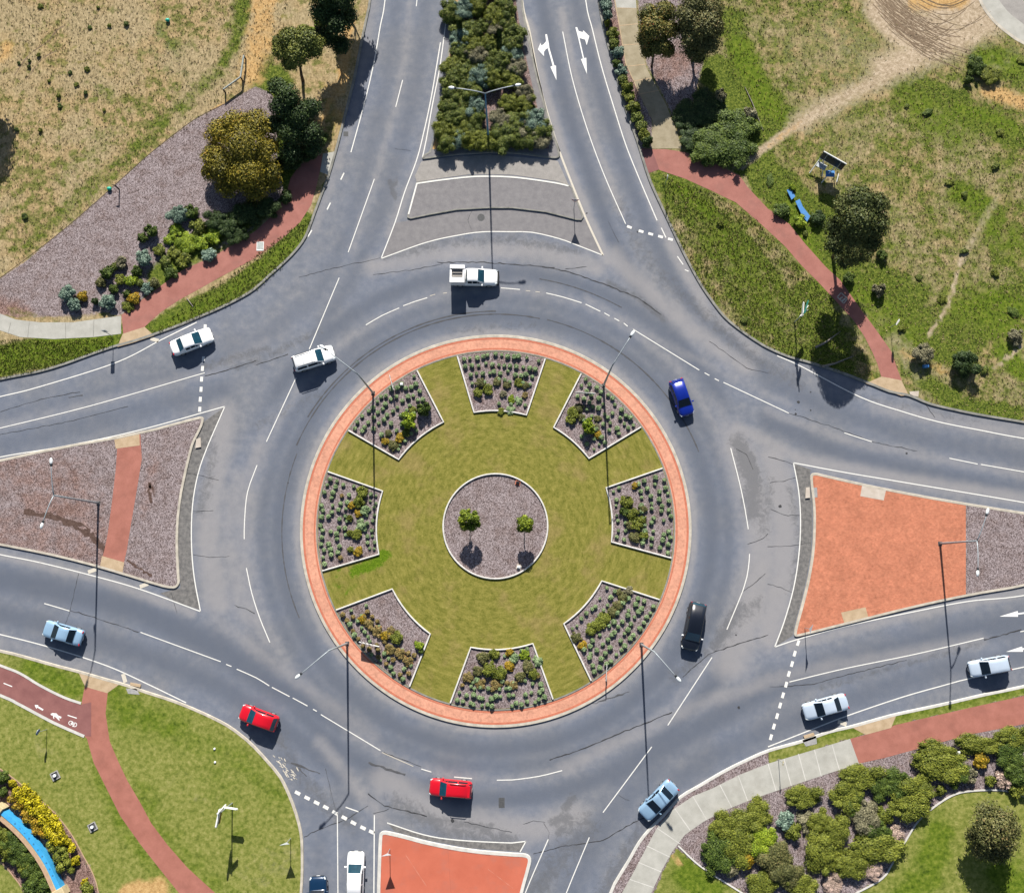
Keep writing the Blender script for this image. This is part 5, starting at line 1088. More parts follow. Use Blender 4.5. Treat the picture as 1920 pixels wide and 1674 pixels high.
# blue strips, barrier, stake, small things
for i, (q, lb) in enumerate((([(1475,357),(1482,353),(1491,369),(1484,375)], 'short blue plastic sheet lying by the upper right red path, nearer the billboard'), ([(1491,378),(1499,374),(1505,388),(1519,406),(1513,416),(1503,403)], 'long bent blue plastic sheet lying by the upper right red path below the short one'))):
    p = ccw(GP(q, .35)); c = p.mean(0); mb = MB(); mb.prism(p - c, 0, .06); o = mb.go('plastic_sheet', 'blue_plastic'); o.location = (c[0], c[1], .36); o.rotation_euler = (0.05, -0.04, 0); props(o, lb, 'plastic sheet', 'blue plastic sheets in the field')
b = G(425, 176, Z0); t = thing('barrier', 'low grey metal barrier with a bent rail at the upper left mulch edge', 'fence', (b[0], b[1], Z0))
q = [G(x, y, Z0) - b for x, y in ((423, 175), (455, 152), (461, 112))]
for p in q:
    mb = MB(); post(mb, p[0], p[1], .95, .09); mb.go('post', 'bark', t)
for u, v in zip(q[:-1], q[1:]):
    for z in ((.88,)):
        mb = MB(); mb.tube([(u[0], u[1], z), (v[0], v[1], z)], .11, 6); mb.go('rail', 'rail', t)
b = base3((224, 356), Z0); t = thing('marker_post', 'dark timber marker post at the edge of the mulch in the upper left field', 'post', b)
mb = MB(); mb.box((0, 0, .7), (.12, .12, 1.4)); mb.go('stake', 'bark', t); mb = MB(); mb.box((-.12, .03, 1.32), (.42, .08, .10)); mb.go('crosspiece', 'bark', t)
for px, lb in (((207, 356), 'small teal plastic ball lying beside the dark marker post in the dry field'), ((316, 41), 'small teal plastic ball lying alone in the dry grass at the upper left')):
    p = G(*px); mb = MB(); mb.ell((0, 0, .2), (.27, .22, .2), 12, 8); o = mb.go('plastic_ball', 'teal', None, True); o.location = (p[0], p[1], Z0); props(o, lb, 'ball')
b = G(1733, 688); mb = MB(); mb.box((0, 0, .3), (.5, .36, .6), ch=.05); o = mb.go('plastic_tub', 'blue_plastic'); o.location = (b[0], b[1], Z0); props(o, 'small blue plastic tub under a bush on the far right verge', 'tub')
for px, lb in (((403, 1403), 'small white sprinkler cap on the lower left lawn, the upper of two'), ((404, 1428), 'larger white sprinkler cap on the lower left lawn, the lower of two')):
    p = G(*px); mb = MB(); mb.tube([(0, 0, 0), (0, 0, .10), (0, 0, .13)], [.12, .11, .06], 12); o = mb.go('sprinkler', 'white_bit'); o.location = (p[0], p[1], Z0); props(o, lb, 'sprinkler')
def floodlight(px, ang, label, lid='pit'):
    p = G(*px); t = thing('ground_light', label, 'ground light', (p[0], p[1], Z0 + .01), ang); mb = MB()
    for x, y, dx, dy in ((0, .38, .86, .1), (0, -.38, .86, .1), (.38, 0, .1, .66), (-.38, 0, .1, .66)): mb.box((x, y, .05), (dx, dy, .1))
    mb.go('surround', 'pit', t); mb = MB(); mb.box((0, 0, .02), (.66, .66, .03)); mb.go('base', 'grate', t); mb = MB(); mb.tube([(0, 0, .03), (0, 0, .22), (.06, .03, .34)], [.14, .16, .15], 12); mb.go('lamp', 'sign_back', t)
floodlight((105, 1453), .5, 'square ground light box in the lower left lawn, nearer the purple path'); floodlight((175, 1549), .5, 'square ground light box in the lower left lawn, beside the red path bend')
for px, lb in (((971, 905), 'small dark ground light at the upper right rim of the central mulch circle'), ((973, 1063), 'small pale ground light at the lower right rim of the central mulch circle')):
    p = G(*px); t = thing('spotlight', lb, 'ground light', (p[0], p[1], ZL), -.3); mb = MB(); mb.box((0, 0, .03), (.56, .56, .06), ch=.01); mb.go('slab', 'ramp_pale' if px[1] > 1000 else 'apron_edge', t)
    mb = MB(); mb.box((0, 0, .15), (.36, .26, .2), tilt=.4, ch=.04); mb.go('lamp', 'lens' if px[1] < 1000 else 'white_bit', t)
p = G(488, 462, Z1); t = thing('utility_pit', 'grey green pit cover set in the upper left red path', 'pit cover', (p[0], p[1], Z1), .0); mb = MB(); mb.box((0, 0, .02), (.82, 1.05, .04)); mb.go('frame', 'sign_white', t); mb = MB(); mb.box((0, .05, .025), (.68, .84, .05)); mb.go('lid', 'litter', t)
p = G(754, 722); mb = MB(); mb.box((0, 0, .25), (.30, .30, .5), ch=.06); o = mb.go('irrigation_box', 'white_bit'); o.location = (p[0], p[1], ZL); props(o, 'small white irrigation box among the tufts of the upper left planting bed', 'box')
p = G(1791, 1410); mb = MB(); mb.box((0, 0, .3), (.5, .4, .6), ch=.06); o = mb.go('irrigation_box', 'white_bit'); o.location = (p[0], p[1], Z0); props(o, 'small white box between the shrubs of the lower right garden', 'box')
p = G(966, 162, .3); mb = MB(); mb.box((0, 0, .3), (.5, .3, .5), ch=.05); o = mb.go('irrigation_box', 'pit'); o.location = (p[0], p[1], Z0); props(o, 'small grey box in the bare gap of the top median shrubs', 'box')
# sandstone blocks / white edging rods in the long grass of the NE verge, lamp on the roundabout wall lower left
for a, b_, lb in (((1396, 165), (1430, 246), 'pale pipe lying in the grass by the large bush, upper right'), ((1528, 652), (1575, 622), 'fallen bare branch lying in the tree shadow on the upper right verge'), ((1540, 688), (1600, 668), 'second fallen branch lying in the tree shadow near the kerb'), ((351, 560), (363, 576), 'short pale stake lying on the grass strip at the left kerb')):
    u, v = G(*a), G(*b_); c = (u + v) / 2; mb = MB(); mb.tube([(u[0] - c[0], u[1] - c[1], .06), ((u[0] - c[0]) * .3 + .1, (u[1] - c[1]) * .3 - .1, .12), (v[0] - c[0], v[1] - c[1], .05)], [.04, .06, .04] if 'branch' not in lb else [.14, .10, .03], 6); o = mb.go('fallen_branch' if 'branch' in lb else 'ground_pipe', 'bark_pale'); o.location = (c[0], c[1], Z0); props(o, lb, 'branch' if 'branch' in lb else 'pipe')
# curved sign wall in the lower left garden
def offset_strip(mb, p, a, b_, z0, z1):
    n2 = normals2(p, False); q = [p + n2 * a, p + n2 * b_]; n = len(p)
    V = [(x, y, z) for w_, z in ((q[0], z0), (q[1], z0), (q[1], z1), (q[0], z1)) for x, y in w_]
    F = [(k * n + i, k * n + i + 1, ((k + 1) % 4) * n + i + 1, ((k + 1) % 4) * n + i) for k in range(4) for i in range(n - 1)] + [(0, n, 2 * n, 3 * n), (n - 1, 4 * n - 1, 3 * n - 1, 2 * n - 1)]
    mb.add(V, F)
wl = smooth(GP([(4, 1521),(34,1547.5),(60,1576),(88,1616.5),(111,1665)], 1.0), .35); wl = wl
c0 = wl.mean(0); t = thing('curved_wall', 'curved garden wall with a bright blue top and cream end blocks, lower left corner', 'wall', (c0[0], c0[1], Z0)); q = wl - c0
nn = normals2(q, False).mean(0); sg = 1 if nn @ (GP([(200, 1500)])[0] - c0) > 0 else -1
mb = MB(); offset_strip(mb, q, -.26 if sg > 0 else -.20, .20 if sg > 0 else .26, 0, 1.0); mb.go('panel', 'blue_wall', t)
mb = MB(); offset_strip(mb, q, -sg * .27, -sg * .80, 0, .92); mb.go('backing_wall', 'tan_wall', t)
mb = MB(); ribbon(mb, q + normals2(q, False) * (-sg * .32), .12, .925); mb.go('capping', 'cream_wall', t)
mb = MB()
for i in range(4, len(q) - 4, 1):
    if i % 2: mb.box((q[i][0], q[i][1], 1.006), (.10 + .1 * random.random(), .16, .012), rz=random.random() * 3)
mb.go('stud', 'steel_blue', t)
for i, s in ((0, -1), (-1, 1)):
    dd = (q[1] - q[0]) if i == 0 else (q[-1] - q[-2]); dd /= np.linalg.norm(dd); e = q[i] + dd * s * .42 - normals2(q, False)[i] * sg * .25
    mb = MB(); mb.box((e[0], e[1], .6), (.85, 1.35, 1.2), rz=math.atan2(dd[1], dd[0]), ch=.04); mb.go('end_block', 'cream_wall', t)

# ------------------------------------------------------------------ foliage
def leaf_cloud(lobes, n, size, seed, shell=.35, flat=.0, zmin=.03, core=.62, stretch=1.7):
    """n small leaf faces spread through the outer volume of the lobes (cx, cy, cz, rx, ry, rz)"""
    r = np.random.default_rng(seed); Lb = np.array(lobes, float)
    wgt = (Lb[:, 3] * Lb[:, 4] + Lb[:, 3] * Lb[:, 5] + Lb[:, 4] * Lb[:, 5]); pick = r.choice(len(Lb), n, p=wgt / wgt.sum()); B = Lb[pick]
    d = r.normal(size=(n, 3)); d /= np.linalg.norm(d, axis=1, keepdims=True); d[:, 2] = np.where(d[:, 2] < -.35, -d[:, 2], d[:, 2])
    # clumps: pull leaves towards a few directions per lobe so that gaps open between them
    cl = r.normal(size=(len(Lb), 14, 3)); cl /= np.linalg.norm(cl, axis=2, keepdims=True); ci = r.integers(0, 14, n); cdir = cl[pick, ci]; cdir[:, 2] = np.abs(cdir[:, 2]) * .9 + .05
    d = d * .55 + cdir * r.uniform(.25, .95, (n, 1)); d /= np.linalg.norm(d, axis=1, keepdims=True)
    crad = r.uniform(.84, 1.12, (len(Lb), 14))[pick, ci]
    rad = (1 - shell * r.random(n) ** 1.6) * crad
    p = B[:, :3] + d * B[:, 3:] * rad[:, None]
    deep = np.zeros(n, bool)
    for k, L in enumerate(Lb): deep |= (np.sum(((p - L[:3]) / L[3:]) ** 2, 1) < core ** 2) & (pick != k)
    ok = ~deep & (p[:, 2] > zmin); p, d, pick2, ci2 = p[ok], d[ok], pick[ok], ci[ok]; n = len(p)
    nn = d * 1.0 + r.normal(size=(n, 3)) * .42 + np.array([0, 0, flat]); nn /= np.linalg.norm(nn, axis=1, keepdims=True)
    a = np.cross(nn, r.normal(size=(n, 3))); a /= np.linalg.norm(a, axis=1, keepdims=True); b = np.cross(nn, a)
    s = (size * r.uniform(.55, 1.45, n))[:, None]
    V = np.stack([p - a * s * stretch / 2, p - b * s / 2 + a * s * .1, p + a * s * stretch / 2, p + b * s / 2 + a * s * .1], 1).reshape(-1, 3)
    ctint = r.uniform(-.16, .16, (len(Lb), 14))[pick2, ci2]; ltint = r.uniform(-.12, .12, len(Lb))[pick2]
    tint = np.clip(.5 + ctint + ltint + r.normal(0, .17, n), 0, 1)
    return V, np.repeat(tint, 4)

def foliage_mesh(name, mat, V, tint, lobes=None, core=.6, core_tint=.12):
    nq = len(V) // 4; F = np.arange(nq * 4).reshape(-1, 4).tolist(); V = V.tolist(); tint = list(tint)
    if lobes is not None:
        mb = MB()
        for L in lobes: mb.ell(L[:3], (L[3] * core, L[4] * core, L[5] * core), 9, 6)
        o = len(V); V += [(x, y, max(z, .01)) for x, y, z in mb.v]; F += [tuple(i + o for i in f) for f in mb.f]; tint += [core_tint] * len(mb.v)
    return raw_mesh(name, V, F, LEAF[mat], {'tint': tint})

def dome(seed, k=7, r=1.0, h=1.0, spread=.55):
    """lobes of a mounded shrub of unit radius"""
    q = random.Random(seed); out = [(0, 0, h * .42, r * .72, r * .72, h * .5)]
    for i in range(k):
        a = 6.283 * (i + q.random() * 1.1) / k; d = spread * r * q.uniform(.5, 1.45); s = r * q.uniform(.20, .46)
        out.append((math.cos(a) * d, math.sin(a) * d, h * q.uniform(.22, .72), s, s * q.uniform(.8, 1.2), h * q.uniform(.24, .40)))
    return out
_bank = {}
def shrub_mesh(col, var, n, size, k=7, h=1.0, key='shrub', **kw):
    q = (key, col, var)
    if q not in _bank:
        lb = dome(hash((len(col), var, k)) % 9973 + var * 17, k, 1.0, h); V, t_ = leaf_cloud(lb, n, size, var * 31 + len(_bank), **kw)
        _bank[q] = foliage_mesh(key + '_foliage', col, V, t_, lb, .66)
    return _bank[q]
def shrub(name, px, rpx, col, label, cat='shrub', h=None, group=None, var=None, ry=None, rot=None, dense=1.0, zc=.45):
    """rpx: radius seen in the photo (photo pixels); h: height in metres"""
    r = rpx / (14.8 if rpx > 18 else 15.8); h = h if h is not None else r * 1.15; p = G(px[0], px[1], Z0 + h * zc)
    big = r > 1.25; v = random.randrange(4) if var is None else var
    me = shrub_mesh(col, v, 9000 if big else 1800, .046 if big else .105, 15 if big else 8, key='bush' if big else 'shrub')
    o = link(name, me); o.location = (p[0], p[1], Z0 - .01); o.scale = (r, (ry or rpx) / (14.8 if rpx > 18 else 15.8), h)
    o.rotation_euler = (0, 0, rot if rot is not None else random.uniform(0, 6.28)); return props(o, label, cat, group)

def tree(name, label, base, h_trunk, lobes, col, n, size, trunk_r=.18, bark='bark', group=None, lean=None, limbs=5, stretch=1.7, core=.6, shell=.35):
    """base: surveyed foot of the trunk; lobes: (photo x, photo y, z, radius px, [rz m]) read from the photo at height z"""
    b = G(base[0], base[1], Z0); t = thing(name, label, 'tree', (b[0], b[1], Z0), 0, group)
    Lb = []
    for l in lobes:
        c = G(l[0], l[1], l[2]) - b; sc = (CAM_H - l[2]) / FOC * 1.0 * (106 / CAM_H); r = l[3] * sc; Lb.append((c[0], c[1], l[2] - Z0, r, r, l[4] if len(l) > 4 else r * .8))
    V, ti = leaf_cloud(Lb, n, size, len(label) + n, shell, stretch=stretch, zmin=.2, core=.7)
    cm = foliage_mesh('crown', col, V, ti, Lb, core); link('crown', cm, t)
    cen = np.mean([l[:3] for l in Lb], 0); mb = MB(); top = np.array([cen[0] * .75, cen[1] * .75, h_trunk])
    mb.tube([(0, 0, -.05), (top[0] * .12, top[1] * .12, h_trunk * .25), (top[0] * .5, top[1] * .5, h_trunk * .65), tuple(top)], [trunk_r * 1.25, trunk_r, trunk_r * .8, trunk_r * .6], 9)
    for l in sorted(Lb, key=lambda l: -l[3])[:limbs]:
        e = np.array(l[:3]); m = top * .45 + e * .55 + np.array([0, 0, -.1]); mb.tube([tuple(top * .97), tuple(m), tuple(e)], [trunk_r * .5, trunk_r * .32, trunk_r * .1], 6)
    mb.go('trunk', bark, t, True); return t

# trees, upper left
tree('golden_tree', 'broad golden green tree on the mulch beside the upper left red path', (466, 325), 1.0,
     [(440,232,2.8,32,1.1),(482,240,2.7,38,1.2),(415,250,2.3,34,1.1),(455,275,3.3,46,1.4),(402,295,2.1,30,1.0),(420,315,2.5,36,1.2),(490,290,2.7,34,1.1),(510,275,1.9,22,.9),(462,322,2.8,42,1.3),(505,322,2.1,26,1.0),(430,348,1.6,28,1.0),(478,350,1.8,30,1.0),(396,325,1.3,20,.8),(512,345,1.3,20,.8)], 'gold', 38000, .125, .24, limbs=8)
tree('gum_tree', 'tall slender gum with a small green crown on a long bare trunk, upper left', (568, 152), 3.9,
     [(545,75,5.3,26,1.0),(575,78,5.5,26,1.0),(530,95,4.8,22,.9),(560,100,5.2,28,1.1),(590,95,4.9,20,.9),(545,118,4.3,20,.8),(522,80,4.7,14,.7),(598,80,4.7,14,.6),(570,62,5.2,16,.7)], 'gum', 15000, .13, .17, limbs=6)
tree('gum_tree', 'olive topped dark tree standing under the tall slender gum, upper left', (548, 250), 2.2,
     [(520,165,4.2,22,.9),(540,180,4.4,26,1.0),(528,200,3.8,28,1.0),(560,215,3.4,32,1.2),(585,205,3.2,22,1.0),(545,245,2.8,34,1.1),(580,250,2.6,28,1.0),(590,275,1.8,22,.8),(545,285,2.0,26,.9),(518,235,2.6,20,.9)], 'dark', 20000, .14, .16, limbs=6)
tree('evergreen_tree', 'dark evergreen tree at the top edge beside the left carriageway', (632, 75), 3.0,
     [(610,-10,6.0,36,1.5),(640,0,5.6,34,1.4),(605,25,5.0,30,1.3),(630,45,4.6,34,1.3),(650,30,4.2,26,1.1),(612,70,3.6,28,1.1),(640,85,3.0,24,1.0),(660,-15,4.4,22,1.0)], 'dark', 20000, .14, .2, limbs=6)
tree('evergreen_tree', 'second dark evergreen reaching in from above the top edge, nearer the carriageway', (655, 20), 2.4, [(645,-70,5.2,34,1.4),(668,-60,4.8,28,1.2),(655,-35,4.6,28,1.1)], 'dark', 5000, .2, .18, limbs=3)
tree('shade_tree', 'broad tree whose crown edge shows at the far left border of the dry field', (-30, 150), 2.6, [(-45,95,5.0,44,1.4),(-60,130,5.4,50,1.5),(-30,120,4.2,28,1.0),(-50,165,4.0,40,1.2),(-24,150,3.4,22,.9)], 'gold', 6000, .2, .2, limbs=4)
# trees, upper right
tree('red_tipped_tree', 'tree with red brown new leaves beside the sandy path at the top right', (1222, 125), 1.8,
     [(1215,30,4.4,24,1.0),(1245,25,4.5,24,1.0),(1225,55,4.6,30,1.2),(1252,60,4.2,24,1.0),(1212,75,3.6,22,1.0),(1235,88,3.6,28,1.1),(1215,98,2.8,18,.8),(1250,95,2.9,18,.8)], 'bottle', 19000, .12, .14, limbs=6)
tree('olive_tree', 'olive brown gum standing right of the red tipped tree at the top', (1298, 112), 2.0,
     [(1300,10,5.5,32,1.3),(1330,20,5.3,30,1.2),(1290,35,5.3,32,1.3),(1322,50,5.3,36,1.3),(1295,70,4.5,32,1.2),(1325,80,4.3,30,1.1),(1340,55,4.1,22,1.0),(1300,95,3.3,26,1.0),(1282,55,4.1,18,.9),(1310,108,2.5,20,.8),(1335,-5,4.7,22,1.0)], 'olive', 22000, .125, .2, limbs=8)
tree('gum_tree', 'bushy dark gum tree right of the red footpath below the billboard', (1562, 482), 3.6,
     [(1612,378,9.9,34,1.2),(1640,388,9.3,28,1.1),(1585,392,9.2,30,1.2),(1607,412,9.6,40,1.4),(1640,422,8.6,30,1.2),(1570,428,7.8,28,1.1),(1597,442,8.2,36,1.3),(1630,452,7.2,28,1.1),(1568,458,5.0,24,1.0),(1600,472,4.8,30,1.1),(1582,490,2.3,20,.9),(1618,477,3.6,20,.9)], 'darkgum', 24000, .13, .2, limbs=8)
tree('garden_tree', 'olive leaved tree casting a long shadow on the lawn at the lower right', (1838, 1546), 1.4,
     [(1850,1525,2.9,28,1.1),(1880,1530,3.0,26,1.0),(1840,1545,3.1,26,1.0),(1870,1555,3.5,34,1.2),(1897,1555,2.9,20,.9),(1850,1570,3.1,30,1.1),(1885,1578,2.9,26,1.0),(1825,1568,2.3,20,.9),(1860,1592,2.3,26,1.0),(1835,1590,1.9,20,.9),(1880,1600,1.9,18,.8)], 'olive', 13000, .125, .16, limbs=8, core=.42, shell=.55)
# the two little trees of the roundabout
tree('standard_tree', 'little lumpy clipped tree on a thin trunk, left one in the central mulch circle', (882, 1020), 1.75,
     [(870,963,2.6,8,.42),(890,962,2.6,6,.36),(866,975,2.5,8,.42),(880,972,2.9,11,.55),(892,973,2.6,10,.5),(870,986,2.2,9,.45),(884,987,2.3,11,.5),(896,983,2.1,6,.34),(878,958,2.4,5,.3)], 'lime', 3600, .11, .06, 'bark_pale', limbs=5)
tree('standard_tree', 'little round clipped tree on a thin trunk, right one in the central mulch circle', (983, 1018), 1.6,
     [(984,983,2.5,15,.75),(976,977,2.5,8,.42),(993,978,2.5,8,.42),(984,973,2.6,8,.45),(978,990,2.1,9,.42),(991,990,2.1,9,.42)], 'lime', 3600, .11, .06, 'bark_pale', limbs=4)

# ------------------------------------------------------------------ tufts of the planting beds
def bed_frame(nm):
    c = [G(x, y) for x, y in BEDS[nm]]; m = (c[0] + c[1]) / 2; return math.atan2(m[1], m[0])
tuft_pts = []   # (x, y, r, colour, bed)
ROWS = {  # bed: [(radius m, spacing m, first share, last share, colour)], shares run clockwise across the bed
 'top': [(18.9,.86,.02,.98,'tuft'),(17.95,.86,.03,.97,'tuft'),(17.0,.86,.04,.97,'tuft'),(16.1,.95,.04,.96,'tuft'),(13.6,1.4,.45,.98,'tuft')],
 'upper right': [(18.9,.92,.02,.98,'tuft'),(18.0,.92,.03,.97,'tuft'),(17.05,.92,.04,.97,'tuft'),(16.2,1.0,.3,.97,'tuft'),(15.2,1.1,.04,.98,'tuft'),(14.3,1.2,.60,.98,'tuft'),(13.5,1.0,.6,.98,'tuft')],
 'right': [(18.95,.98,.02,.98,'tuft'),(18.1,.95,.03,.97,'tuft'),(17.1,.95,.03,.97,'tuft'),(16.1,.95,.05,.97,'tuft'),(14.2,1.1,.03,.97,'tuft'),(13.35,1.0,.03,.97,'tuft')],
 'lower right': [(18.9,.95,.03,.97,'tuft'),(18.0,.9,.03,.97,'tuft'),(17.1,.9,.03,.97,'tuft'),(16.2,.95,.04,.97,'tuft'),(14.6,.95,.05,.97,'tuft'),(13.7,.85,.04,.97,'tuft')],
 'bottom': [(18.95,.82,.02,.98,'tuft'),(18.15,.82,.02,.98,'tuft'),(17.35,.82,.03,.97,'mix'),(16.6,.85,.03,.97,'mix'),(13.7,1.0,.04,.6,'tuft')],
 'lower left': [(18.9,.82,.03,.97,'mix2'),(18.05,.82,.03,.97,'mix2'),(17.2,.82,.03,.97,'rust'),(16.4,.9,.03,.97,'rust')],
 'left': [(18.95,.9,.03,.97,'tuft'),(18.05,.88,.03,.97,'tuft'),(17.15,.88,.04,.97,'mix3'),(16.25,.95,.3,.97,'mix3'),(14.0,.95,.05,.95,'tuft'),(13.3,.85,.04,.96,'tuft')],
 'upper left': [(18.9,.88,.03,.97,'tuft'),(18.0,.88,.03,.97,'tuft'),(17.1,.9,.04,.96,'tuft'),(16.2,.95,.05,.95,'tuft'),(15.3,1.0,.06,.7,'tuft'),(13.6,.9,.06,.55,'tuft')]}
for nm, rows in ROWS.items():
    poly = BEDPOLY[nm]; a = [G(x, y) for x, y in BEDS[nm]]; sh = poly
    for r, sp, s0, s1, col in rows:
        # the span of the bed at this radius, found by testing
        th0 = bed_frame(nm); th = th0 + np.radians(np.linspace(26, -26, 400)); q = np.stack([np.cos(th) * r, np.sin(th) * r], 1); ins = inside(q, sh)
        if not ins.any(): continue
        w_ = np.where(ins)[0]; t0, t1 = th[w_[0]], th[w_[-1]]; t0, t1 = t0 - .42 / r, t1 + .42 / r
        u0, u1 = t0 + (t1 - t0) * s0, t0 + (t1 - t0) * s1; k = max(1, int(abs(u1 - u0) * r / (sp * .76)))
        for i in range(k + 1):
            if random.random() < .08: continue
            tt = u0 + (u1 - u0) * (i / k); rr = r + random.uniform(-.18, .18); tt += random.uniform(-.18, .18) / r
            c = col
            if col == 'mix': c = 'rust' if random.random() < .45 else 'tuft'
            if col == 'mix2': c = 'rust' if random.random() < .62 else 'tuft'
            if col == 'mix3': c = 'rust' if random.random() < .12 else 'tuft'
            tuft_pts.append((rr * math.cos(tt), rr * math.sin(tt), random.choice([.25, .29, .32, .34, .37]) * (.8 if r < 14.5 else 1), c, nm))
TB = {}
for col in ('tuft', 'rust'):
    for v in range(4):
        lb = [(0, 0, .52, .80, .80, .55)] + [(math.cos(a) * .34, math.sin(a) * .34, .55 + .15 * (i % 2), .5, .5, .4) for i, a in enumerate(np.linspace(0, 6.28, 5)[:-1] + v)]
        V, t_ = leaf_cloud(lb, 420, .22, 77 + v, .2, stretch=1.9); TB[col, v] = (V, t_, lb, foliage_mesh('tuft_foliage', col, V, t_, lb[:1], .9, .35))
SAY = {'tuft': 'small round grey green tuft shrub in rows in the %s bed of the roundabout', 'rust': 'small round rusty tinged tuft shrub in rows in the %s bed of the roundabout'}
GRP = {'tuft': 'grey green tufts in the %s bed', 'rust': 'rusty tufts in the %s bed'}
D_ = [math.dist((x, y, 0), (-ORG[0], -ORG[1], CAM_H)) / r for x, y, r, c, nm in tuft_pts]; order = np.argsort(D_); keep = set(order[:296].tolist()); rest = MB(); rest_t = []
for i, (x, y, r, c, nm) in enumerate(tuft_pts):
    v = random.randrange(4); an = random.uniform(0, 6.28); hh = r * random.uniform(.8, 1.05)
    if i in keep:
        o = link('tuft_shrub', TB[c, v][3]); o.location = (x, y, ZL - .01); o.scale = (r, r, hh); o.rotation_euler = (0, 0, an); props(o, SAY[c] % nm, 'shrub', GRP[c] % nm)
    else:
        V, t_, lb, me = TB['tuft', v]; ca, sa = math.cos(an), math.sin(an); Q = V.copy(); X_ = (Q[:, 0] * ca - Q[:, 1] * sa) * r + x; Y_ = (Q[:, 0] * sa + Q[:, 1] * ca) * r + y
        Q = np.stack([X_, Y_, Q[:, 2] * hh + ZL], 1); rest.add(Q, np.arange(len(Q)).reshape(-1, 4).tolist()); rest_t += list(t_)
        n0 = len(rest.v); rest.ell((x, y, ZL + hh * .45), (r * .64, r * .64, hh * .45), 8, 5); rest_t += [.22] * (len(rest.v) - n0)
if rest.v: props(mobj('tuft_shrubs', rest.v, rest.f, LEAF['tuft'], None, {'tint': rest_t}), 'rest of the small grey green tuft shrubs spread through the beds', 'shrubs', None, 'stuff')
# larger plants inside the beds
def bed_plants(nm, lst, words):
    for i, (x, y, r, col, h) in enumerate(lst):
        shrub('bed_shrub', (x, y), r, col, '%s scrubby plant in the middle of the %s bed of the roundabout' % (words.get(col, col), nm), 'plant', h, '%s plants in the middle of the %s bed' % (words.get(col, col), nm))
WD = {'moss': 'olive green', 'grey': 'grey brown', 'amber': 'yellow brown', 'olive': 'olive brown', 'bright': 'bright green', 'rust': 'rust coloured', 'tuft': 'grey green', 'deep': 'deep green'}
bed_plants('top', [(900,718,11,'olive',.5),(915,728,12,'moss',.5),(932,716,10,'olive',.4),(950,722,9,'olive',.4),(972,716,10,'moss',.4),(985,722,9,'olive',.4),(897,738,10,'moss',.55),(945,738,8,'grey',.35),(958,748,8,'bright',.35),(972,752,8,'tuft',.3),(958,768,9,'tuft',.3),(940,770,8,'moss',.3),(985,740,7,'rust',.3)], WD)
bed_plants('upper left', [(750,822,11,'amber',.5),(738,835,12,'olive',.5),(722,828,9,'amber',.4),(775,768,8,'moss',.35),(760,812,9,'moss',.5),(728,812,8,'olive',.35)], WD)
shrub('green_bush', (766, 792), 17, 'bright', 'bright green leafy bush in the upper left planting bed, the larger and left of two', 'bush', 1.35)
shrub('green_bush', (792, 768), 15, 'deep', 'bright green leafy bush in the upper left planting bed, the smaller and right of two', 'bush', 1.2)
bed_plants('upper right', [(1074,772,13,'moss',.6),(1085,765,11,'olive',.5),(1072,788,11,'moss',.5),(1090,782,9,'olive',.4),(1122,815,9,'amber',.4),(1118,800,8,'grey',.35),(1120,785,8,'olive',.3)], WD)
shrub('green_bush', (1102, 799), 15, 'bright', 'bright green leafy bush alone in the upper right planting bed', 'bush', 1.4)
bed_plants('right', [(1177,942,14,'moss',.7),(1184,965,14,'moss',.65),(1196,985,13,'moss',.6),(1182,985,11,'olive',.5),(1204,955,10,'olive',.5),(1190,1008,12,'olive',.5),(1205,1005,10,'moss',.5),(1190,910,8,'amber',.4),(1172,960,10,'deep',.6),(1205,975,9,'moss',.5)], WD)
bed_plants('lower right', [(1120,1170,14,'moss',.5),(1135,1160,13,'moss',.5),(1148,1148,12,'olive',.45),(1160,1135,12,'olive',.4),(1168,1120,11,'olive',.4),(1108,1182,13,'moss',.5),(1080,1195,12,'olive',.45),(1092,1210,10,'amber',.35),(1178,1108,9,'grey',.35),(1160,1110,8,'olive',.35)], WD)
bed_plants('bottom', [(905,1232,13,'olive',.5),(925,1225,11,'moss',.45),(920,1255,15,'moss',.65),(940,1262,13,'moss',.6),(896,1258,12,'olive',.5),(955,1248,11,'amber',.45),(965,1232,10,'tuft',.4),(985,1228,11,'bright',.4),(990,1250,13,'olive',.55),(1000,1265,11,'moss',.5),(975,1268,11,'olive',.5),(880,1270,11,'rust',.4),(930,1280,11,'rust',.35),(900,1283,10,'rust',.35),(960,1284,10,'rust',.35),(1008,1240,10,'tuft',.4),(955,1222,9,'amber',.4)], WD)
bed_plants('lower left', [(745,1196,13,'moss',.6),(722,1192,11,'amber',.5),(735,1182,9,'rust',.4),(708,1180,10,'rust',.45),(690,1168,10,'rust',.4),(680,1160,10,'amber',.4),(785,1210,9,'bright',.5),(790,1220,7,'deep',.4),(730,1215,11,'rust',.4),(750,1225,10,'rust',.4),(765,1240,10,'rust',.4)], WD)
bed_plants('left', [(680,925,13,'moss',.7),(672,940,12,'moss',.65),(660,948,9,'amber',.5),(672,962,9,'amber',.35),(676,985,11,'tuft',.5),(670,1000,11,'moss',.5),(655,972,7,'moss',.45),(655,1000,7,'moss',.45),(656,1030,7,'moss',.4),(672,1035,11,'amber',.5),(685,955,10,'tuft',.5)], WD)

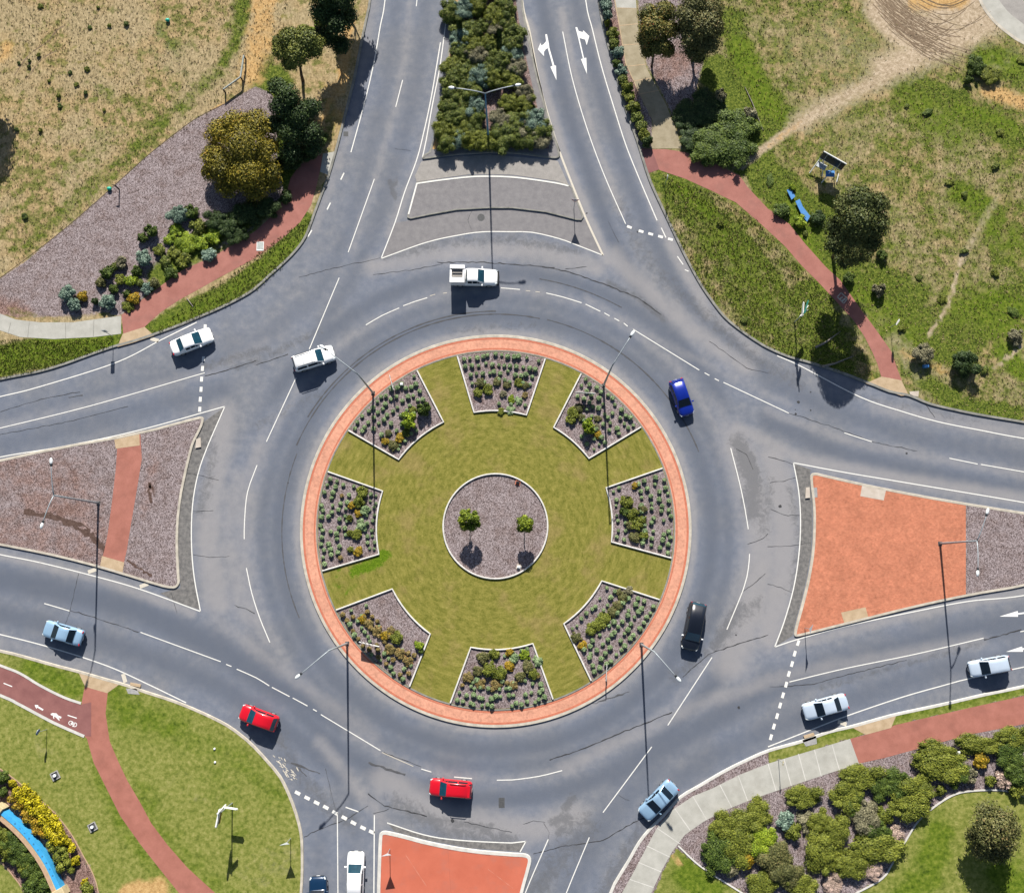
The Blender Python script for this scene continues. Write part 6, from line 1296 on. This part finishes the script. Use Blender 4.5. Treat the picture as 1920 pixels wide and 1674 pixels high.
# ------------------------------------------------------------------ top median shrubs
MED = [(844,28),(868,20),(897,15),(925,28),(948,16),(870,55),(895,60),(925,58),(950,48),(963,60),(866,78),(890,85),(915,82),(940,80),(960,85),(868,100),(890,108),(915,110),(938,108),(962,105),(850,128),(868,130),(892,132),(918,130),(945,128),(970,130),(852,148),(875,150),(900,148),(925,150),(962,148),(846,175),(868,172),(890,176),(985,175),(845,198),(868,196),(892,200),(960,195),(985,198),(842,222),(865,220),(888,224),(935,222),(960,222),(985,222),(1002,222),(836,246),(858,244),(882,248),(938,248),(962,246),(988,246),(1010,246),(838,266),(860,264),(884,266),(905,262),(942,264),(966,264),(990,264),(1012,264),(880,-20),(915,-25),(945,-20),(900,-60),(940,-60)]
for i, (x, y) in enumerate(MED):
    col = ['hedge', 'moss', 'hedge', 'hedge', 'hedge', 'blue', 'moss', 'hedge', 'grey'][i * 5 % 9]
    w_ = {'hedge': 'dark olive', 'moss': 'olive green', 'grey': 'grey brown', 'blue': 'blue grey', 'dark': 'dark green'}[col]
    shrub('median_shrub', (x + random.uniform(-2, 2), y + random.uniform(-2, 2)), random.uniform(19, 25), col, '%s shrub growing close among others in the top median' % w_, 'shrub', random.uniform(1.1, 1.7), '%s shrubs packed in the top median' % w_)
for i, (px, h, lb) in enumerate((((861, 52), 2.6, 'thin dark columnar shrub at the left edge of the top median'), ((936, 66), 2.4, 'thin dark columnar shrub in the middle of the top median'))):
    shrub('columnar_shrub', px, 6, 'dark', lb, 'shrub', h)
# strip of shrubs right of the right carriageway
for i, (x, y, r, col) in enumerate([(1136,10,15,'blue'),(1140,30,11,'blue'),(1138,45,6,'moss'),(1147,62,14,'moss'),(1152,82,14,'hedge'),(1158,98,13,'blue'),(1155,120,9,'deep'),(1166,132,12,'blue'),(1168,150,13,'hedge'),(1175,165,13,'moss'),(1180,182,15,'moss'),(1188,200,15,'moss'),(1193,218,15,'hedge'),(1202,236,15,'hedge'),(1208,252,14,'moss'),(1212,266,12,'dark'),(1130,-15,12,'hedge')]):
    w_ = {'hedge': 'dark olive', 'moss': 'olive green', 'blue': 'blue grey', 'deep': 'deep green', 'dark': 'dark green'}[col]
    shrub('kerbside_shrub', (x, y), r, col, '%s shrub in the narrow strip between the right carriageway and the sandy path' % w_, 'shrub', random.uniform(.7, 1.2), '%s shrubs in the strip by the sandy path' % w_)
# large green thicket by the red path, upper right
for i, (x, y, r, col, lb) in enumerate([(1345,262,40,'deep','large deep green bush in the middle of the thicket beside the upper right red path'),(1388,238,38,'deep','deep green bush at the right of the thicket beside the upper right red path'),(1325,282,34,'deep','deep green bush at the lower left of the thicket, its edge over the red path'),(1378,280,40,'deep','deep green bush at the bottom of the thicket, over the edge of the red path'),(1290,215,36,'dark','dark bush in deep shade at the left of the thicket, by the sandy path'),(1325,205,36,'dark','dark bush in deep shade at the top of the thicket below the olive brown gum'),(1300,260,30,'dark','dark bush at the lower left of the thicket, by the red path corner'),(1405,215,18,'grey','small grey green bush at the upper right rim of the thicket')]):
    shrub('thicket_bush', (x, y), r, col, lb, 'bush', 1.3 if col != 'dark' else .7)
# plants of the upper left garden
for x, y, r, col, h, lb in [(124,552,17,'blue',1.1,'blue grey bush at the left end of the upper left garden, upper of two'),(138,572,14,'blue',.9,'blue grey bush at the left end of the upper left garden, lower of two'),(203,565,17,'blue',.9,'flat blue grey bush near the bottom of the upper left garden, beside the concrete path'),(270,487,17,'blue',1.1,'round blue grey bush in the middle of the upper left garden'),(336,404,20,'blue',1.2,'blue grey bush below the golden tree'),
   (200,511,14,'deep',1.0,'deep green ball shrub, the largest of the four left ones in the upper left garden'),(212,543,10,'deep',.8,'deep green ball shrub just above the flat blue grey bush'),(257,509,11,'deep',.8,'deep green ball shrub under the round blue grey bush'),(237,550,8,'deep',.6,'smallest deep green ball shrub near the lower end of the red path'),(285,435,14,'deep',1.1,'deep green ball shrub at the top of the upper left garden'),(267,447,11,'deep',.8,'deep green ball shrub touching the topmost one in the upper left garden'),
   (188,530,12,'olive',.7,'brown shrub left of the deep green balls'),(225,527,12,'moss',.7,'olive shrub in the middle of the deep green balls'),(245,527,14,'bright',.8,'bright green shrub in the middle of the upper left garden'),(250,560,14,'amber',.7,'amber shrub beside the lower end of the upper left red path'),(228,490,14,'grey',.7,'pinkish brown shrub at the mulch edge of the upper left garden'),(275,540,13,'blue',.6,'small blue grey shrub at the path edge of the upper left garden'),(290,530,12,'olive',.7,'brown shrub overhanging the upper left red path'),(320,510,14,'deep',.7,'deep green shrub overhanging the upper left red path'),(180,565,8,'dark',.7,'small dark shrub above the concrete path'),(155,556,12,'amber',.7,'brown shrub beside the blue grey pair'),
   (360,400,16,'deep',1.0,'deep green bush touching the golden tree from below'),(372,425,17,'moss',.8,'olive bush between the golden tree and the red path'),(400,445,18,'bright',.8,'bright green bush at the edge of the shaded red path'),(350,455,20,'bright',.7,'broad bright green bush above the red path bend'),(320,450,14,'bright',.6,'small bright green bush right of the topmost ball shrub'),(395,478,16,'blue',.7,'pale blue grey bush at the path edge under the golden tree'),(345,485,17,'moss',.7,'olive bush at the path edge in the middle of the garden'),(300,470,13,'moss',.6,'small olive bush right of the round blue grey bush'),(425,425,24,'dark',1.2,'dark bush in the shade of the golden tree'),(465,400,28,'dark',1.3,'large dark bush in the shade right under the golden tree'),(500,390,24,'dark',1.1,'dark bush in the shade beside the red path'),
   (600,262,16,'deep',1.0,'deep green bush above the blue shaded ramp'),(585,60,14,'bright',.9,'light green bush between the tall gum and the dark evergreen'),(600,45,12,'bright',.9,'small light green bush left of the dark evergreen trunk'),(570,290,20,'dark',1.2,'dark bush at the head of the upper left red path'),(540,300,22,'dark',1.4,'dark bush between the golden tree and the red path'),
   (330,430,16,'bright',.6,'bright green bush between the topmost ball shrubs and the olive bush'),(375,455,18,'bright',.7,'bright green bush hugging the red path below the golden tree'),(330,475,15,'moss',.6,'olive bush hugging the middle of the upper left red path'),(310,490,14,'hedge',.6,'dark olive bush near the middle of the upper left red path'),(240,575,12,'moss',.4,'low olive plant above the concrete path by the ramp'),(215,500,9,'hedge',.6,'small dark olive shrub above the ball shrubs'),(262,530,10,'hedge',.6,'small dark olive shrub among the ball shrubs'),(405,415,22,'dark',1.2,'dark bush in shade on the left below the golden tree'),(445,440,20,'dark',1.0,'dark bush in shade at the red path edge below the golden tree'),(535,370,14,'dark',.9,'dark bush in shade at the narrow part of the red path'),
   (118,490,0,'dark',.5,'')]:
    if r: shrub('garden_shrub', (x, y), r, col, lb, 'shrub', h)
# lower right garden
for x, y, r, col, h, lb, ry in [(1502,1492,34,'moss',1.1,'olive bush touching the concrete path, leftmost along it',24),(1540,1540,22,'moss',1.1,'olive round bush below the leftmost path side bush',None),(1610,1455,42,'moss',1.2,'broad olive bush along the red path corner',26),(1590,1490,32,'moss',1.2,'olive bush below the broad one at the path corner',28),(1600,1510,20,'deep',1.1,'green bush in front of the grey twiggy one',None),(1655,1475,22,'deep',1.1,'deep green bush right of the broad path corner bush',None),(1680,1470,26,'deep',1.2,'deep green bush in the middle of the garden',None),(1715,1490,40,'moss',1.3,'large olive bush beside the curved lawn kerb',34),(1700,1510,30,'moss',1.1,'olive bush below the large one at the curved kerb',24),
   (1755,1435,46,'moss',1.3,'very large olive bush below the right red path',32),(1760,1410,40,'moss',1.1,'olive bush lining the right red path, left part',20),(1790,1450,24,'deep',1.1,'deep green bush at the right of the very large olive one',None),(1830,1395,42,'moss',1.1,'olive bush lining the right red path, middle part',18),(1895,1380,36,'moss',1.2,'olive bush lining the right red path, right part',22),(1890,1410,30,'deep',1.3,'deep green bush at the right edge of the picture, upper one',None),(1905,1445,26,'deep',1.3,'deep green bush at the right edge of the picture, lower one',None),(1840,1425,18,'amber',1.0,'yellow brown bush by the white box',None),(1818,1450,16,'grey',.9,'grey brown bush at the head of the curved lawn',None),(1858,1462,11,'moss',.8,'small ball shrub at the head of the curved lawn',None),(1885,1460,18,'pink',.8,'pinkish grey bush at the head of the curved lawn',None),(1764,1482,10,'moss',.8,'small round shrub right of the large olive bush by the kerb',None),(1912,1478,18,'moss',1.0,'olive bush at the right edge over the curved kerb',None),
   (1475,1535,18,'blue',1.0,'blue green round bush in the middle of the mulch',None),(1485,1558,16,'moss',1.0,'olive round bush under the blue green one',None),(1510,1535,16,'grey',.6,'low grey plant beside the blue green bush',None),(1512,1555,10,'grey',.5,'small low grey plant under the other low grey one',None),(1565,1555,25,'moss',1.2,'round olive bush in the centre of the garden',None),(1541,1600,34,'moss',1.4,'large round olive ball bush left of centre',None),(1620,1530,28,'grey',1.3,'grey twiggy bush in the centre of the garden',None),(1645,1555,22,'deep',1.1,'deep green bush right of the grey twiggy one',None),(1659,1530,17,'moss',1.0,'round olive ball shrub standing alone on the mulch',None),(1680,1565,15,'pink',.6,'pinkish low shrub by the curved lawn kerb',None),
   (1640,1590,46,'moss',1.3,'large olive bush at the lower curved kerb',30),(1590,1620,32,'moss',1.1,'olive bush in the lower part of the garden',24),(1635,1630,20,'pink',.6,'pinkish low shrub at the lower curved kerb',None),(1395,1540,34,'moss',1.2,'olive bush at the inner bend of the concrete path, upper',22),(1420,1525,26,'moss',1.1,'olive bush beside the inner bend of the concrete path, right',None),(1355,1550,24,'moss',1.1,'olive bush at the inner bend of the concrete path, left',None),(1345,1600,30,'deep',1.3,'dark green bush above the small lawn wedge',38),(1390,1580,34,'moss',1.3,'olive bush in the left part of the garden',None),(1430,1575,26,'bright',1.2,'bright green bush in the left part of the garden',None),(1370,1630,16,'grey',.8,'small grey ball shrub by the small lawn wedge',None),(1450,1610,34,'olive',1.4,'brown bush at the lower left of the garden',None),(1480,1640,26,'olive',1.3,'brown bush in the bottom row of the garden',None),(1500,1660,26,'moss',1.2,'olive bush at the bottom edge of the garden',None),(1430,1660,26,'moss',1.1,'olive bush at the bottom edge, left',None),(1400,1610,18,'amber',1.1,'amber bush amid the left part of the garden',None),(1560,1660,20,'pink',.6,'pinkish low shrub at the bottom edge of the garden',None)]:
    shrub('garden_bush', (x, y), r, col, 'lower right garden: ' + lb, 'bush', h * .8, ry=ry, rot=random.uniform(-.25, .1) if ry else None)
# lower left garden hedges
def hedge(name, px, wpx, col, h, label):
    p = smooth(GP(px, Z0 + h * .5), .45); c = p.mean(0); w0 = wpx / 17.2; q = random.Random(len(label)); lb = []
    for x, y in p - c:
        for s in (-1, 1): lb.append((x + q.uniform(-.2, .2) + s * w0 * .20, y + q.uniform(-.2, .2) + s * w0 * .10, h * .5, w0 * q.uniform(.30, .40), w0 * q.uniform(.30, .40), h * q.uniform(.42, .56)))
    V, t_ = leaf_cloud(lb, int(420 * len(p)), .12, len(label) * 3, .3, core=.75); o = link(name, foliage_mesh('hedge_foliage', col, V, t_, lb, .7)); o.location = (c[0], c[1], Z0); return props(o, label, 'hedge')
hedge('yellow_hedge', [(40,1480),(60,1502),(82,1528),(102,1552),(116,1572)], 30, 'yellow', 1.0, 'bright yellow hedge along the upper side of the lower left garden')
hedge('yellow_hedge', [(126,1578),(136,1588)], 17, 'yellow', .8, 'short end piece of bright yellow hedge at the lower left garden edge')
hedge('amber_hedge', [(30,1498),(48,1520),(68,1545),(90,1566)], 21, 'amber', .8, 'amber brown hedge between the yellow hedge and the blue topped wall')
hedge('olive_hedge', [(98,1578),(110,1598),(120,1620)], 25, 'moss', .8, 'olive green hedge continuing the amber one beside the blue topped wall')
for px, r, col, lb in [((25,1468),9,'yellow','round yellow ball shrub at the top of the lower left garden'),((142,1612),9,'yellow','round yellow ball shrub beside the end of the olive hedge'),((134,1631),8,'moss','small olive shrub under the yellow ball at the end of the olive hedge'),((159,1652),7,'yellow','smallest yellow ball shrub near the bottom of the lower left garden'),((165,1668),13,'moss','olive bush at the bottom edge of the lower left garden'),((6,1458),13,'deep','dark green bush at the left edge above the wall'),((6,1485),10,'deep','small dark green bush at the left edge, below the other')]: shrub('ball_shrub', px, r, col, lb, 'shrub')
for i, (x, y, r) in enumerate([(4,1568,20),(22,1580,22),(38,1598,22),(15,1598,16),(55,1620,20),(66,1645,20),(45,1625,14),(82,1662,18),(60,1668,18),(-12,1580,20)]): shrub('leafy_shrub', (x, y), r, 'deep' if i % 3 else 'moss', 'dark leafy shrub on the shaded side of the blue topped wall', 'shrub', 1.0, 'dark leafy shrubs behind the curved wall')
# bushes on the far right verge
for x, y, r, col, h, lb in [(1808,680,28,'dark',1.6,'dark bush with a deep shadow on the right verge'),(1730,665,20,'grey',1.2,'grey green bush above the blue tub on the right verge'),(1648,545,13,'grey',1.2,'small grey shrub with a dark shadow in the rough grass right of the red path'),(1830,125,20,'deep',1.0,'deep green low bush near the sandy corner at the top right'),(1815,150,9,'deep',.7,'small deep green shrub below the low bush at the top right'),(1855,140,20,'moss',.7,'olive low bush beside the sandy corner at the top right'),(1740,615,0,'moss',.5,''),(1905,630,16,'grey',.8,'grey green shrub at the right edge of the verge'),(1352,182,14,'grey',1.4,'pale grey shrub in the shade of the thicket'),(1484,352,9,'bright',.6,'small bright shrub at the end of the short blue sheet'),(1468,395,18,'deep',.7,'deep green shrub between the blue sheets and the red path'),(1500,418,14,'bright',.7,'bright green shrub at the end of the long blue sheet'),(1535,410,16,'dark',.8,'dark shrub between the long blue sheet and the gum tree'),(1590,525,14,'deep',.8,'deep green shrub at the red path under the gum tree'),(1700,470,0,'deep',.5,''),(1655,480,12,'deep',.7,'small deep green shrub right of the gum tree')]:
    if r: shrub('verge_bush', (x, y), r, col, lb, 'bush', h)

# low scrub in the rough fields
SCRUB = [(1885,300,9),(1875,318,7),(1832,342,8),(1820,305,7),(1775,345,7),(1862,408,9),(1890,425,8),(1800,370,7),(1750,395,7),(1710,215,8),(1742,208,8),(1770,216,9),(1760,225,8),(1690,196,7),(1835,262,8),(1850,235,9),(1880,250,8),(1710,440,7),(1770,470,7),(1800,478,8),(1812,510,9),(1790,540,7),(1868,505,9),(1885,528,8),(1840,560,9),(1905,590,9),(1870,610,8),(1795,600,9),(1760,560,7),(1745,590,8),(1690,560,8),(1715,520,7),(1630,560,8),(1600,580,7),(1690,620,7),(1715,640,8),(1770,630,8),(1835,700,9),(1870,730,8),(1800,725,7),(1450,340,9),(1475,320,8),(1430,370,8),(1520,440,8),(1555,540,7),(1380,470,8),(1350,420,7),(1420,545,8),(1300,370,7),(1400,600,7),(1855,60,0),(1870,100,8),(1905,110,8),(1895,150,7)]
for i, (x, y, r) in enumerate(SCRUB):
    x += random.uniform(-12, 12); y += random.uniform(-8, 8)
    if r and i % 3 == 1: shrub('scrub_clump', (x, y), r * random.uniform(.9, 1.7), 'deep' if i % 5 == 0 else ('hedge' if i % 2 else 'moss'), 'low scrub clump in the rough grass of the upper right verge', 'scrub', ry=r * random.uniform(.7, 1.3), h=random.uniform(.22, .4), group='low scrub clumps in the upper right verge')
for i, (x, y, r) in enumerate([(76,12,6),(237,45,6),(205,48,5),(168,52,5),(163,130,6),(131,137,5),(144,158,6),(112,200,6),(92,152,4),(30,243,5),(75,245,5),(160,175,5),(110,180,5),(46,405,7),(183,14,4),(55,115,4),(73,103,5),(55,125,4),(195,207,4),(35,118,4)]):
    shrub('grass_tussock', (x, y), r, 'deep' if i % 2 else 'moss', 'small dark green tussock in the dry upper left field', 'tussock', random.uniform(.2, .4), 'green tussocks in the dry upper left field')

# ------------------------------------------------------------------ grass
def grass(name, poly, n, col, att, hmin, hmax, wdt, label, seed, keepfn):
    r = np.random.default_rng(seed); q = GP(poly); lo, hi = q.min(0), q.max(0); P = r.uniform(lo, hi, (n * 2, 2)); P = P[inside(P, q)]; P = P[r.random(len(P)) < keepfn(P)]; n = len(P)
    k = 4; A = r.uniform(0, 6.28, (n, k)); h = r.uniform(hmin, hmax, (n, 1)) * r.uniform(.6, 1.2, (n, k)); sp = r.uniform(.15, .7, (n, k)) * h; w_ = wdt * r.uniform(.6, 1.4, (n, k))
    bx, by = P[:, :1] + r.normal(0, .05, (n, k)), P[:, 1:] + r.normal(0, .05, (n, k)); dx, dy = np.cos(A), np.sin(A)
    z = np.full((n, k), Z0); V = np.stack([np.stack([bx - dy * w_, by + dx * w_, z], -1), np.stack([bx + dy * w_, by - dx * w_, z], -1), np.stack([bx + dx * sp, by + dy * sp, z + h], -1)], 2).reshape(-1, 3)
    t_ = np.clip(r.normal(.55, .2, (n, k)), 0, 1); me = raw_mesh(name, V, np.arange(len(V)).reshape(-1, 3).tolist(), LEAF[col], {'tint': np.repeat(t_.ravel(), 3)})
    return props(link(name, me), label, 'grass', None, 'stuff')
NWF = [(-120,-100),(560,-100),(520,120),(421,196),(226,339),(100,447),(0,523),(-120,580)]
NEF = [(1240,330),(1340,362),(1420,415),(1500,500),(1570,572),(1640,700),(1620,712),(1477,668),(1386,618),(1311,530),(1250,410)]
NEF2 = [(1330,-100),(2050,-100),(2050,800),(1920,788),(1741,755),(1694,715),(1640,610),(1580,525),(1500,440),(1400,345),(1390,310),(1420,230),(1350,120)]
ksand = lambda P: np.clip(1 - 1.3 * NE_ATT['sand'](P), .03, 1) * (1 - polymask(P, [(1815,-120),(1834,0),(1860,44),(1893,72),(1920,87),(2010,130),(2110,155),(2110,-120)], 3))
grass('dry_grass', NWF, 8000, 'straw', None, .05, .18, .03, 'tufts of dry grass over the upper left field', 1, lambda P: np.clip(1.0 - NW_ATT['mulch'](P), 0, 1) * .9)
grass('green_grass', NWF, 4500, 'grass', None, .06, .2, .03, 'green grass clumps over the upper left field', 2, lambda P: np.clip(NW_ATT['green'](P), .08, 1) * np.clip(1.0 - NW_ATT['mulch'](P), 0, 1))
grass('green_grass', NEF, 6000, 'grass', None, .06, .24, .035, 'long grass between the upper right red path and the kerb', 3, lambda P: np.full(len(P), .9))
grass('dry_grass', NEF, 2600, 'straw', None, .06, .22, .03, 'dry grass between the upper right red path and the kerb', 4, lambda P: np.full(len(P), .7))
grass('green_grass', NEF2, 9000, 'grass', None, .05, .18, .035, 'green grass clumps over the upper right field', 5, lambda P: np.clip(NE_ATT['green'](P), .12, 1) * ksand(P))
grass('dry_grass', NEF2, 14000, 'straw', None, .06, .22, .03, 'dry grass tufts over the upper right field', 6, lambda P: np.clip(1.15 - NE_ATT['green'](P), .1, 1) * ksand(P))
grass('green_grass', [(285,622),(560,420),(586,410),(530,500),(480,545),(411,580),(300,624)], 3200, 'grass', None, .06, .2, .035, 'green grass on the strip between the upper left red path and the kerb', 7, lambda P: np.full(len(P), .9))
grass('green_grass', [(-80,640),(37,636),(100,640),(215,632),(205,652),(75,695),(-80,730)], 2600, 'grass', None, .06, .2, .035, 'green grass between the concrete path and the left kerb', 8, lambda P: np.full(len(P), .9))
